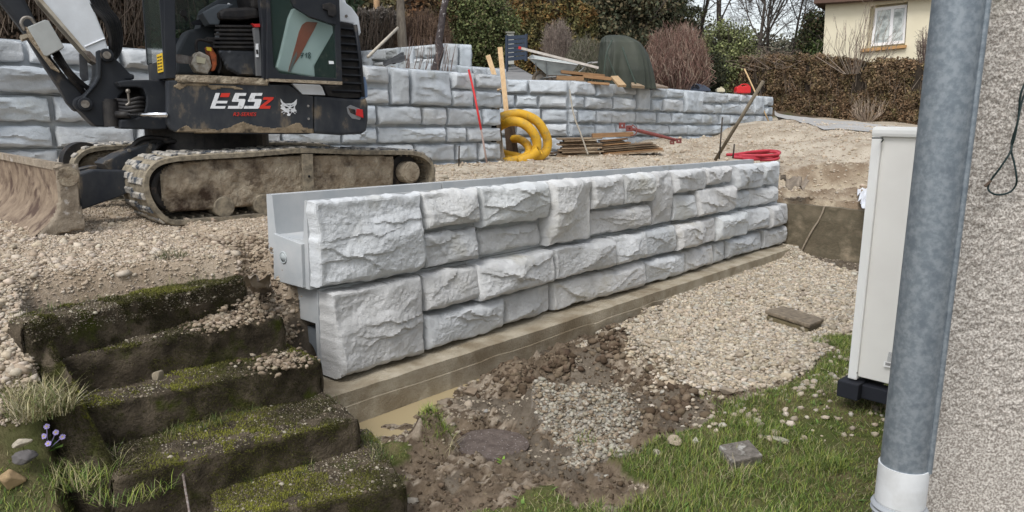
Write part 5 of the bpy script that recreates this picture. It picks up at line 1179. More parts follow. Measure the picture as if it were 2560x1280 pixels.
mb.build('sticker_print', mat('dark_print', (.10, .07, .02)), st_)
# far side of the cab: pillars, glass; roof
mb = MB()
for x in (412, 655): poly(mb, SP, [(x, -200), (x+14, -200), (x+16, 200), (x, 200)], .92, .96)
poly(mb, SP, [(412, 95), (670, 95), (670, 200), (412, 200)], .93, .95)
mb.build('cab_far_wall', M_int, EX)
zr = 3.36; roof = []
mb = MB(); mb.prism([SP.P(af-.04, -.03, zr), SP.P(SP.a(700, 0), -.03, zr), SP.P(SP.a(700, 0), .98, zr), SP.P(af-.04, .98, zr)], (0, 0, .10)); mb.build('cab_roof', M_blk, EX, bevel=.02)
mb = MB(); mb.prism([SP.P(af+.03, .91, 2.45), SP.P(SP.a(650, 0), .91, 2.45), SP.P(SP.a(650, 0), .91, 3.34), SP.P(af+.03, .91, 3.34)], SP.n*.006); mb.build('far_window', M_gls, EX)
# interior
part('console', M_int, SP, [(470, 75), (500, 70), (512, 20), (560, -10), (640, -10), (640, 60), (545, 70), (535, 100), (530, 188), (442, 186), (442, 130)], .60, .88, bevel=.02)
part('console_sill', M_blk, SP, [(478, 54), (520, 42), (535, 50), (520, 60), (482, 62)], .55, .60)
mb = MB(); mb.tube([SP.at(455, 32, .5), SP.at(470, 52, .5)], .014, 8); mb.disc(SP.at(458, 33, .5), SP.n, .025, .05, 12); mb.build('wiper_motor', M_iron, EX)
part('grey_console_top', mat('lever_grey', (.085, .10, .115), rough=.5), SP, [(505, 32), (545, 10), (585, 10), (560, 30), (548, 62), (525, 62)], .25, .45, bevel=.01)
mb = MB(); mb.tube([SP.at(568, 12, .3), SP.at(574, 16, .3)], .02, 8); mb.build('white_knob', M_dw, EX)
seat = part('seat', M_iron, SP, [(548, 30), (560, 20), (620, 17), (645, 20), (650, 45), (600, 50), (552, 48)], .15, .62, bevel=.03)
part('backrest', M_iron, SP, [(600, -120), (640, -130), (662, 20), (630, 24)], .18, .60, bevel=.03)
mb = MB(); lv = 6
for k in range(lv):
    y = 62+k*10.5; x0, x1 = 538+(k % 2)*0, 640
    mb.prism([SP.at(x0-k*1.2, y, .17), SP.at(x1, y+1, .17), SP.at(x1, y+1, .60), SP.at(x0-k*1.2, y, .60)], (0, 0, -.018))
    mb.prism([SP.at(x0+10, y+5, .20), SP.at(x1, y+6, .20), SP.at(x1, y+6, .57), SP.at(x0+10, y+5, .57)], (0, 0, -.020))
mb.build('seat_bellows', M_iron, EX, bevel=.004)
rough_poly('seat_base', M_skirt, SP, [(548, 126), (640, 128), (648, 190), (600, 188), (570, 170)], .16, .44, .012, .008, 31, EX)
lever = part('safety_lever', mat('grey_plastic', (.13, .135, .14), rough=.55), SP, [(633, 70), (648, 66), (652, 120), (656, 190), (642, 190), (638, 110)], .03, .07, bevel=.005)
part('lever_grip', M_red, SP, [(630, 58), (636, 60), (650, 59), (651, 68), (638, 68)], .02, .07, lever, bevel=.004)
part('lever_label', M_dw, SP, [(639, 109), (646, 109), (647, 143), (640, 143)], .024, .028, lever)
part('lever_mark', mat('ink', (.02, .02, .02)), SP, [(640, 124), (645, 124), (646, 135), (641, 135)], .021, .024, lever)
# folded-back door with its big pane
dr = Plane(SP.at(668, 100, -.10), (.83, .56))
frame_o = [(668, -175), (845, -175), (849, 10), (856, 211), (668, 197)]
glass = [(676, -170), (837, -170), (840, 20), (846, 198), (700, 190), (684, 168), (674, 140), (676, -10)]
mb = MB(); Po = [dr.at(x, y) for x, y in frame_o]
def holed(mb, pl, outer_, inner_, b0, b1):
    """plate with a hole: strip between two outlines with matching point counts"""
    O = [pl.at(x, y, b0) for x, y in outer_]; I_ = [pl.at(x, y, b0) for x, y in inner_]; n = len(O); dn = pl.n*(b1-b0)
    V = O+I_+[p+dn for p in O]+[p+dn for p in I_]; F = []
    for i in range(n):
        j = (i+1) % n; F += [(i, j, n+j, n+i), (2*n+i, 3*n+i, 3*n+j, 2*n+j), (i, 2*n+i, 2*n+j, j), (n+i, n+j, 3*n+j, 3*n+i)]
    mb.add(V, F)
holed(mb, dr, [(668, -175), (845, -175), (849, 10), (856, 211), (760, 205), (690, 199), (668, 197), (668, 0)], [(680, -165), (833, -165), (836, 20), (842, 196), (760, 190), (700, 184), (684, 166), (675, 0)], 0, .035)
door = mb.build('door', M_blk, EX, bevel=.003)
mb = MB(); mb.prism([dr.at(x, y, .012) for x, y in [(680, -165), (833, -165), (836, 20), (842, 196), (760, 190), (700, 184), (684, 166), (675, 0)]], dr.n*.005); mb.build('door_glass', mat('green_glass', (.05, .10, .085), rough=.05, spec=.5, alpha=.2), door)
part('door_top_panel', M_blk, dr, [(722, -60), (840, -60), (841, 62), (822, 58), (800, 50), (775, 42), (735, 18), (728, 2)], -.006, .03, door, bevel=.004)
part('door_latch', M_iron, dr, [(808, 10), (826, 6), (840, 14), (842, 34), (834, 42), (822, 38), (820, 26), (808, 22)], -.03, -.006, door, bevel=.004)
part('door_label', M_dw, dr, [(822, 152), (834, 153), (835, 160), (823, 160)], .008, .012, door)
part('rear_side_wall', M_iron, SP, [(672, -175), (846, -175), (846, 212), (672, 200)], .10, .9)
M_teal = mat('hood_white_behind_glass', (.62, .80, .78), (.55, .72, .70), rough=.4)
hb = part('engine_side_panel', M_teal, SP, [(732, 22), (738, 20), (775, 45), (832, 64), (833, 82), (800, 140), (786, 165), (788, 192), (740, 184), (700, 177), (692, 168), (700, 140), (712, 90), (722, 45)], .0, .06, bevel=.014)
flat('orange_stripe', mat('brick_red_decal', (.42, .10, .05), (.34, .075, .04), rough=.5), SP, [[(794, 56), (785, 75), (768, 105), (750, 140), (736, 160), (724, 180), (720, 179), (728, 150), (738, 115), (747, 80), (755, 62), (766, 54)]], -.001, hb)
flat('grey_stripe', mat('grey_decal', (.20, .20, .20)), SP, [[(742, 128), (742, 140), (737, 152), (727, 180), (721, 179), (732, 145)]], -.004, hb)
def strokes(name, m, pl, ls, b, parent, r=.0035):
    mb = MB()
    for L in ls: mb.tube([pl.at(x, y, b) for x, y in L], r, 5)
    return mb.build(name, m, parent)
strokes('handwritten_number', mat('marker_ink', (.05, .08, .09)), SP, [[(750, 134), (756, 133), (759, 132), (756, 139), (753, 145)], [(752, 139), (758, 138)], [(762, 138), (767, 132), (766, 139), (765, 145)], [(776, 133), (773, 131), (770, 134), (773, 138), (777, 142), (774, 146), (770, 143), (773, 138), (777, 134)]], -.003, hb)
# ---- boom foot and swing bracket
BB = .80
kb = part('boom_foot', M_blk, SP, [(247, 131), (252, 124), (262, 120), (274, 123), (282, 133), (284, 142), (305, 162), (325, 184), (336, 186), (336, 199), (316, 200), (318, 225), (300, 240), (288, 262), (290, 310), (270, 318), (240, 317), (222, 300), (205, 282), (190, 272), (183, 262), (184, 250), (192, 243), (206, 238), (222, 222), (236, 205), (241, 190), (242, 150)], BB-.22, BB+.22, bevel=.015)
part('boom_foot_rib', M_skirt, SP, [(240, 128), (250, 124), (255, 132), (253, 165), (252, 195), (240, 215), (222, 235), (212, 248), (206, 246), (222, 226), (237, 206), (243, 190)], BB-.25, BB-.19, kb, bevel=.008)
part('boom_foot_inner_plate', mat('worn_grey_steel', (.20, .21, .23), (.08, .08, .09), scale=8, rough=.5), SP, [(198, 135), (205, 134), (218, 150), (222, 200), (208, 205), (200, 190)], BB+.1, BB+.14, kb)
for x, y, r in ((267, 138, .050), (213, 260, .052)):
    mb = MB(); mb.disc(SP.at(x, y, BB-.235), SP.n, r, .05, 24); hu = mb.build('pin_boss', M_blk, kb, bevel=.006)
    mb = MB(); mb.disc(SP.at(x, y, BB-.265), SP.n, r*.58, .03, 20); mb.build('pin', M_pin, hu)
boom = part('boom', M_white, SP, [(120, 0), (225, 0), (270, 120), (268, 128), (246, 124), (242, 150), (212, 128)][:0] or [(-72, -310), (35, -310), (225, 0), (262, 92), (270, 122), (243, 152), (228, 150), (100, 0)], BB-.14, BB+.14, bevel=.010)
part('boom_underside', mat('mud_splashed_white', (.50, .46, .38), (.30, .26, .20), scale=7, rough=.7), SP, [(-74, -310), (-60, -310), (104, -4), (212, 122), (236, 150), (228, 152), (96, 0)], BB-.155, BB+.155, boom)
mb = MB(); w0, w1 = SP.at(212, 117, BB-.142), SP.at(262, 96, BB-.142); mb.tube([w0, w1], .008, 6); mb.build('weld_bead', M_white, boom)
part('scuffed_boom_end', mat('scraped_paint', (.09, .07, .06), (.35, .32, .28), scale=14, rough=.8), SP, [(206, 126), (225, 128), (241, 146), (240, 158), (230, 152)], BB-.165, BB+.165, boom)
cyl = part('boom_cylinder', M_blk, SP, [(-75, -120), (-20, -130), (62, -4), (95, 60), (130, 145), (168, 195), (200, 215), (214, 230), (206, 262), (190, 282), (168, 258), (148, 222), (110, 165), (60, 82), (0, 4)], BB-.10, BB+.12, bevel=.03)
mb = MB(); mb.tube([SP.at(140, 140, BB-.12), SP.at(180, 195, BB-.13), SP.at(210, 232, BB-.12)], [.03, .028, .02], 10)
for k in range(3): mb.tube(smooth_path([SP.at(130+8*k, 130, BB-.13), SP.at(160+5*k, 170, BB-.17-.02*k), SP.at(190+4*k, 200, BB-.15), SP.at(222+k*3, 225, BB-.1)], 5), .013, 7)
mb.build('cylinder_hoses', M_iron, cyl, smooth=True)
box = part('tool_box', mat('pale_grey_tin', (.40, .42, .41), (.33, .34, .33), scale=6, rough=.5, c3=(.25, .22, .18), s3=5, t3=(.62, .7)), SP, [(68, 68), (112, 49), (122, 52), (161, 118), (117, 141), (110, 138)], BB-.30, BB-.12, bevel=.006)
part('tool_box_edge', M_mud, SP, [(64, 66), (71, 69), (118, 141), (150, 180), (130, 170), (100, 130), (74, 96)], BB-.29, BB-.15, box)
mb = MB(); mb.tube(smooth_path([SP.at(62, 76, BB-.25), SP.at(53, 58, BB-.25), SP.at(60, 45, BB-.25), SP.at(76, 45, BB-.25), SP.at(88, 60, BB-.25)], 6), .012, 8); mb.build('handle', M_pin, box, smooth=True)
part('clamp', mat('pale_clamp', (.38, .34, .27)), SP, [(50, 88), (66, 84), (74, 92), (56, 98)], BB-.16, BB+.1, cyl)
for k in range(6):
    mb = MB(); o = k*5; P = smooth_path([SP.at(208+o*1.5, -60, BB-.1+.04*k), SP.at(225+o*1.6, 12, BB-.12+.04*k), SP.at(262+o*1.2, 50, BB-.12+.04*k), SP.at(276+o, 90, BB-.10+.04*k), SP.at(278+o*.8, 125, BB-.08+.03*k), SP.at(284, 148, BB)], 6); mb.tube(P, .021, 8); mb.build('hydraulic_hose', M_iron, boom, smooth=True)
sw = part('swing_arm', M_blk, SP, [(292, 204), (318, 200), (400, 199), (418, 202), (418, 322), (400, 324), (300, 322), (300, 300), (340, 296), (360, 285), (366, 262), (366, 240), (358, 222), (342, 218), (300, 218)], BB-.45, BB-.10, bevel=.012)
part('swing_arm_back', M_iron, SP, [(300, 215), (420, 210), (420, 325), (300, 322)], BB-.08, BB+.3)
mb = MB(); c = SP.at(280, 285, BB-.30); mb.tube([c+[0, 0, -.10], c+[0, 0, .10]], .062, 24); mb.tube([c+[0, 0, .10], c+[0, 0, .118]], .048, 24); mb.build('swing_post', M_iron, sw, smooth=True, auto=40)
mb = MB(); mb.tube([SP.at(322, 287, BB-.48), SP.at(418, 287, -.02)], .019, 14); mb.build('swing_cylinder_rod', M_chr, sw, smooth=True)
mb = MB(); mb.tube([SP.at(292, 286, BB-.40), SP.at(324, 287, BB-.47)], .028, 14); mb.build('rod_end', M_iron, sw, smooth=True)
mb = MB(); mb.tube(smooth_path([SP.at(320, 230, BB-.5), SP.at(322, 245, BB-.5), SP.at(323, 257, BB-.5), SP.at(315, 264, BB-.5)], 5), .010, 8); mb.disc(SP.at(320, 228, BB-.5), SP.n, .018, .02, 10); mb.build('grease_hook', M_pin, sw, smooth=True)
mb = MB()
for k in range(4): mb.tube(smooth_path([SP.at(290, 250+8*k, BB-.3), SP.at(320, 252+9*k, BB-.4), SP.at(350, 245+10*k, BB-.42), SP.at(372, 250+9*k, BB-.35)], 5), .017, 7)
mb.build('swing_hoses', M_iron, sw, smooth=True)
# chainsaw on the cab floor
cs = thing('chainsaw', 'dirty orange and white chainsaw lying on the excavator cab floor', 'chainsaw', SP.at(510, 185, .3))
part('engine_cover', mat('dirty_cream_plastic', (.50, .48, .42), (.25, .21, .16), scale=22, rough=.6), SP, [(490, 132), (500, 128), (524, 140), (530, 165), (520, 185), (492, 180), (480, 160)], .20, .34, cs, bevel=.012)
part('label_plate', mat('cover_label', (.55, .52, .38)), SP, [(491, 140), (515, 146), (512, 160), (492, 156)], .192, .198, cs)
part('rear_body', mat('orange_plastic', (.50, .12, .04), (.16, .06, .03), scale=30, rough=.5), SP, [(520, 116), (530, 118), (542, 138), (543, 162), (536, 178), (527, 178), (531, 160), (526, 140)], .22, .36, cs, bevel=.01)
part('warning_tag', mat('tag_yellow', (.72, .55, .05)), SP, [(516, 117), (528, 119), (529, 128), (517, 126)], .215, .22, cs)
part('guide_bar', mat('bar_steel', (.26, .25, .24), (.12, .10, .09), scale=20, rough=.6, metal=.3), SP, [(440, 136), (446, 135), (482, 142), (480, 160), (446, 158), (440, 155)], .26, .275, cs)
mb = MB(); mb.tube(smooth_path([SP.at(492, 130, .24), SP.at(490, 108, .24), SP.at(500, 99, .24), SP.at(530, 108, .24), SP.at(546, 130, .24), SP.at(552, 160, .26), SP.at(546, 184, .26)], 6), .012, 8); mb.build('handle', M_iron, cs, smooth=True)
part('hand_guard', M_iron, SP, [(518, 92), (538, 94), (540, 106), (520, 104)], .22, .32, cs, bevel=.004)
# ------------------------------------------------------------------ things lying about the site
def MP(y): return Plane((0, y), (1, 0))
M_wood = mat('grey_brown_board', (.27, .20, .13), (.15, .10, .065), scale=10, bump=.4, bscale=60, bdist=.004, rough=.9, c3=(.38, .31, .22), s3=7, t3=(.52, .66), stretch=(.4, 3, 3), vari=.35)
M_wood2 = mat('pale_new_wood', (.58, .42, .25), (.46, .31, .17), scale=8, rough=.85, stretch=(3, 3, .4), bump=.2, vari=.15)
M_wood3 = mat('orange_plank', (.40, .24, .12), (.26, .15, .08), scale=9, rough=.85, stretch=(.4, 3, 3), bump=.3, vari=.25)
M_wood4 = mat('dark_board', (.12, .085, .06), (.07, .05, .035), scale=8, rough=.9, stretch=(3, 3, .4), bump=.3)
ORD = ['lowest', 'second lowest', 'third from the ground', 'fourth from the ground', 'fifth from the ground', 'sixth from the ground', 'seventh from the ground', 'eighth from the ground', 'ninth from the ground', 'tenth from the ground', 'eleventh from the ground', 'topmost']
def plank(name, label, cat, pl, x0, y0, x1, y1, th, b0, b1, m, group=None, bevel=.003):
    a, c = pl.at(x0, y0, b0), pl.at(x1, y1, b0); mb = MB(); P = [a, c, c-[0, 0, th], a-[0, 0, th]]
    d = c-a; side = pl.n*(b1-b0)
    mb.prism(P, side); o = mb.build(name, m, None, bevel=bevel, loc=a); tag(o, label, cat, group); return o
pl = MP(15.1); rg = np.random.default_rng(12)
for k in range(10):
    y = 388-k*4.75; x0 = 1408+rg.uniform(-14, 8)-(8 if k < 3 else 0); x1 = 1497+rg.uniform(-8, 10)+(6 if k < 3 else 0)
    plank('board', 'weathered board, %s in the left timber stack' % (ORD[k] if k < 9 else 'topmost'), 'board', pl, x0, y+1, x1, y-1.5, .028, .0+rg.uniform(-.06, .06), .42+rg.uniform(0, .3), M_wood, 'boards stacked against the far wall')
for k in range(8):
    y = 386-k*5.0; t = k/8; x0 = 1506+rg.uniform(-8, 4)-3*(k > 4); x1 = (1662-8*k+rg.uniform(-4, 4)) if k < 5 else 1572+rg.uniform(-12, 10); th = .034 if k in (0, 1) else .026
    plank('board', 'weathered board, %s in the right timber stack' % ORD[k], 'board', pl, x0, y+1, x1, y-(x1-x0)*.075, th, rg.uniform(-.05, .05)+.05, .5, M_wood3 if k in (1, 5, 7) else M_wood, 'boards stacked against the far wall')
plank('beam', 'thick wooden beam laid on top of the right timber stack', 'beam', pl, 1482, 334, 1584, 330, .085, .0, .22, M_wood3)
for k, (x0, y0, x1, y1) in enumerate(((1372, 383, 1412, 378), (1366, 391, 1416, 387))):
    plank('board', ('short board end sticking out left of the left stack', 'lowest dark board end beside the hose coil')[k], 'board', pl, x0, y0, x1, y1, .03, .1, .5, M_wood4)
# leaning planks in the gap
def lean(name, label, cat, p, q, w, t, m, n=(0, 1, 0)):
    p, q = np.array(p), np.array(q); d = q-p; u = np.cross(d, n); u /= np.linalg.norm(u); v = np.cross(d, u); v /= np.linalg.norm(v); mb = MB(); mb.box((p+q)/2, d, u*w, v*t); o = mb.build(name, m, None, bevel=.003, loc=p); tag(o, label, cat); return o
lean('plank', 'long pale plank leaning upright in the gap between the two far walls', 'plank', Yp(1268, 300, 14.6), Yp(1250, 119, 15.2), .095, .045, M_wood2)
lean('plank', 'shorter pale plank tilted left beside the long upright plank', 'plank', Yp(1248, 225, 15.6), Yp(1220, 139, 16.0), .10, .04, M_wood2)
lean('plank', 'dark old plank standing inside the hose coil beside the wall end', 'plank', Yp(1276, 402, 14.7), Yp(1266, 295, 14.9), .12, .05, M_wood4)
lean('plank', 'second dark plank leaning inside the hose coil', 'plank', Yp(1292, 402, 14.9), Yp(1278, 310, 15.1), .12, .05, M_wood4)
# yellow drain hose
M_yel = mat('yellow_hose', (.72, .43, .035), (.60, .33, .03), scale=6, rough=.55, bump=.15, bscale=120, bdist=.004, c3=(.40, .27, .08), s3=7, t3=(.52, .70))
path = [(1240, 303, 14.2), (1262, 290, 14.2), (1300, 285, 14.25), (1338, 300, 14.3), (1360, 328, 14.35), (1369, 355, 14.4), (1362, 382, 14.4), (1330, 398, 14.3), (1290, 392, 14.4), (1250, 380, 14.7), (1235, 345, 14.7), (1245, 320, 14.4),
  (1275, 304, 14.1), (1305, 308, 14.05), (1330, 328, 14.05), (1342, 355, 14.1), (1338, 382, 14.1), (1318, 398, 14.05), (1285, 402, 14.2), (1262, 396, 14.6)]
mb = MB(); P = smooth_path([Yp(*p) for p in path], 9); mb.tube(P, .088, 14)
yh = thing('yellow_hose', 'thick yellow drainage hose coiled upright against the wall end', 'hose', P[0]*[1, 1, 0]+[0, 0, .95]); mb.build('outer_coil', M_yel, yh, smooth=True)
mb = MB(); P = smooth_path([Yp(*p) for p in [(1278, 348, 14.9), (1298, 348, 14.6), (1318, 362, 14.3), (1322, 382, 14.2), (1304, 396, 14.0), (1270, 403, 13.9), (1250, 404, 14.0)]], 9); mb.tube(P, .078, 14); mb.build('inner_coil', M_yel, yh, smooth=True)
P = smooth_path([Yp(*p) for p in [(1300, 402, 13.85), (1325, 394, 13.8), (1349, 376, 13.75)]], 9); mb = MB(); mb.tube(P, .086, 16, cap=False); fe = mb.build('free_end', M_yel, yh, smooth=True)
mb = MB(); mb.disc(P[-2], P[-1]-P[-3], .078, .01, 16); mb.build('opening', mat('hose_inside', (.30, .19, .02)), fe)
# red adjustable steel prop
M_prop = mat('red_oxide_steel', (.26, .075, .065), (.16, .055, .05), scale=14, rough=.6, bump=.15, c3=(.11, .05, .04), s3=9, t3=(.6, .7))
sp_ = thing('steel_prop', 'dark red adjustable steel prop lying on the right timber stack', 'prop', Yp(1600, 340, 14.9))
a, b = Yp(1566, 319, 14.8), Yp(1690, 350, 15.3); mb = MB(); mb.tube([a, a+(b-a)*.99], .030, 14); mb.tube([a+(b-a)*.18, a+(b-a)*.72], .036, 14); mb.build('tube', M_prop, sp_, smooth=True, auto=40)
def pplate(px, py, y, s, nm):
    pl_ = Plane(Yp(px, py, y), (.9, .43)); mb = MB(); c = pl_.at(px, py); h = s/2
    holed(mb, pl_, [(px-s, py-s), (px+s, py-s), (px+s, py+s), (px-s, py+s)], [(px-s*.3, py-s*.3), (px+s*.3, py-s*.3), (px+s*.3, py+s*.3), (px-s*.3, py+s*.3)], 0, .02); mb.build(nm, M_prop, sp_, bevel=.002)
pplate(1556, 314, 14.7, 7.5, 'end_plate'); pplate(1574, 321, 14.75, 7.5, 'collar_plate'); pplate(1698, 352, 15.2, 6, 'foot_plate'); pplate(1681, 356, 15.2, 5, 'foot_plate')
mb = MB(); mb.tube(smooth_path([Yp(1580, 312, 14.7), Yp(1592, 322, 14.65), Yp(1588, 336, 14.65), Yp(1576, 338, 14.7)], 5), .010, 7); mb.build('pin_handle', M_prop, sp_, smooth=True)
# garden rake leaning on the wall
rk = thing('rake', 'long grey-handled rake leaning on the far block wall', 'rake', Yp(1468, 388, 14.6))
mb = MB(); P = smooth_path([Yp(1424, 225, 16.2), Yp(1434, 285, 15.6), Yp(1452, 335, 15.1), Yp(1470, 386, 14.6)], 5); mb.tube(P, .017, 8); mb.build('handle', mat('grey_handle', (.36, .33, .27), (.24, .21, .17), scale=30), rk, smooth=True)
mb = MB(); mb.tube([Yp(1444, 388, 14.6), Yp(1494, 388, 14.6)], .009, 6)
for k in range(15): x = 1444+k*3.57; mb.tube([Yp(x, 388, 14.6), Yp(x-1, 393, 14.6)], .004, 4)
mb.build('rake_head', mat('rake_iron', (.20, .17, .12), rough=.7), rk)
# red bar leaning on the left far wall
o = MB(); P = [Yp(1172, 175, 13.1), Yp(1186, 235, 12.75), Yp(1203, 325, 12.4)]; o.tube(P, .019, 8); rb = thing('pole', 'red and bare-metal pole leaning on the left far wall', 'pole', Yp(1218, 404, 12.2)); o.build('red_part', M_red, rb, smooth=True)
o = MB(); o.tube([Yp(1203, 325, 12.4), Yp(1217, 406, 12.15)], .017, 8); o.build('bare_end', mat('bare_metal', (.30, .22, .19), rough=.6), rb, smooth=True)
M_reb = mat('dark_steel', (.035, .035, .035), (.08, .06, .045), scale=40, rough=.7)
def rod(x0, y0, x1, y1, y, r, label, m=M_reb, y2=None, name='iron_stake', cat='stake'):
    mb = MB(); a, b = Yp(x0, y0, y), Yp(x1, y1, y2 or y); mb.tube([a, b], r, 7); o = mb.build(name, m, None, True, loc=b); return tag(o, label, cat)
rod(1148, 364, 1147, 416, 12.1, .012, 'thin dark iron stake in front of the left far wall')
rod(1806, 293, 1798, 398, 11.8, .012, 'tall thin iron stake beside the slanting grey pole')
rod(1836, 360, 1832, 396, 11.6, .013, 'short iron stake standing in the red hose loops')
# big slanting wooden handle and the broom
rod(1908, 203, 1788, 400, 11.3, .028, 'stout grey wooden pole slanting behind the near wall', mat('grey_pole', (.22, .19, .14), (.15, .12, .085), scale=20, stretch=(1, 1, .3)), 12.0, 'wooden_pole', 'pole')
br = thing('broom', 'road broom with pale wooden handle at the far wall end', 'broom', Yp(1925, 326, 23.8))
mb = MB(); mb.tube([Yp(1861, 172, 24.0), Yp(1928, 317, 23.6)], .022, 8); mb.build('handle', mat('broom_wood', (.62, .44, .24), (.55, .38, .2), scale=9), br, smooth=True)
mb = MB(); a, b = Yp(1911, 320, 23.5), Yp(1944, 316, 23.5); mb.bar(a, b, .10, .05); mb.build('head', mat('broom_head', (.34, .27, .21)), br)
mb = MB(); mb.bar(a-[0, 0, .07], b-[0, 0, .07], .12, .10); mb.build('bristles', mat('bristles', (.10, .045, .035), (.05, .03, .025), scale=90, bump=.8, bscale=200), br)
rod(1900, 222, 1912, 285, 24.0, .012, 'thin dark rod between pole and broom on the far wall', name='rod', cat='rod')
# red water hose
M_rh = mat('red_hose', (.50, .045, .065), (.38, .035, .05), scale=8, rough=.45)
hp_ = []; zz = []
pts = [(1817, 386), (1840, 385), (1880, 379), (1920, 376), (1948, 379), (1940, 386), (1900, 388), (1850, 388), (1835, 392), (1870, 394), (1920, 391), (1945, 386), (1935, 379), (1890, 383), (1850, 390), (1870, 397), (1910, 396), (1945, 393), (1935, 398), (1900, 399)]
P = []
for i, (x, y) in enumerate(pts):
    p = Yp(x, y+1, 12.6+.06*math.sin(i*2)+(.12 if y < 385 else -.1)); P.append(p)
mb = MB(); mb.tube(smooth_path(P, 6), .026, 9); o = mb.build('red_hose', M_rh, None, True, loc=P[0]); tag(o, 'red water hose lying in flat loops behind the near wall', 'hose')
# cans on the far wall
jc = thing('jerrycan', 'red plastic jerrycan standing on the far wall near its right end', 'jerrycan', Yp(1860, 232, 22.6))
pl = MP(22.6); part('body', mat('red_can', (.62, .03, .03), (.52, .025, .03), scale=6, rough=.4), pl, [(1842, 219), (1850, 213), (1856, 216), (1872, 213), (1877, 216), (1878, 229), (1876, 233), (1843, 233), (1841, 229)], 0, .28, jc, bevel=.03)
mb = MB(); mb.tube(smooth_path([pl.at(1850, 214, .14), pl.at(1856, 211, .14), pl.at(1866, 211, .14), pl.at(1872, 214, .14)], 4), .02, 7); mb.build('handle', M_red, jc, smooth=True)
mb = MB(); mb.disc(pl.at(1846, 216, .12), (-.5, 0, .8), .035, .05, 12); mb.build('cap', mat('can_cap', (.08, .02, .02)), jc)
cc2 = thing('canister', 'small cream plastic canister on the far wall left of the red one', 'canister', Yp(1803, 230, 21.6)); pl = MP(21.6)
part('body', mat('cream_plastic', (.62, .57, .42), rough=.5), pl, [(1793, 223), (1799, 219), (1808, 219), (1813, 224), (1813, 230), (1793, 230)], 0, .2, cc2, bevel=.02)
mb = MB(); mb.disc(pl.at(1803, 218, .1), (0, 0, 1), .03, .03, 10); mb.build('cap', mat('cream_cap', (.5, .45, .33)), cc2)
pl = MP(21.0); mr_ = thing('rolled_mat', 'dark blue rolled dimpled membrane lying on the far wall', 'membrane roll', pl.at(1745, 226))
part('roll', mat('blue_membrane', (.045, .055, .085), (.09, .11, .15), scale=60, rough=.5, bump=.4, bscale=50), pl, [(1718, 224), (1726, 212), (1740, 208), (1762, 213), (1776, 222), (1778, 228), (1720, 228)], 0, .5, mr_, bevel=.03)
mb = MB(); ar = [pl.at(1736+12*math.cos(a), 222-10*math.sin(a), -.03) for a in np.linspace(.1, 3.0, 12)]; mb.tube(ar, .018, 6); ar = [pl.at(1738+7*math.cos(a), 223-6*math.sin(a), -.03) for a in np.linspace(.1, 3.0, 10)]; mb.tube(ar, .015, 6); mb.build('rolled_edge', mat('membrane_edge', (.02, .02, .025)), mr_)
# timber on the terrace
pl = MP(17.1)
for i, (x0, y0, x1, y1, th, b, mm, lab) in enumerate(((1403, 175, 1512, 186, .065, 0, M_wood3, 'long orange-brown plank on top of the terrace timber pile'), (1458, 186, 1529, 193, .07, -.05, M_wood3, 'brown plank under the right end of the long plank'), (1392, 189, 1460, 191, .09, -.1, M_wood3, 'thick block of timber at the left end of the pile'),
   (1412, 200, 1465, 202, .03, -.2, M_wood, 'thin board at the bottom left of the terrace pile'), (1470, 203, 1524, 207, .05, -.25, M_wood3, 'short board at the bottom middle of the terrace pile'), (1430, 181, 1520, 190, .05, .3, M_wood4, 'dark plank at the back of the terrace pile'))):
    plank('plank', lab, 'plank', pl, x0, y0, x1, y1, th, b, b+.2, mm, 'planks piled on the terrace')
def slab4(name, label, cat, q, th, m):
    mb = MB(); P = [Yp(*p) for p in q]; mb.prism(P, (0, .03, -th)); o = mb.build(name, m, None, bevel=.003, loc=P[0]); return tag(o, label, cat)
slab4('plank', 'light brown board tipped forward at the pile end left of the tarpaulin', 'plank', [(1527, 190, 17.3), (1545, 189, 17.5), (1566, 212, 16.9), (1546, 212, 16.8)], .05, M_wood2)
slab4('plank', 'board lying flat on the wall in front of the tarpaulin', 'plank', [(1578, 206, 17.6), (1592, 206, 17.9), (1612, 215, 17.6), (1580, 213, 17.2)], .06, mat('faded_board', (.36, .28, .19), (.28, .2, .13), scale=9))
slab4('plank', 'pale board lying on the wall right of the tarpaulin', 'plank', [(1622, 205, 18.2), (1632, 206, 18.8), (1671, 217, 19.0), (1618, 215, 18.0)], .05, mat('faded_board_grey', (.38, .31, .25), (.28, .22, .17), scale=9))
# wheelbarrow
wb = thing('wheelbarrow', 'galvanised wheelbarrow with a white plank laid across it on the terrace', 'wheelbarrow', Yp(1380, 214, 17.8)); pl = MP(17.55)
M_galv = mat('galvanised_tray', (.42, .45, .44), (.33, .36, .36), scale=5, rough=.5, metal=.3, c3=(.38, .30, .22), s3=4, t3=(.62, .75))
rim = [pl.at(1320, 145, .0), pl.at(1445, 162, .0), pl.at(1447, 160, .62), pl.at(1330, 138, .62)]; bt = [pl.at(1368, 188, .12), pl.at(1424, 188, .12), pl.at(1424, 187, .5), pl.at(1368, 187, .5)]
mb = MB(); V = rim+bt; mb.add(V, [(0, 1, 5, 4), (1, 2, 6, 5), (2, 3, 7, 6), (3, 0, 4, 7), (4, 5, 6, 7)]); cI = sum(V)/8; V2 = [cI+(v-cI)*.97+np.array([0, 0, .004]) for v in V]
mb.add(V2, [(4, 5, 1, 0), (5, 6, 2, 1), (6, 7, 3, 2), (7, 4, 0, 3), (7, 6, 5, 4)]); tr_ = mb.build('tray', M_galv, wb)
mb = MB(); mb.tube(rim+rim[:1], .011, 7); mb.build('rim', mat('rim_steel', (.55, .56, .55), metal=.3, rough=.5), tr_, smooth=True)
wc = pl.at(1350, 197, .3); whl = thing('wheel', '', '', wc); del whl['label'], whl['category']; bpy.data.objects.remove(whl)
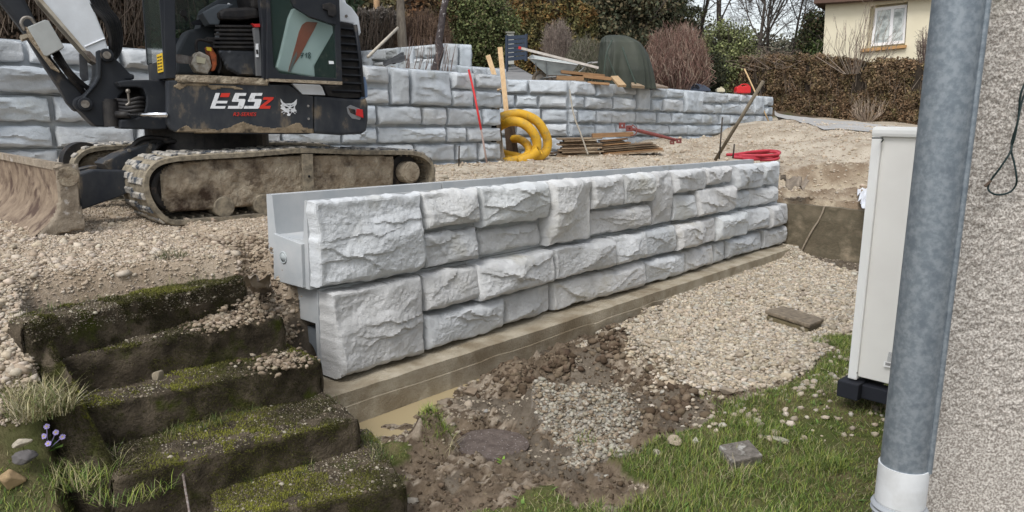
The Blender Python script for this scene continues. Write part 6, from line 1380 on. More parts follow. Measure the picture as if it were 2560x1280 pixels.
mb = MB(); mb.ring(wc, (0, 1, 0), .145, .045, .09, 28); wh = mb.build('wheel', mat('muddy_tyre', (.28, .23, .17), (.12, .10, .08), scale=14, bump=.5), wb, smooth=True)
mb = MB(); mb.disc(wc, (0, 1, 0), .105, .05, 24); mb.build('hub', mat('grey_hub', (.22, .22, .22), (.35, .30, .25), scale=14), wh)
M_tube = mat('grey_tube', (.24, .25, .25), rough=.5, metal=.4)
mb = MB(); 
for b in (.05, .55):
    mb.tube(smooth_path([pl.at(1350, 197, .3), pl.at(1372, 193, b), pl.at(1424, 190, b), pl.at(1450, 178, b), pl.at(1470, 158, b), pl.at(1492, 156, b)], 5), .015, 8)
mb.build('frame', M_tube, wb, smooth=True)
mb = MB(); mb.tube([pl.at(1339, 155, .02), pl.at(1341, 181, .1)], .012, 7); mb.build('brace', M_tube, wb); mb = MB(); mb.tube([pl.at(1364, 153, .0), pl.at(1368, 197, .1)], .014, 7); mb.build('brace', M_tube, wb)
for b in (.05, .55):
    mb = MB(); mb.tube([pl.at(1480, 157, b), pl.at(1494, 156, b)], .02, 8); mb.build('grip', mat('grip_grey', (.35, .35, .34)), wb, smooth=True)
o = lean('plank', 'long narrow white-painted plank with a red tip resting on the wheelbarrow', 'plank', pl.at(1303, 121, .05), pl.at(1496, 170, .05), .055, .09, mat('white_painted_wood', (.66, .62, .57), (.45, .40, .35), scale=9))
mb = MB(); a, b = pl.at(1296, 119, .05), pl.at(1303, 121, .05); d = b-a; u = np.cross(d, (0, 1, 0)); u /= np.linalg.norm(u); mb.box((a+b)/2, d, u*.057, (0, .092, 0)); mb.build('red_tip', M_red, o)
# tarpaulin-covered machine
tp_ = thing('covered_machine', 'upright machine wrapped in a creased dark green tarpaulin', 'tarpaulin', Yp(1565, 214, 18.2)); pl = MP(18.2)
rows = [(87.5, 1526, 1554), (89.5, 1514, 1568), (95, 1507, 1580), (106, 1504, 1600), (120, 1504, 1609), (137, 1502, 1618), (155, 1500, 1623), (175, 1498, 1628), (195, 1496, 1632), (222, 1494, 1636)]
ys = np.array([r[0] for r in rows]); K = 150; R = 60; V = []
for j in range(R):
    y = np.interp(j/(R-1), np.linspace(0, 1, len(ys)), ys); xl = np.interp(y, ys, [r[1] for r in rows]); xr = np.interp(y, ys, [r[2] for r in rows]); L, Rr = pl.at(xl, y), pl.at(xr, y); c = (L+Rr)/2; rx = (Rr-L)[0]/2; ry = min(rx, .62)*.8; f = j/(R-1)
    for i in range(K):
        a = 2*math.pi*i/K; w = 1+f*(.055*math.sin(6*a+1.3+2*f)+.045*math.sin(11*a+4*f)+.03*math.sin(17*a-3))+.05*float(fbm(math.cos(a)*2, math.sin(a)*2+3, f*3, 5, 3))+f*.12*abs(math.sin(6*a+3*f+2*math.sin(3*a)))-.03*f; w = min(w, 1.06)
        ca, sa2 = math.cos(a), math.sin(a); sx = np.sign(ca)*abs(ca)**.6; sy = np.sign(sa2)*abs(sa2)**.6
        V.append([c[0]+rx*w*sx, c[1]+.1+ry*w*sy, c[2]+.0])
F = [(j*K+i, j*K+(i+1) % K, (j+1)*K+(i+1) % K, (j+1)*K+i) for j in range(R-1) for i in range(K)]+[tuple(range(K))]
mb = MB(); mb.add(V, F); mb.build('tarpaulin', mat('green_tarpaulin', (.055, .062, .046), (.038, .045, .036), scale=1.5, rough=.55, bump=.25, bscale=4, bdist=.03), tp_, smooth=True)
mb = MB(); mb.tube(smooth_path([pl.at(1556, 118, -.50), pl.at(1570, 160, -.6), pl.at(1590, 212, -.66)], 6), [.02]*13, 6); mb.tube(smooth_path([pl.at(1530, 100, -.42), pl.at(1515, 140, -.55), pl.at(1508, 212, -.6)], 6), .018, 6); mb.tube(smooth_path([pl.at(1515, 130, -.5), pl.at(1535, 180, -.62), pl.at(1545, 200, -.66)], 6), .014, 6); mb.build('fold', mat('tarpaulin_fold', (.05, .07, .055), rough=.5), tp_, smooth=True)
# blue-grey slatted gate panel with its pillar
gt = thing('gate_panel', 'dark blue slatted metal gate standing by the driveway', 'gate', Yp(1290, 170, 22)); gp = Plane(Yp(1263, 120, 22), (.9, -.43))
M_gate = mat('anthracite_blue', (.040, .055, .085), (.05, .065, .095), scale=3, rough=.45)
G = [(1263, 88), (1317, 84), (1316, 152), (1263, 157)]
part('post', M_gate, gp, [(1263, 88), (1268, 88), (1268, 178), (1263, 178)], -.02, .05, gt); part('post', M_gate, gp, [(1312, 85), (1317, 84), (1316, 152), (1311, 153)], -.02, .05, gt)
for k in range(6):
    t0, t1 = k/6, (k+1)/6-.025; l0, l1 = 90+64*t0, 90+64*t1; r0, r1 = 87+63*t0, 87+63*t1
    part('slat', M_gate, gp, [(1268, l0), (1312, r0), (1312, r1), (1268, l1)], 0, .03, gt)
lb = thing('letter_pillar', 'small rendered pillar with slab cap behind the gate', 'pillar', Yp(1276, 170, 22.8)); gp2 = MP(22.8)
part('cap', mat('cap_stone', (.30, .30, .26)), gp2, [(1264, 79), (1287, 79), (1287, 82), (1264, 82)], 0, .4, lb); part('shaft', mat('pillar_render', (.52, .52, .47)), gp2, [(1267, 82), (1285, 82), (1285, 160), (1267, 160)], .05, .35, lb)
# driveway ramp
mb = MB(); q = [Yp(1225, 158, 27), Yp(1262, 150, 28.5), Yp(1345, 195, 20.5), Yp(1372, 214, 17.5), Yp(1262, 212, 17.3), Yp(1240, 185, 21)]
mb.prism(q, (0, 0, -.5)); mb.build('driveway', mat('old_asphalt', (.20, .20, .20), (.26, .255, .25), scale=3, bump=.3, bscale=90, rough=.9), None, kind='structure')
# road on the right
rd = ROADPX
mb = MB(); Pq = []
for x, y, d in rd: p = Yp(x, y, d); Pq.append(p)
Pm = np.array(Pq); bmr = bmesh.new(); vs_ = [bmr.verts.new(p) for p in Pm]; fc = bmr.faces.new(vs_); bmesh.ops.triangulate(bmr, faces=[fc]); bmesh.ops.subdivide_edges(bmr, edges=bmr.edges[:], cuts=5, use_grid_fill=True)
me = bpy.data.meshes.new('road'); 
for v in bmr.verts: v.co.z = max(float(gheight(v.co.x, v.co.y))+.02, v.co.z)
bmr.to_mesh(me); bmr.free(); link('road', me, mat('road_asphalt', (.42, .41, .395), (.34, .335, .32), scale=1.4, bump=.3, bscale=80, rough=.9), None, kind='structure')
# pole, membrane and earth on the left terrace
rod(920, 142, 994, 70, 15.2, .032, 'smooth pale wooden pole leaning up against the upper wall', mat('pale_pole', (.55, .50, .42), (.45, .40, .32), scale=9), 16.8, 'wooden_pole', 'pole')
cloth('membrane', [Yp(958, 152, 16.0), Yp(1010, 130, 16.6), Yp(1022, 150, 16.0), Yp(960, 160, 15.4)], mat('black_mesh', (.025, .027, .03), (.06, .06, .06), scale=90, rough=.6), 'black drainage mesh thrown over the soil heap behind the left wall', 'mesh', 11, amp=.03)
rg = np.random.default_rng(8); n = 9000; tt = rg.random(n); dd = np.abs(rg.normal(0, 1, n)); ctrs = Yp(940, 170, 13.6); cen2 = Yp(1040, 172, 14.6)
X = ctrs[0]+(cen2[0]-ctrs[0])*tt+rg.normal(0, .35, n); Y_ = ctrs[1]+(cen2[1]-ctrs[1])*tt+rg.normal(0, .3, n)+.35; Zs = gheight(X, Y_); hh = .16*np.exp(-((X-ctrs[0]-.2)**2)/1.2)*rg.random(n)**.6
V, F, C = rocks(np.stack([X, Y_, Zs+hh], -1), .015+.05*rg.random(n)**3, pick([(.10, .07, .05), (.07, .05, .035), (.15, .11, .08), (.08, .10, .03)], n, rg), rg)
stuff('soil_heap', V, F, M_rock, C)
# ------------------------------------------------------------------ vegetation and houses
def frusta(P0, P1, r0, r1, n=4):
    P0, P1 = np.asarray(P0), np.asarray(P1); d = P1-P0; L = np.linalg.norm(d, axis=1)[:, None]+1e-9; d = d/L
    ref = np.where(np.abs(d[:, 2:3]) > .9, [[1., 0, 0]], [[0, 0, 1.]]); u = np.cross(d, ref); u /= np.linalg.norm(u, axis=1)[:, None]; v = np.cross(d, u)
    an = np.linspace(0, 2*math.pi, n, endpoint=False); ring = np.cos(an)[None, :, None]*u[:, None]+np.sin(an)[None, :, None]*v[:, None]
    A = P0[:, None]+ring*np.asarray(r0)[:, None, None]; B = P1[:, None]+ring*np.asarray(r1)[:, None, None]; V = np.concatenate([A, B], 1).reshape(-1, 3)
    o = (np.arange(len(P0))*2*n)[:, None, None]; j = np.arange(n); F = np.stack([j, (j+1) % n, n+(j+1) % n, n+j], -1)[None]+o
    return V, F.reshape(-1, 4)
def quads(P, size, cols, rng, el=1.6, upb=0.0):
    cols = cols*1.35
    n = len(P); R3_ = rotmats(n, rng); s = np.asarray(size)[:, None]
    a = R3_[:, :, 0].copy(); a[:, 2] += upb; a /= np.linalg.norm(a, axis=1)[:, None]; a = a*s*el; b = np.cross(a, R3_[:, :, 1]); b = b/(np.linalg.norm(b, axis=1)[:, None]+1e-9)*s
    V = np.stack([P-a*.5, P+b*.5, P+a*.5, P-b*.5], 1).reshape(-1, 3); F = np.arange(4*n).reshape(n, 4)
    return V, F, np.repeat(cols, 4, 0)
BARK = mat('bark', (.10, .085, .072), (.055, .045, .038), scale=12, bump=.6, bscale=30, bdist=.02, rough=.95, c3=(.24, .23, .21), s3=9, t3=(.58, .68))
BARK2 = mat('dark_twigs', (.085, .070, .060), (.05, .04, .035), scale=9, rough=.95)
def ground_at(px, y): 
    x = Yp(px, 200, y)[0]; return np.array([x, y, float(gheight(x, y))-.05])
def branches(base, h, rng, n0=7, spread=.6, r=.08, levels=4, up=.5, crook=.12, first=.3):
    S0, S1, R0_, R1_ = [], [], [], []; tips = []
    def grow(p, d, L, r, lv):
        k = 4; q = p
        for i in range(k):
            d = d+rng.normal(0, crook, 3)+np.array([0, 0, up*.06]); d /= np.linalg.norm(d); q2 = q+d*L/k; S0.append(q); S1.append(q2); ra = r*(1-.16*i); rb = r*(1-.16*(i+1)); R0_.append(ra); R1_.append(rb)
            if lv < levels and i >= 1:
                for _ in range(2 if lv < 2 else 2):
                    dd = d+rng.normal(0, spread, 3); dd[2] += up*.35; dd /= np.linalg.norm(dd); grow(q2, dd, L*rng.uniform(.45, .7), rb*.58, lv+1)
            q = q2
        if lv >= levels-1: tips.append((q, d))
        return
    grow(np.array(base, float), np.array([0, 0, 1.]), h*.62, r, 1); return np.array(S0), np.array(S1), np.array(R0_), np.array(R1_), tips
def bare_tree(px, y, h, label, seed, r=.10, levels=5, spread=.55, up=.5, lean=0.0, group=None, tw=True):
    rng = np.random.default_rng(seed); b = ground_at(px, y); S0, S1, a, c, tips = branches(b, h, rng, r=r, levels=levels, spread=spread, up=up); t = thing('bare_tree', label, 'tree', b, group)
    big = a > .018; V, F = frusta(S0[big], S1[big], a[big], c[big], 6); fastmesh('trunk', V, F, BARK, t, smooth=True)
    V, F = frusta(S0[~big], S1[~big], np.maximum(a[~big], .008), np.maximum(c[~big], .005), 3)
    P = np.array([q for q, d in tips]); D = np.array([d for q, d in tips]); k = 5; P = np.repeat(P, k, 0); D = np.repeat(D, k, 0)+rng.normal(0, .5, (len(P), 3)); D /= np.linalg.norm(D, axis=1)[:, None]; L = rng.uniform(.25, .6, len(P))[:, None]
    V2, F2 = frusta(P, P+D*L, np.full(len(P), .006), np.full(len(P), .003), 3); V3 = np.concatenate([V, V2]); F3 = np.concatenate([F, F2+len(V)])
    fastmesh('crown', V3, F3, BARK2, t); return t
def clump_pts(c, r, nc, npc, rng, sig=.16, shell=.55, flat_bottom=None):
    c, r = np.asarray(c), np.asarray(r); d = rng.normal(size=(nc, 3)); d /= np.linalg.norm(d, axis=1)[:, None]; rad = shell+(1-shell)*rng.random((nc, 1)); C = c+d*rad*r*(1+.18*rng.normal(size=(nc, 1)))
    P = np.repeat(C, npc, 0)+rng.normal(0, 1, (nc*npc, 3))*sig*r.mean(); shade = np.repeat(rng.uniform(.65, 1.3, nc), npc); return P, shade
def leafy(name, label, cat, px, y, py_top, wpx, pal, seed, nc=160, npc=70, size=.05, zb=None, trunk=True, sig=.16, shell=.5, el=1.6, upb=0.0, group=None, depth=None, twigs=0, twcol=None, pyb=None):
    rng = np.random.default_rng(seed); b = ground_at(px, y)
    if pyb is not None: b[2] = min(b[2], Yp(px, pyb, y)[2])
    zt = Yp(px, py_top, y)[2]; rx = wpx/2/FPX*y; h = zt-b[2]; r = np.array([rx, depth or rx*.8, h/2*(.98)]); c = b+[0, 0, h/2]
    t = thing(name, label, cat, b, group); P, sh = clump_pts(c, r*.92, nc, npc, rng, sig, shell); k = P[:, 2] > b[2]; P, sh = P[k], sh[k]
    col = pick(pal, len(P), rng, .25)*sh[:, None]; V, F, C = quads(P, size*rng.uniform(.6, 1.3, len(P)), col, rng, el, upb)
    fastmesh('crown', V, F, M_leaf, t, col=C)
    S0, S1, a, cc, _ = branches(b, h*.95, rng, r=max(.03, rx*.07), levels=3, spread=.6, up=.6); V, F = frusta(S0, S1, a, cc, 5); fastmesh('trunk', V, F, BARK, t, smooth=True)
    if twigs: 
        n = twigs; a = rng.uniform(0, 6.283, n); e = rng.uniform(.1, 1, n); dirs = np.stack([np.cos(a)*rx*.9*e, np.sin(a)*rx*.8*e, np.full(n, h*.95)*rng.uniform(.7, 1.1, n)], -1); st = b+rng.normal(0, .12, (n, 3))*[1, 1, 0]+dirs*rng.uniform(.0, .35, (n, 1)); V, F = frusta(st, b+dirs, np.full(n, .011), np.full(n, .004), 3); fastmesh('twigs', V, F, BARK2, t)
    return t
def twigshrub(name, label, cat, px, y, py_top, wpx, cols, seed, n=1400, r=.006, py_base=None, fan=1.0, curl=.15, branch=4, mt=None, tight=.25):
    rng = np.random.default_rng(seed); b = ground_at(px, y)
    if py_base: b[2] = Yp(px, py_base, y)[2]
    zt = Yp(px, py_top, y)[2]; h = zt-b[2]; rx = wpx/2/FPX*y; t = thing(name, label, cat, b); a = rng.uniform(0, 6.283, n); e = np.sqrt(rng.random(n))
    top = b+np.stack([np.cos(a)*rx*e, np.sin(a)*rx*e*.8, h*(1-.30*e**2)*(1+.22*np.sin(a*3+seed)*e)*rng.uniform(.60, 1.04, n)], -1); st = b+np.stack([np.cos(a)*rx*e*tight, np.sin(a)*rx*e*tight, 0*a], -1)
    m1 = st+(top-st)*.45+np.stack([np.cos(a), np.sin(a), 0*a], -1)*rx*.12*e[:, None]*fan+rng.normal(0, curl*rx*.4, (n, 3))*[1, 1, .3]; m2 = st+(top-st)*.75+rng.normal(0, curl*rx*.3, (n, 3))*[1, 1, .3]
    A = [st, m1, m2]; B = [m1, m2, top]; ra = [r*1.4, r, r*.8]; rb = [r, r*.8, r*.5]; S0 = np.concatenate(A); S1 = np.concatenate(B); R0_ = np.repeat(ra, n); R1_ = np.repeat(rb, n)
    if branch:
        k = n*branch; i = rng.integers(0, n, k); f = rng.uniform(.25, 1, (k, 1)); o = m1[i]+(top[i]-m1[i])*f; d = (top[i]-m1[i]); d /= np.linalg.norm(d, axis=1)[:, None]; d = d+rng.normal(0, .55, (k, 3)); d /= np.linalg.norm(d, axis=1)[:, None]; S0 = np.concatenate([S0, o]); S1 = np.concatenate([S1, o+d*rng.uniform(.08, .30, (k, 1))*h*.5]); R0_ = np.r_[R0_, np.full(k, r*.6)]; R1_ = np.r_[R1_, np.full(k, r*.4)]
    V, F = frusta(S0, S1, R0_, R1_, 3); C = np.repeat(pick(cols, len(S0), rng, .3)*1.1, 6, 0); fastmesh('stems', V, F, mt or M_leaf, t, col=C); return t
def hedge(label, pts, h, d, pal, seed, dens=900, size=.05, twig=0, name='hedge', upb=.6, el=2.0, rag=.12, core=(.045, .034, .024), clumps=True):
    """pts: [(px, y, z_base, z_top)...] along the front line"""
    rng = np.random.default_rng(seed); P = np.array([[Yp(px, 200, y)[0], y, zb, zt] for px, y, zb, zt in pts]); t = thing(name, label, 'hedge', P[0, :3]); Vs, Fs, Cs = [], [], []; o = 0; mb = MB()
    for A, B in zip(P[:-1], P[1:]):
        dv = (B-A)[:2]; L = np.linalg.norm(dv); e = dv/L; nn = np.array([-e[1], e[0]]); n = int(L*(A[3]-A[2]+d)*dens); u = rng.random(n)*L; f = u/L
        zb, zt = A[2]+(B[2]-A[2])*f, A[3]+(B[3]-A[3])*f; ontop = rng.random(n) < d/(d+2.0); v = np.where(ontop, rng.random(n)*d, np.abs(rng.normal(0, .10, n))-.02); z = np.where(ontop, zt+rng.normal(0, .06, n), zb+(zt-zb)*rng.random(n))
        X = A[0]+e[0]*u+nn[0]*v; Y2 = A[1]+e[1]*u+nn[1]*v; bulge = rag*fbm(u*1.3+seed, z*1.3, v, seed, 3)*1.6+.07*fbm(u*5, z*5, 1, seed+1, 3); X = X-nn[0]*bulge; Y2 = Y2-nn[1]*bulge; z = z+np.where(ontop, bulge, 0)
        cl = fbm(u*2.0, z*2.2, v*2, seed+3, 3); cl2 = fbm(u*7, z*7, 3, seed+4, 2); w = np.clip(.5+1.5*cl, 0, 1)[:, None]; half = len(pal)//2; col = pick(pal[:half], n, rng, .3)*(1-w)+pick(pal[half:], n, rng, .3)*w; col *= (1+.6*cl2)[:, None]
        V, F, C = quads(np.stack([X, Y2, z], -1), size*rng.uniform(.6, 1.4, n), np.clip(col, .005, 1), rng, el, upb); Vs.append(V); Fs.append(F+o); Cs.append(C); o += len(V)
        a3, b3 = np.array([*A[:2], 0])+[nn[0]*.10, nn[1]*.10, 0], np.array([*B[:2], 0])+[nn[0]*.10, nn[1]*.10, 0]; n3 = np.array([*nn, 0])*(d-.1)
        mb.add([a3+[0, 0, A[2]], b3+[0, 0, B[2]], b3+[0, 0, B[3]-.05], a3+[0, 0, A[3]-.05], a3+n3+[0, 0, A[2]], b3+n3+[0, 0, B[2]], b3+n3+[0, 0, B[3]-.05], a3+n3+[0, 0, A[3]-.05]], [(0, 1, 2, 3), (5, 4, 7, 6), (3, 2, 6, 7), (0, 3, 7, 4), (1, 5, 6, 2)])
        if twig:
            k = int(L*twig); u = rng.random(k)*L; f = u/L; zb, zt = A[2]+(B[2]-A[2])*f, A[3]+(B[3]-A[3])*f; s = np.stack([A[0]+e[0]*u, A[1]+e[1]*u, zb+(zt-zb)*rng.random(k)*.7], -1); s[:, :2] -= nn*(.03+.10*rng.random(k))[:, None]; q = s+np.stack([rng.normal(0, .12, k), rng.normal(0, .08, k), rng.uniform(.25, .8, k)], -1); q[:, 2] = np.minimum(q[:, 2], zt+.2)
            V, F = frusta(s, q, np.full(k, .010), np.full(k, .004), 3); V0 = V; C = np.repeat(pick([(.17, .13, .10), (.10, .075, .055), (.24, .19, .15)], k, rng, .3), 6, 0); Vs.append(V0); Fs.append(F+o); Cs.append(C); o += len(V0)
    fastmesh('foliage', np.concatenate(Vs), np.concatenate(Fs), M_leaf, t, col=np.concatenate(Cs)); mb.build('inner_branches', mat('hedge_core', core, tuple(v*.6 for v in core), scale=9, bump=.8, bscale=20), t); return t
BR = [(.13, .085, .055), (.095, .065, .042), (.17, .115, .075), (.06, .045, .03)]
GRN = [(.055, .075, .025), (.08, .10, .035), (.04, .055, .02)]
OLV = [(.13, .13, .05), (.10, .105, .04), (.16, .14, .06)]
hedge('tall brown leafless beech hedge above the wall behind the excavator arm', [(-260, 10.2, 2.6, 4.9), (60, 11.0, 2.7, 5.0), (372, 13.0, 2.8, 5.6)], 2, .8, BR+[(.11, .08, .06), (.20, .15, .11), (.08, .055, .04), (.15, .10, .07)], 3, 1500, .040, twig=420, upb=1.0)
hedge('dark green conifer hedge seen through the excavator cab', [(372, 13.6, 2.8, 6.6), (900, 19.5, 3.2, 7.5)], 2, 1, [(.06, .085, .05), (.04, .06, .035), (.10, .13, .08), (.09, .11, .06)], 4, 420, .10, twig=30)
hedge('grey clipped winter hedge right of the excavator', [(860, 20.5, 3.0, 4.55), (1012, 22.0, 3.3, 4.55)], 2, 1, [(.15, .13, .11), (.11, .095, .08), (.20, .175, .15), (.13, .115, .10)], 5, 1600, .045, twig=200)
twigshrub('brush_thicket', 'tangled brown brushwood thicket behind the upper wall', 'shrub', 1060, 21.5, 28, 130, [(.13, .085, .06), (.09, .06, .045), (.18, .12, .08)], 6, 1600, .010, tight=.9)
hedge('brown thuja hedge behind the plum trunk', [(1005, 24, 3.2, 5.9), (1150, 24, 3.2, 5.7)], 2, 1, [(.17, .09, .045), (.12, .07, .04), (.08, .07, .03), (.11, .09, .05)], 7, 700, .07)
leafy('evergreen_tree', 'bright green ivy-leaved evergreen above the low cream wall', 'tree', 1190, 24.5, -60, 180, [(.11, .13, .05), (.085, .105, .04), (.05, .065, .028), (.15, .165, .065), (.10, .085, .045)], 8, 420, 110, .058, sig=.13)
leafy('evergreen_tree', 'tall dull brown-green conifer left of the ivy evergreen', 'tree', 1075, 28, -150, 190, [(.11, .095, .045), (.08, .075, .035), (.14, .105, .055)], 9, 300, 70, .10)
leafy('evergreen_tree', 'olive brown conifer crown at the top centre', 'tree', 1290, 33, -120, 220, [(.15, .12, .055), (.10, .09, .04), (.19, .14, .07)], 10, 320, 75, .10)
hedge('rust-topped olive thuja hedge behind the wheelbarrow', [(1272, 29, 2.9, 5.9), (1330, 28, 2.9, 6.15), (1420, 27.5, 2.8, 6.1), (1490, 28, 2.8, 5.4)], 2, 1.4, [(.16, .10, .035), (.10, .09, .035), (.20, .11, .04), (.075, .075, .03), (.13, .12, .045), (.06, .06, .025)], 11, 900, .065, rag=.25)
twigshrub('grey_shrub', 'grey upright twiggy shrub in front of the rusty thuja hedge', 'shrub', 1393, 23.5, 55, 72, [(.24, .19, .16), (.17, .135, .115), (.30, .25, .21)], 12, 1300, .0075, tight=.55)
twigshrub('grey_shrub', 'rounded grey-green bush behind the wheelbarrow handles', 'shrub', 1462, 22.5, 98, 88, [(.18, .16, .12), (.12, .115, .08), (.24, .22, .17), (.10, .11, .06)], 13, 1500, .008, tight=.7, curl=.5)
for i, (px, y, top, w, lab) in enumerate(((1430, 38, -170, 190, 'tall dark mixed conifer behind the grey shrub'), (1535, 36, -130, 190, 'dark green spruce right behind the green tarpaulin'), (1610, 40, -110, 150, 'dark blue-green spruce between tarpaulin and pine'), (1360, 42, -190, 240, 'brownish tall cypress behind the rust hedge'), (960, 34, -120, 200, 'dark conifer behind the grey clipped hedge'), (760, 36, -150, 260, 'dark tree behind the excavator cab'))):
    leafy('conifer', lab, 'tree', px, y, top, w, [(.055, .062, .036), (.04, .045, .027), (.09, .085, .048), (.12, .095, .055)] if i in (1, 2) else [(.11, .095, .048), (.08, .07, .038), (.15, .115, .06), (.065, .065, .035)], 20+i, 380, 70, .12, sig=.12)
# pine with visible trunks
pn_ = ground_at(1650, 45); pt_ = thing('pine_tree', 'open pine with bare dark trunks and layered branches against the sky', 'tree', pn_); rng = np.random.default_rng(44); mb = MB()
for px in (1633, 1657, 1664): a = Yp(px, 160, 45); mb.tube([a-[0, 0, 2], Yp(px+3, 60, 45), Yp(px+6, -60, 45)], [.22, .17, .12], 8)
mb.build('trunk', BARK, pt_, smooth=True); S0, S1, C3 = [], [], []
for k in range(46):
    px, py = rng.uniform(1640, 1665), rng.uniform(-70, 66); o0 = Yp(px, py, 45); ang = rng.uniform(0, 6.28); L = rng.uniform(1.0, 2.9); d = np.array([math.cos(ang), math.sin(ang)*.8, rng.uniform(-.1, .15)]); S0.append(o0); S1.append(o0+d*L)
    for f in np.linspace(.25, 1, 7): C3.append(o0+d*L*f+rng.normal(0, .12, 3)*[1, 1, .5])
V, F = frusta(S0, S1, np.full(len(S0), .04), np.full(len(S0), .012), 4); fastmesh('branches', V, F, BARK2, pt_)
C3 = np.array(C3); P = np.repeat(C3, 60, 0)+rng.normal(0, 1, (len(C3)*60, 3))*[.26, .26, .10]; V, F, C = quads(P, rng.uniform(.04, .10, len(P)), pick([(.05, .06, .03), (.08, .085, .04), (.035, .045, .022)], len(P), rng, .3), rng, 2.2); fastmesh('crown', V, F, M_leaf, pt_, col=C)
twigshrub('red_shrub', 'large rounded red-brown twiggy shrub right of the tarpaulin', 'shrub', 1693, 21.5, 66, 146, [(.24, .135, .11), (.17, .10, .08), (.32, .22, .17), (.13, .08, .065), (.36, .28, .22)], 30, 1500, .0075, tight=.55, curl=.5, branch=6)
leafy('bush', 'low dark evergreen bush between red shrub and hedge', 'bush', 1765, 24, 140, 90, [(.03, .035, .018), (.05, .05, .025), (.022, .025, .014)], 31, 120, 60, .06)
leafy('bush', 'rounded olive-green bush left of the bare trees', 'bush', 1818, 31, 46, 135, [(.15, .17, .07), (.11, .13, .05), (.19, .20, .09), (.09, .10, .05)], 32, 330, 60, .065, sig=.12, twigs=250)
for i, (px, y, h, lab, r) in enumerate(((1798, 42, 13, 'bare dark-trunked tree above the olive bush', .16), (1886, 38, 11, 'slender bare tree with fine grey twigs in the middle of the sky gap', .12), (1930, 40, 10, 'bare tree forking low beside the dark evergreen', .12), (1745, 48, 14, 'bare tree rising behind the pine', .14), (1975, 46, 11, 'farther bare tree behind the dark evergreen', .12), (1850, 50, 12, 'distant bare tree between its two larger neighbours', .12))):
    bare_tree(px, y, h, lab, 50+i, r, 5 if i < 3 else 4, .55)
leafy('evergreen_tree', 'dark green and bronze evergreen left of the cream house', 'tree', 2032, 33.5, 10, 92, [(.045, .06, .028), (.03, .042, .02), (.09, .07, .04), (.075, .095, .035)], 60, 330, 75, .085, sig=.12)
leafy('conifer', 'green drooping cypress touching the cream house corner', 'tree', 2052, 31.5, 95, 60, [(.08, .11, .04), (.05, .07, .03), (.11, .14, .05)], 61, 160, 70, .07)
for i, (px, y, top, w) in enumerate(((1690, 60, 20, 200), (1560, 62, -20, 260), (1880, 62, 90, 240), (2010, 60, 80, 160), (1250, 60, -60, 300), (1110, 60, -60, 260), (900, 60, -40, 300))):
    leafy('distant_tree', ('hazy far tree behind the pine', 'far dark tree behind the tarpaulin', 'low far tree behind the bare trees', 'far tree low behind the dark evergreen', 'far tree behind the ivy evergreen', 'far tree behind the plum trunk', 'far tree behind the grey hedge')[i], 'tree', px, y, top, w, [(.10, .10, .07), (.13, .12, .09), (.08, .085, .055)], 70+i, 240, 45, .20)
HB = [(.17, .11, .065), (.12, .08, .048), (.21, .14, .085), (.08, .06, .038)]+[(.135, .105, .05), (.10, .085, .04), (.17, .115, .065), (.08, .055, .038)]
hedge('long trimmed brown-green thuja hedge along the road below the house', [(1772, 31.5, 2.0, 4.20), (1900, 29.5, 2.05, 4.15), (2010, 28, 2.05, 4.05), (2150, 26, 1.80, 3.80), (2330, 23.5, 1.70, 3.60), (2600, 21, 1.6, 3.5)], 2, 1.4, HB, 80, 2600, .045, twig=14, rag=.22, upb=.15)
twigshrub('bare_shrub', 'tall fan of thin bare stems in front of the cream house window', 'shrub', 2135, 26.2, 8, 210, [(.26, .21, .17), (.20, .16, .13), (.32, .27, .22)], 81, 60, .009, py_base=185, fan=2.2, branch=2, tight=.25)
twigshrub('bare_shrub', 'small grey bare shrub against the house beside the downpipe', 'shrub', 2312, 24.2, 68, 60, [(.20, .15, .13), (.15, .115, .10)], 82, 120, .008, py_base=175, branch=5)
twigshrub('bare_shrub', 'low fan of pale stems growing in front of the thuja hedge', 'shrub', 2178, 23.6, 232, 96, [(.36, .29, .22), (.28, .22, .17), (.22, .17, .13)], 83, 48, .010, py_base=304, fan=2.0, branch=2)
twigshrub('bare_shrub', 'pale straggly twigs spreading over the left part of the thuja hedge', 'shrub', 1940, 29.2, 118, 230, [(.24, .19, .15), (.18, .14, .11)], 84, 55, .008, py_base=175, fan=1.0, branch=3, curl=.6, tight=.6)
# plum trunk on the left terrace with its suckers
pb = Yp(1085, 190, 15.2); pm = thing('plum_tree', 'leaning lichen-spotted plum trunk in front of the upper wall', 'tree', pb); mb = MB()
P = smooth_path([pb, Yp(1092, 158, 15.2), Yp(1100, 128, 15.2), Yp(1097, 104, 15.2), Yp(1102, 75, 15.2), Yp(1106, 40, 15.2), Yp(1113, 5, 15.2), Yp(1126, -40, 15.3), Yp(1150, -120, 15.5)], 6); mb.tube(P, np.linspace(.085, .055, len(P)), 12); mb.build('trunk', mat('lichen_bark', (.10, .085, .085), (.055, .045, .045), scale=16, bump=.9, bscale=40, bdist=.02, rough=.95, c3=(.46, .44, .43), s3=13, t3=(.60, .66)), pm, smooth=True)
mb = MB(); rg = np.random.default_rng(3)
for k in range(22):
    x = rg.uniform(1010, 1130); x2 = x+rg.uniform(-16, 26); mb.tube([Yp(x, 185, 14.6), Yp((x+x2)/2+rg.uniform(-4, 4), 150, 14.6), Yp(x2, rg.uniform(85, 130), 14.7)], [.008, .006, .003], 4)
mb.build('suckers', mat('sucker_bark', (.20, .15, .13), (.14, .10, .09), scale=9), pm); S0, S1, a, c, tips = branches(P[-8], 3.0, rg, r=.04, levels=4); V, F = frusta(S0, S1, a, np.maximum(c, .004), 4); fastmesh('branches', V, F, BARK, pm)
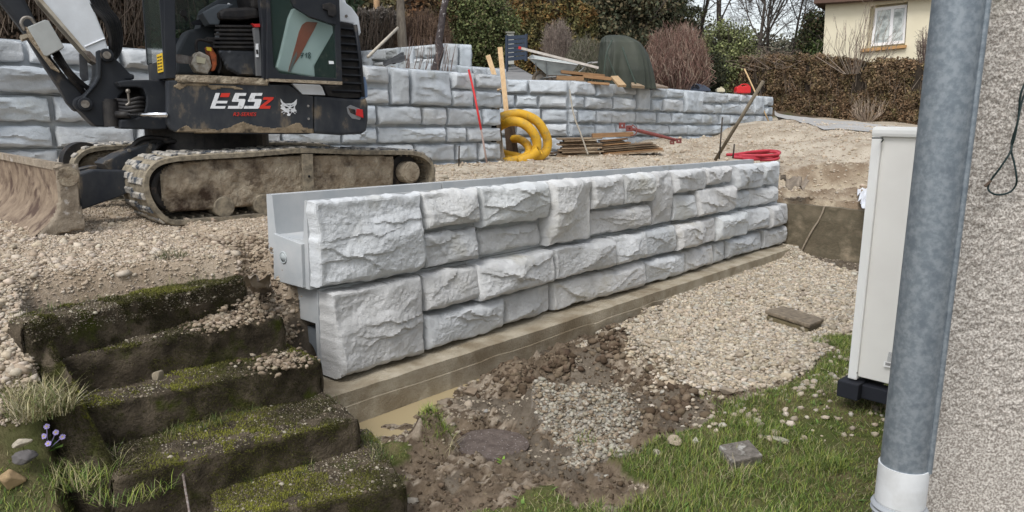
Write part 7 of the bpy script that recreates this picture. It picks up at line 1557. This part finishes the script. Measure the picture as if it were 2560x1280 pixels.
mb = MB(); a, b = Yp(943, 60, 24), Yp(940, -90, 24); mb.tube([a-[0, 0, 1], b], .095, 14); o = mb.build('wooden_post', mat('new_pole', (.44, .29, .16), (.36, .23, .13), scale=5, stretch=(3, 3, .3)), None, True, loc=a); tag(o, 'round orange-brown wooden pole rising behind the grey hedge', 'pole')
mb = MB(); P = smooth_path([Yp(1008, 130, 20.6), Yp(1003, 60, 20.6), Yp(1001, 0, 20.7), Yp(1004, -100, 20.8)], 5); mb.tube(P, np.linspace(.14, .09, len(P)), 10); pm2 = thing('old_tree', 'straight grey-brown tree trunk right of the grey clipped hedge', 'tree', P[0]); mb.build('trunk', mat('grey_bark', (.22, .19, .15), (.12, .10, .08), scale=9, bump=.8, bscale=30, stretch=(2, 2, .5)), pm2, smooth=True)
S0, S1, a, c, tips = branches(P[-4], 3.5, np.random.default_rng(5), r=.06, levels=4); V, F = frusta(S0, S1, a, np.maximum(c, .005), 4); fastmesh('crown', V, F, BARK2, pm2)
# cream house
hz = thing('cream_house', 'cream rendered house with brown eave and white window behind the hedge', 'house', Yp(2058, 200, 30)*[1, 1, 0]+[0, 0, 1.9]); hw = Plane(Yp(2058, 100, 30), (.84, -.54))
M_cream = mat('cream_render', (.74, .68, .52), (.70, .64, .48), scale=2, rough=.95, bump=.15, bscale=60)
top_l = [(2063, 8), (2176, -8), (2273, -20), (2700, -70)]; 
O = [(2064, 8), (2700, -70), (2700, 260), (2052, 240)]; I_ = [(2176, 14), (2270, 4), (2263, 114), (2166, 121)]
mb = MB(); holed(mb, hw, O, I_, 0, .30); mb.build('wall', M_cream, hz)
mb = MB(); poly(mb, hw, [(2064, 8), (2700, -70), (2700, -60), (2064, 16)], .35, 8); a3 = hw.at(2052, 240, .0); b3 = hw.at(2064, 8, .0); mb.build('rear_block', M_cream, hz)
zE = hw.at(2064, 10)[2]; mb = MB(); L0, L1 = hw.P(hw.a(2064, 10), .302, 0), hw.P(hw.a(2700, -60), .302, 0); mb.prism([L0+[0, 0, 1.0], L1+[0, 0, 1.0], L1+hw.n*8+[0, 0, 1.0], L0+hw.n*8+[0, 0, 1.0]], (0, 0, zE-1.0)); mb.build('house_body', M_cream, hz)
mb = MB(); mb.prism([L0-hw.t*.35-hw.n*.75+[0, 0, zE-.02], L1-hw.n*.75+[0, 0, zE-.02], L1+hw.n*9+[0, 0, zE-.02], L0-hw.t*.35+hw.n*9+[0, 0, zE-.02]], (0, 0, .26)); mb.build('eave', mat('brown_eave', (.13, .075, .055), (.10, .06, .045), scale=4, rough=.7), hz)
r0 = L0-hw.t*.4-hw.n*.8+[0, 0, zE+.24]; r1 = L1-hw.n*.8+[0, 0, zE+.24]; mb = MB(); mb.prism([r0, r0+hw.n*9.8, r0+hw.n*4.9+[0, 0, 1.9]], r1-r0); mb.build('roof', mat('brown_tiles', (.17, .08, .06), (.12, .06, .045), scale=9, bump=.5, bscale=9), hz)
wn = [(2188, 20), (2268, 11), (2261, 108), (2177, 116)]; wf = mat('white_upvc', (.80, .80, .80), rough=.35)
mb = MB(); holed(mb, hw, wn, [(2194, 27), (2262, 19), (2256, 101), (2184, 108)], .14, .22); w1 = mb.build('window', wf, hz); mb = MB(); poly(mb, hw, [(2228, 20), (2236, 19), (2229, 104), (2221, 105)], .135, .20); mb.build('mullion', wf, w1)
mb = MB(); poly(mb, hw, wn, .185, .19); mb.build('pane', mat('window_glass', (.36, .40, .40), (.62, .64, .62), scale=1.6, lo=.42, hi=.56, rough=.12, spec=.8, detail=9), w1)
for x0, x1 in ((2196, 2226), (2236, 2258)):
    mb = MB(); V = []; 
    part('net_curtain', mat('net_curtain', (.62, .66, .64), (.30, .33, .32), scale=3.5, rough=.9, lo=.45, hi=.6), hw, [(x0, 30), (x1, 27), (x1-4, 60), (x1-6, 98), (x0-8, 102), (x0-2, 60)], .180, .184, w1)
part('sill', mat('orange_tile', (.52, .30, .13), (.42, .24, .10), scale=9), hw, [(2152, 122), (2266, 112), (2265, 119), (2151, 130)], -.14, .10, hz)
# slate-hung gable far behind the thicket
gb = thing('slate_house', 'dark slate gable of a house behind the plum trunk', 'house', Yp(1040, 120, 42)); pl = MP(42)
part('gable_wall', mat('slate_hanging', (.13, .115, .115), (.20, .18, .18), scale=6, bump=.4, stretch=(1, 1, 8)), pl, [(1000, 160), (1000, -20), (1035, -60), (1075, -20), (1075, 160)], 0, 6, gb)
part('roof', mat('slate_roof', (.10, .09, .09)), pl, [(992, -14), (1035, -64), (1083, -14), (1083, -20), (1035, -74), (992, -20)], -.3, 6.2, gb)
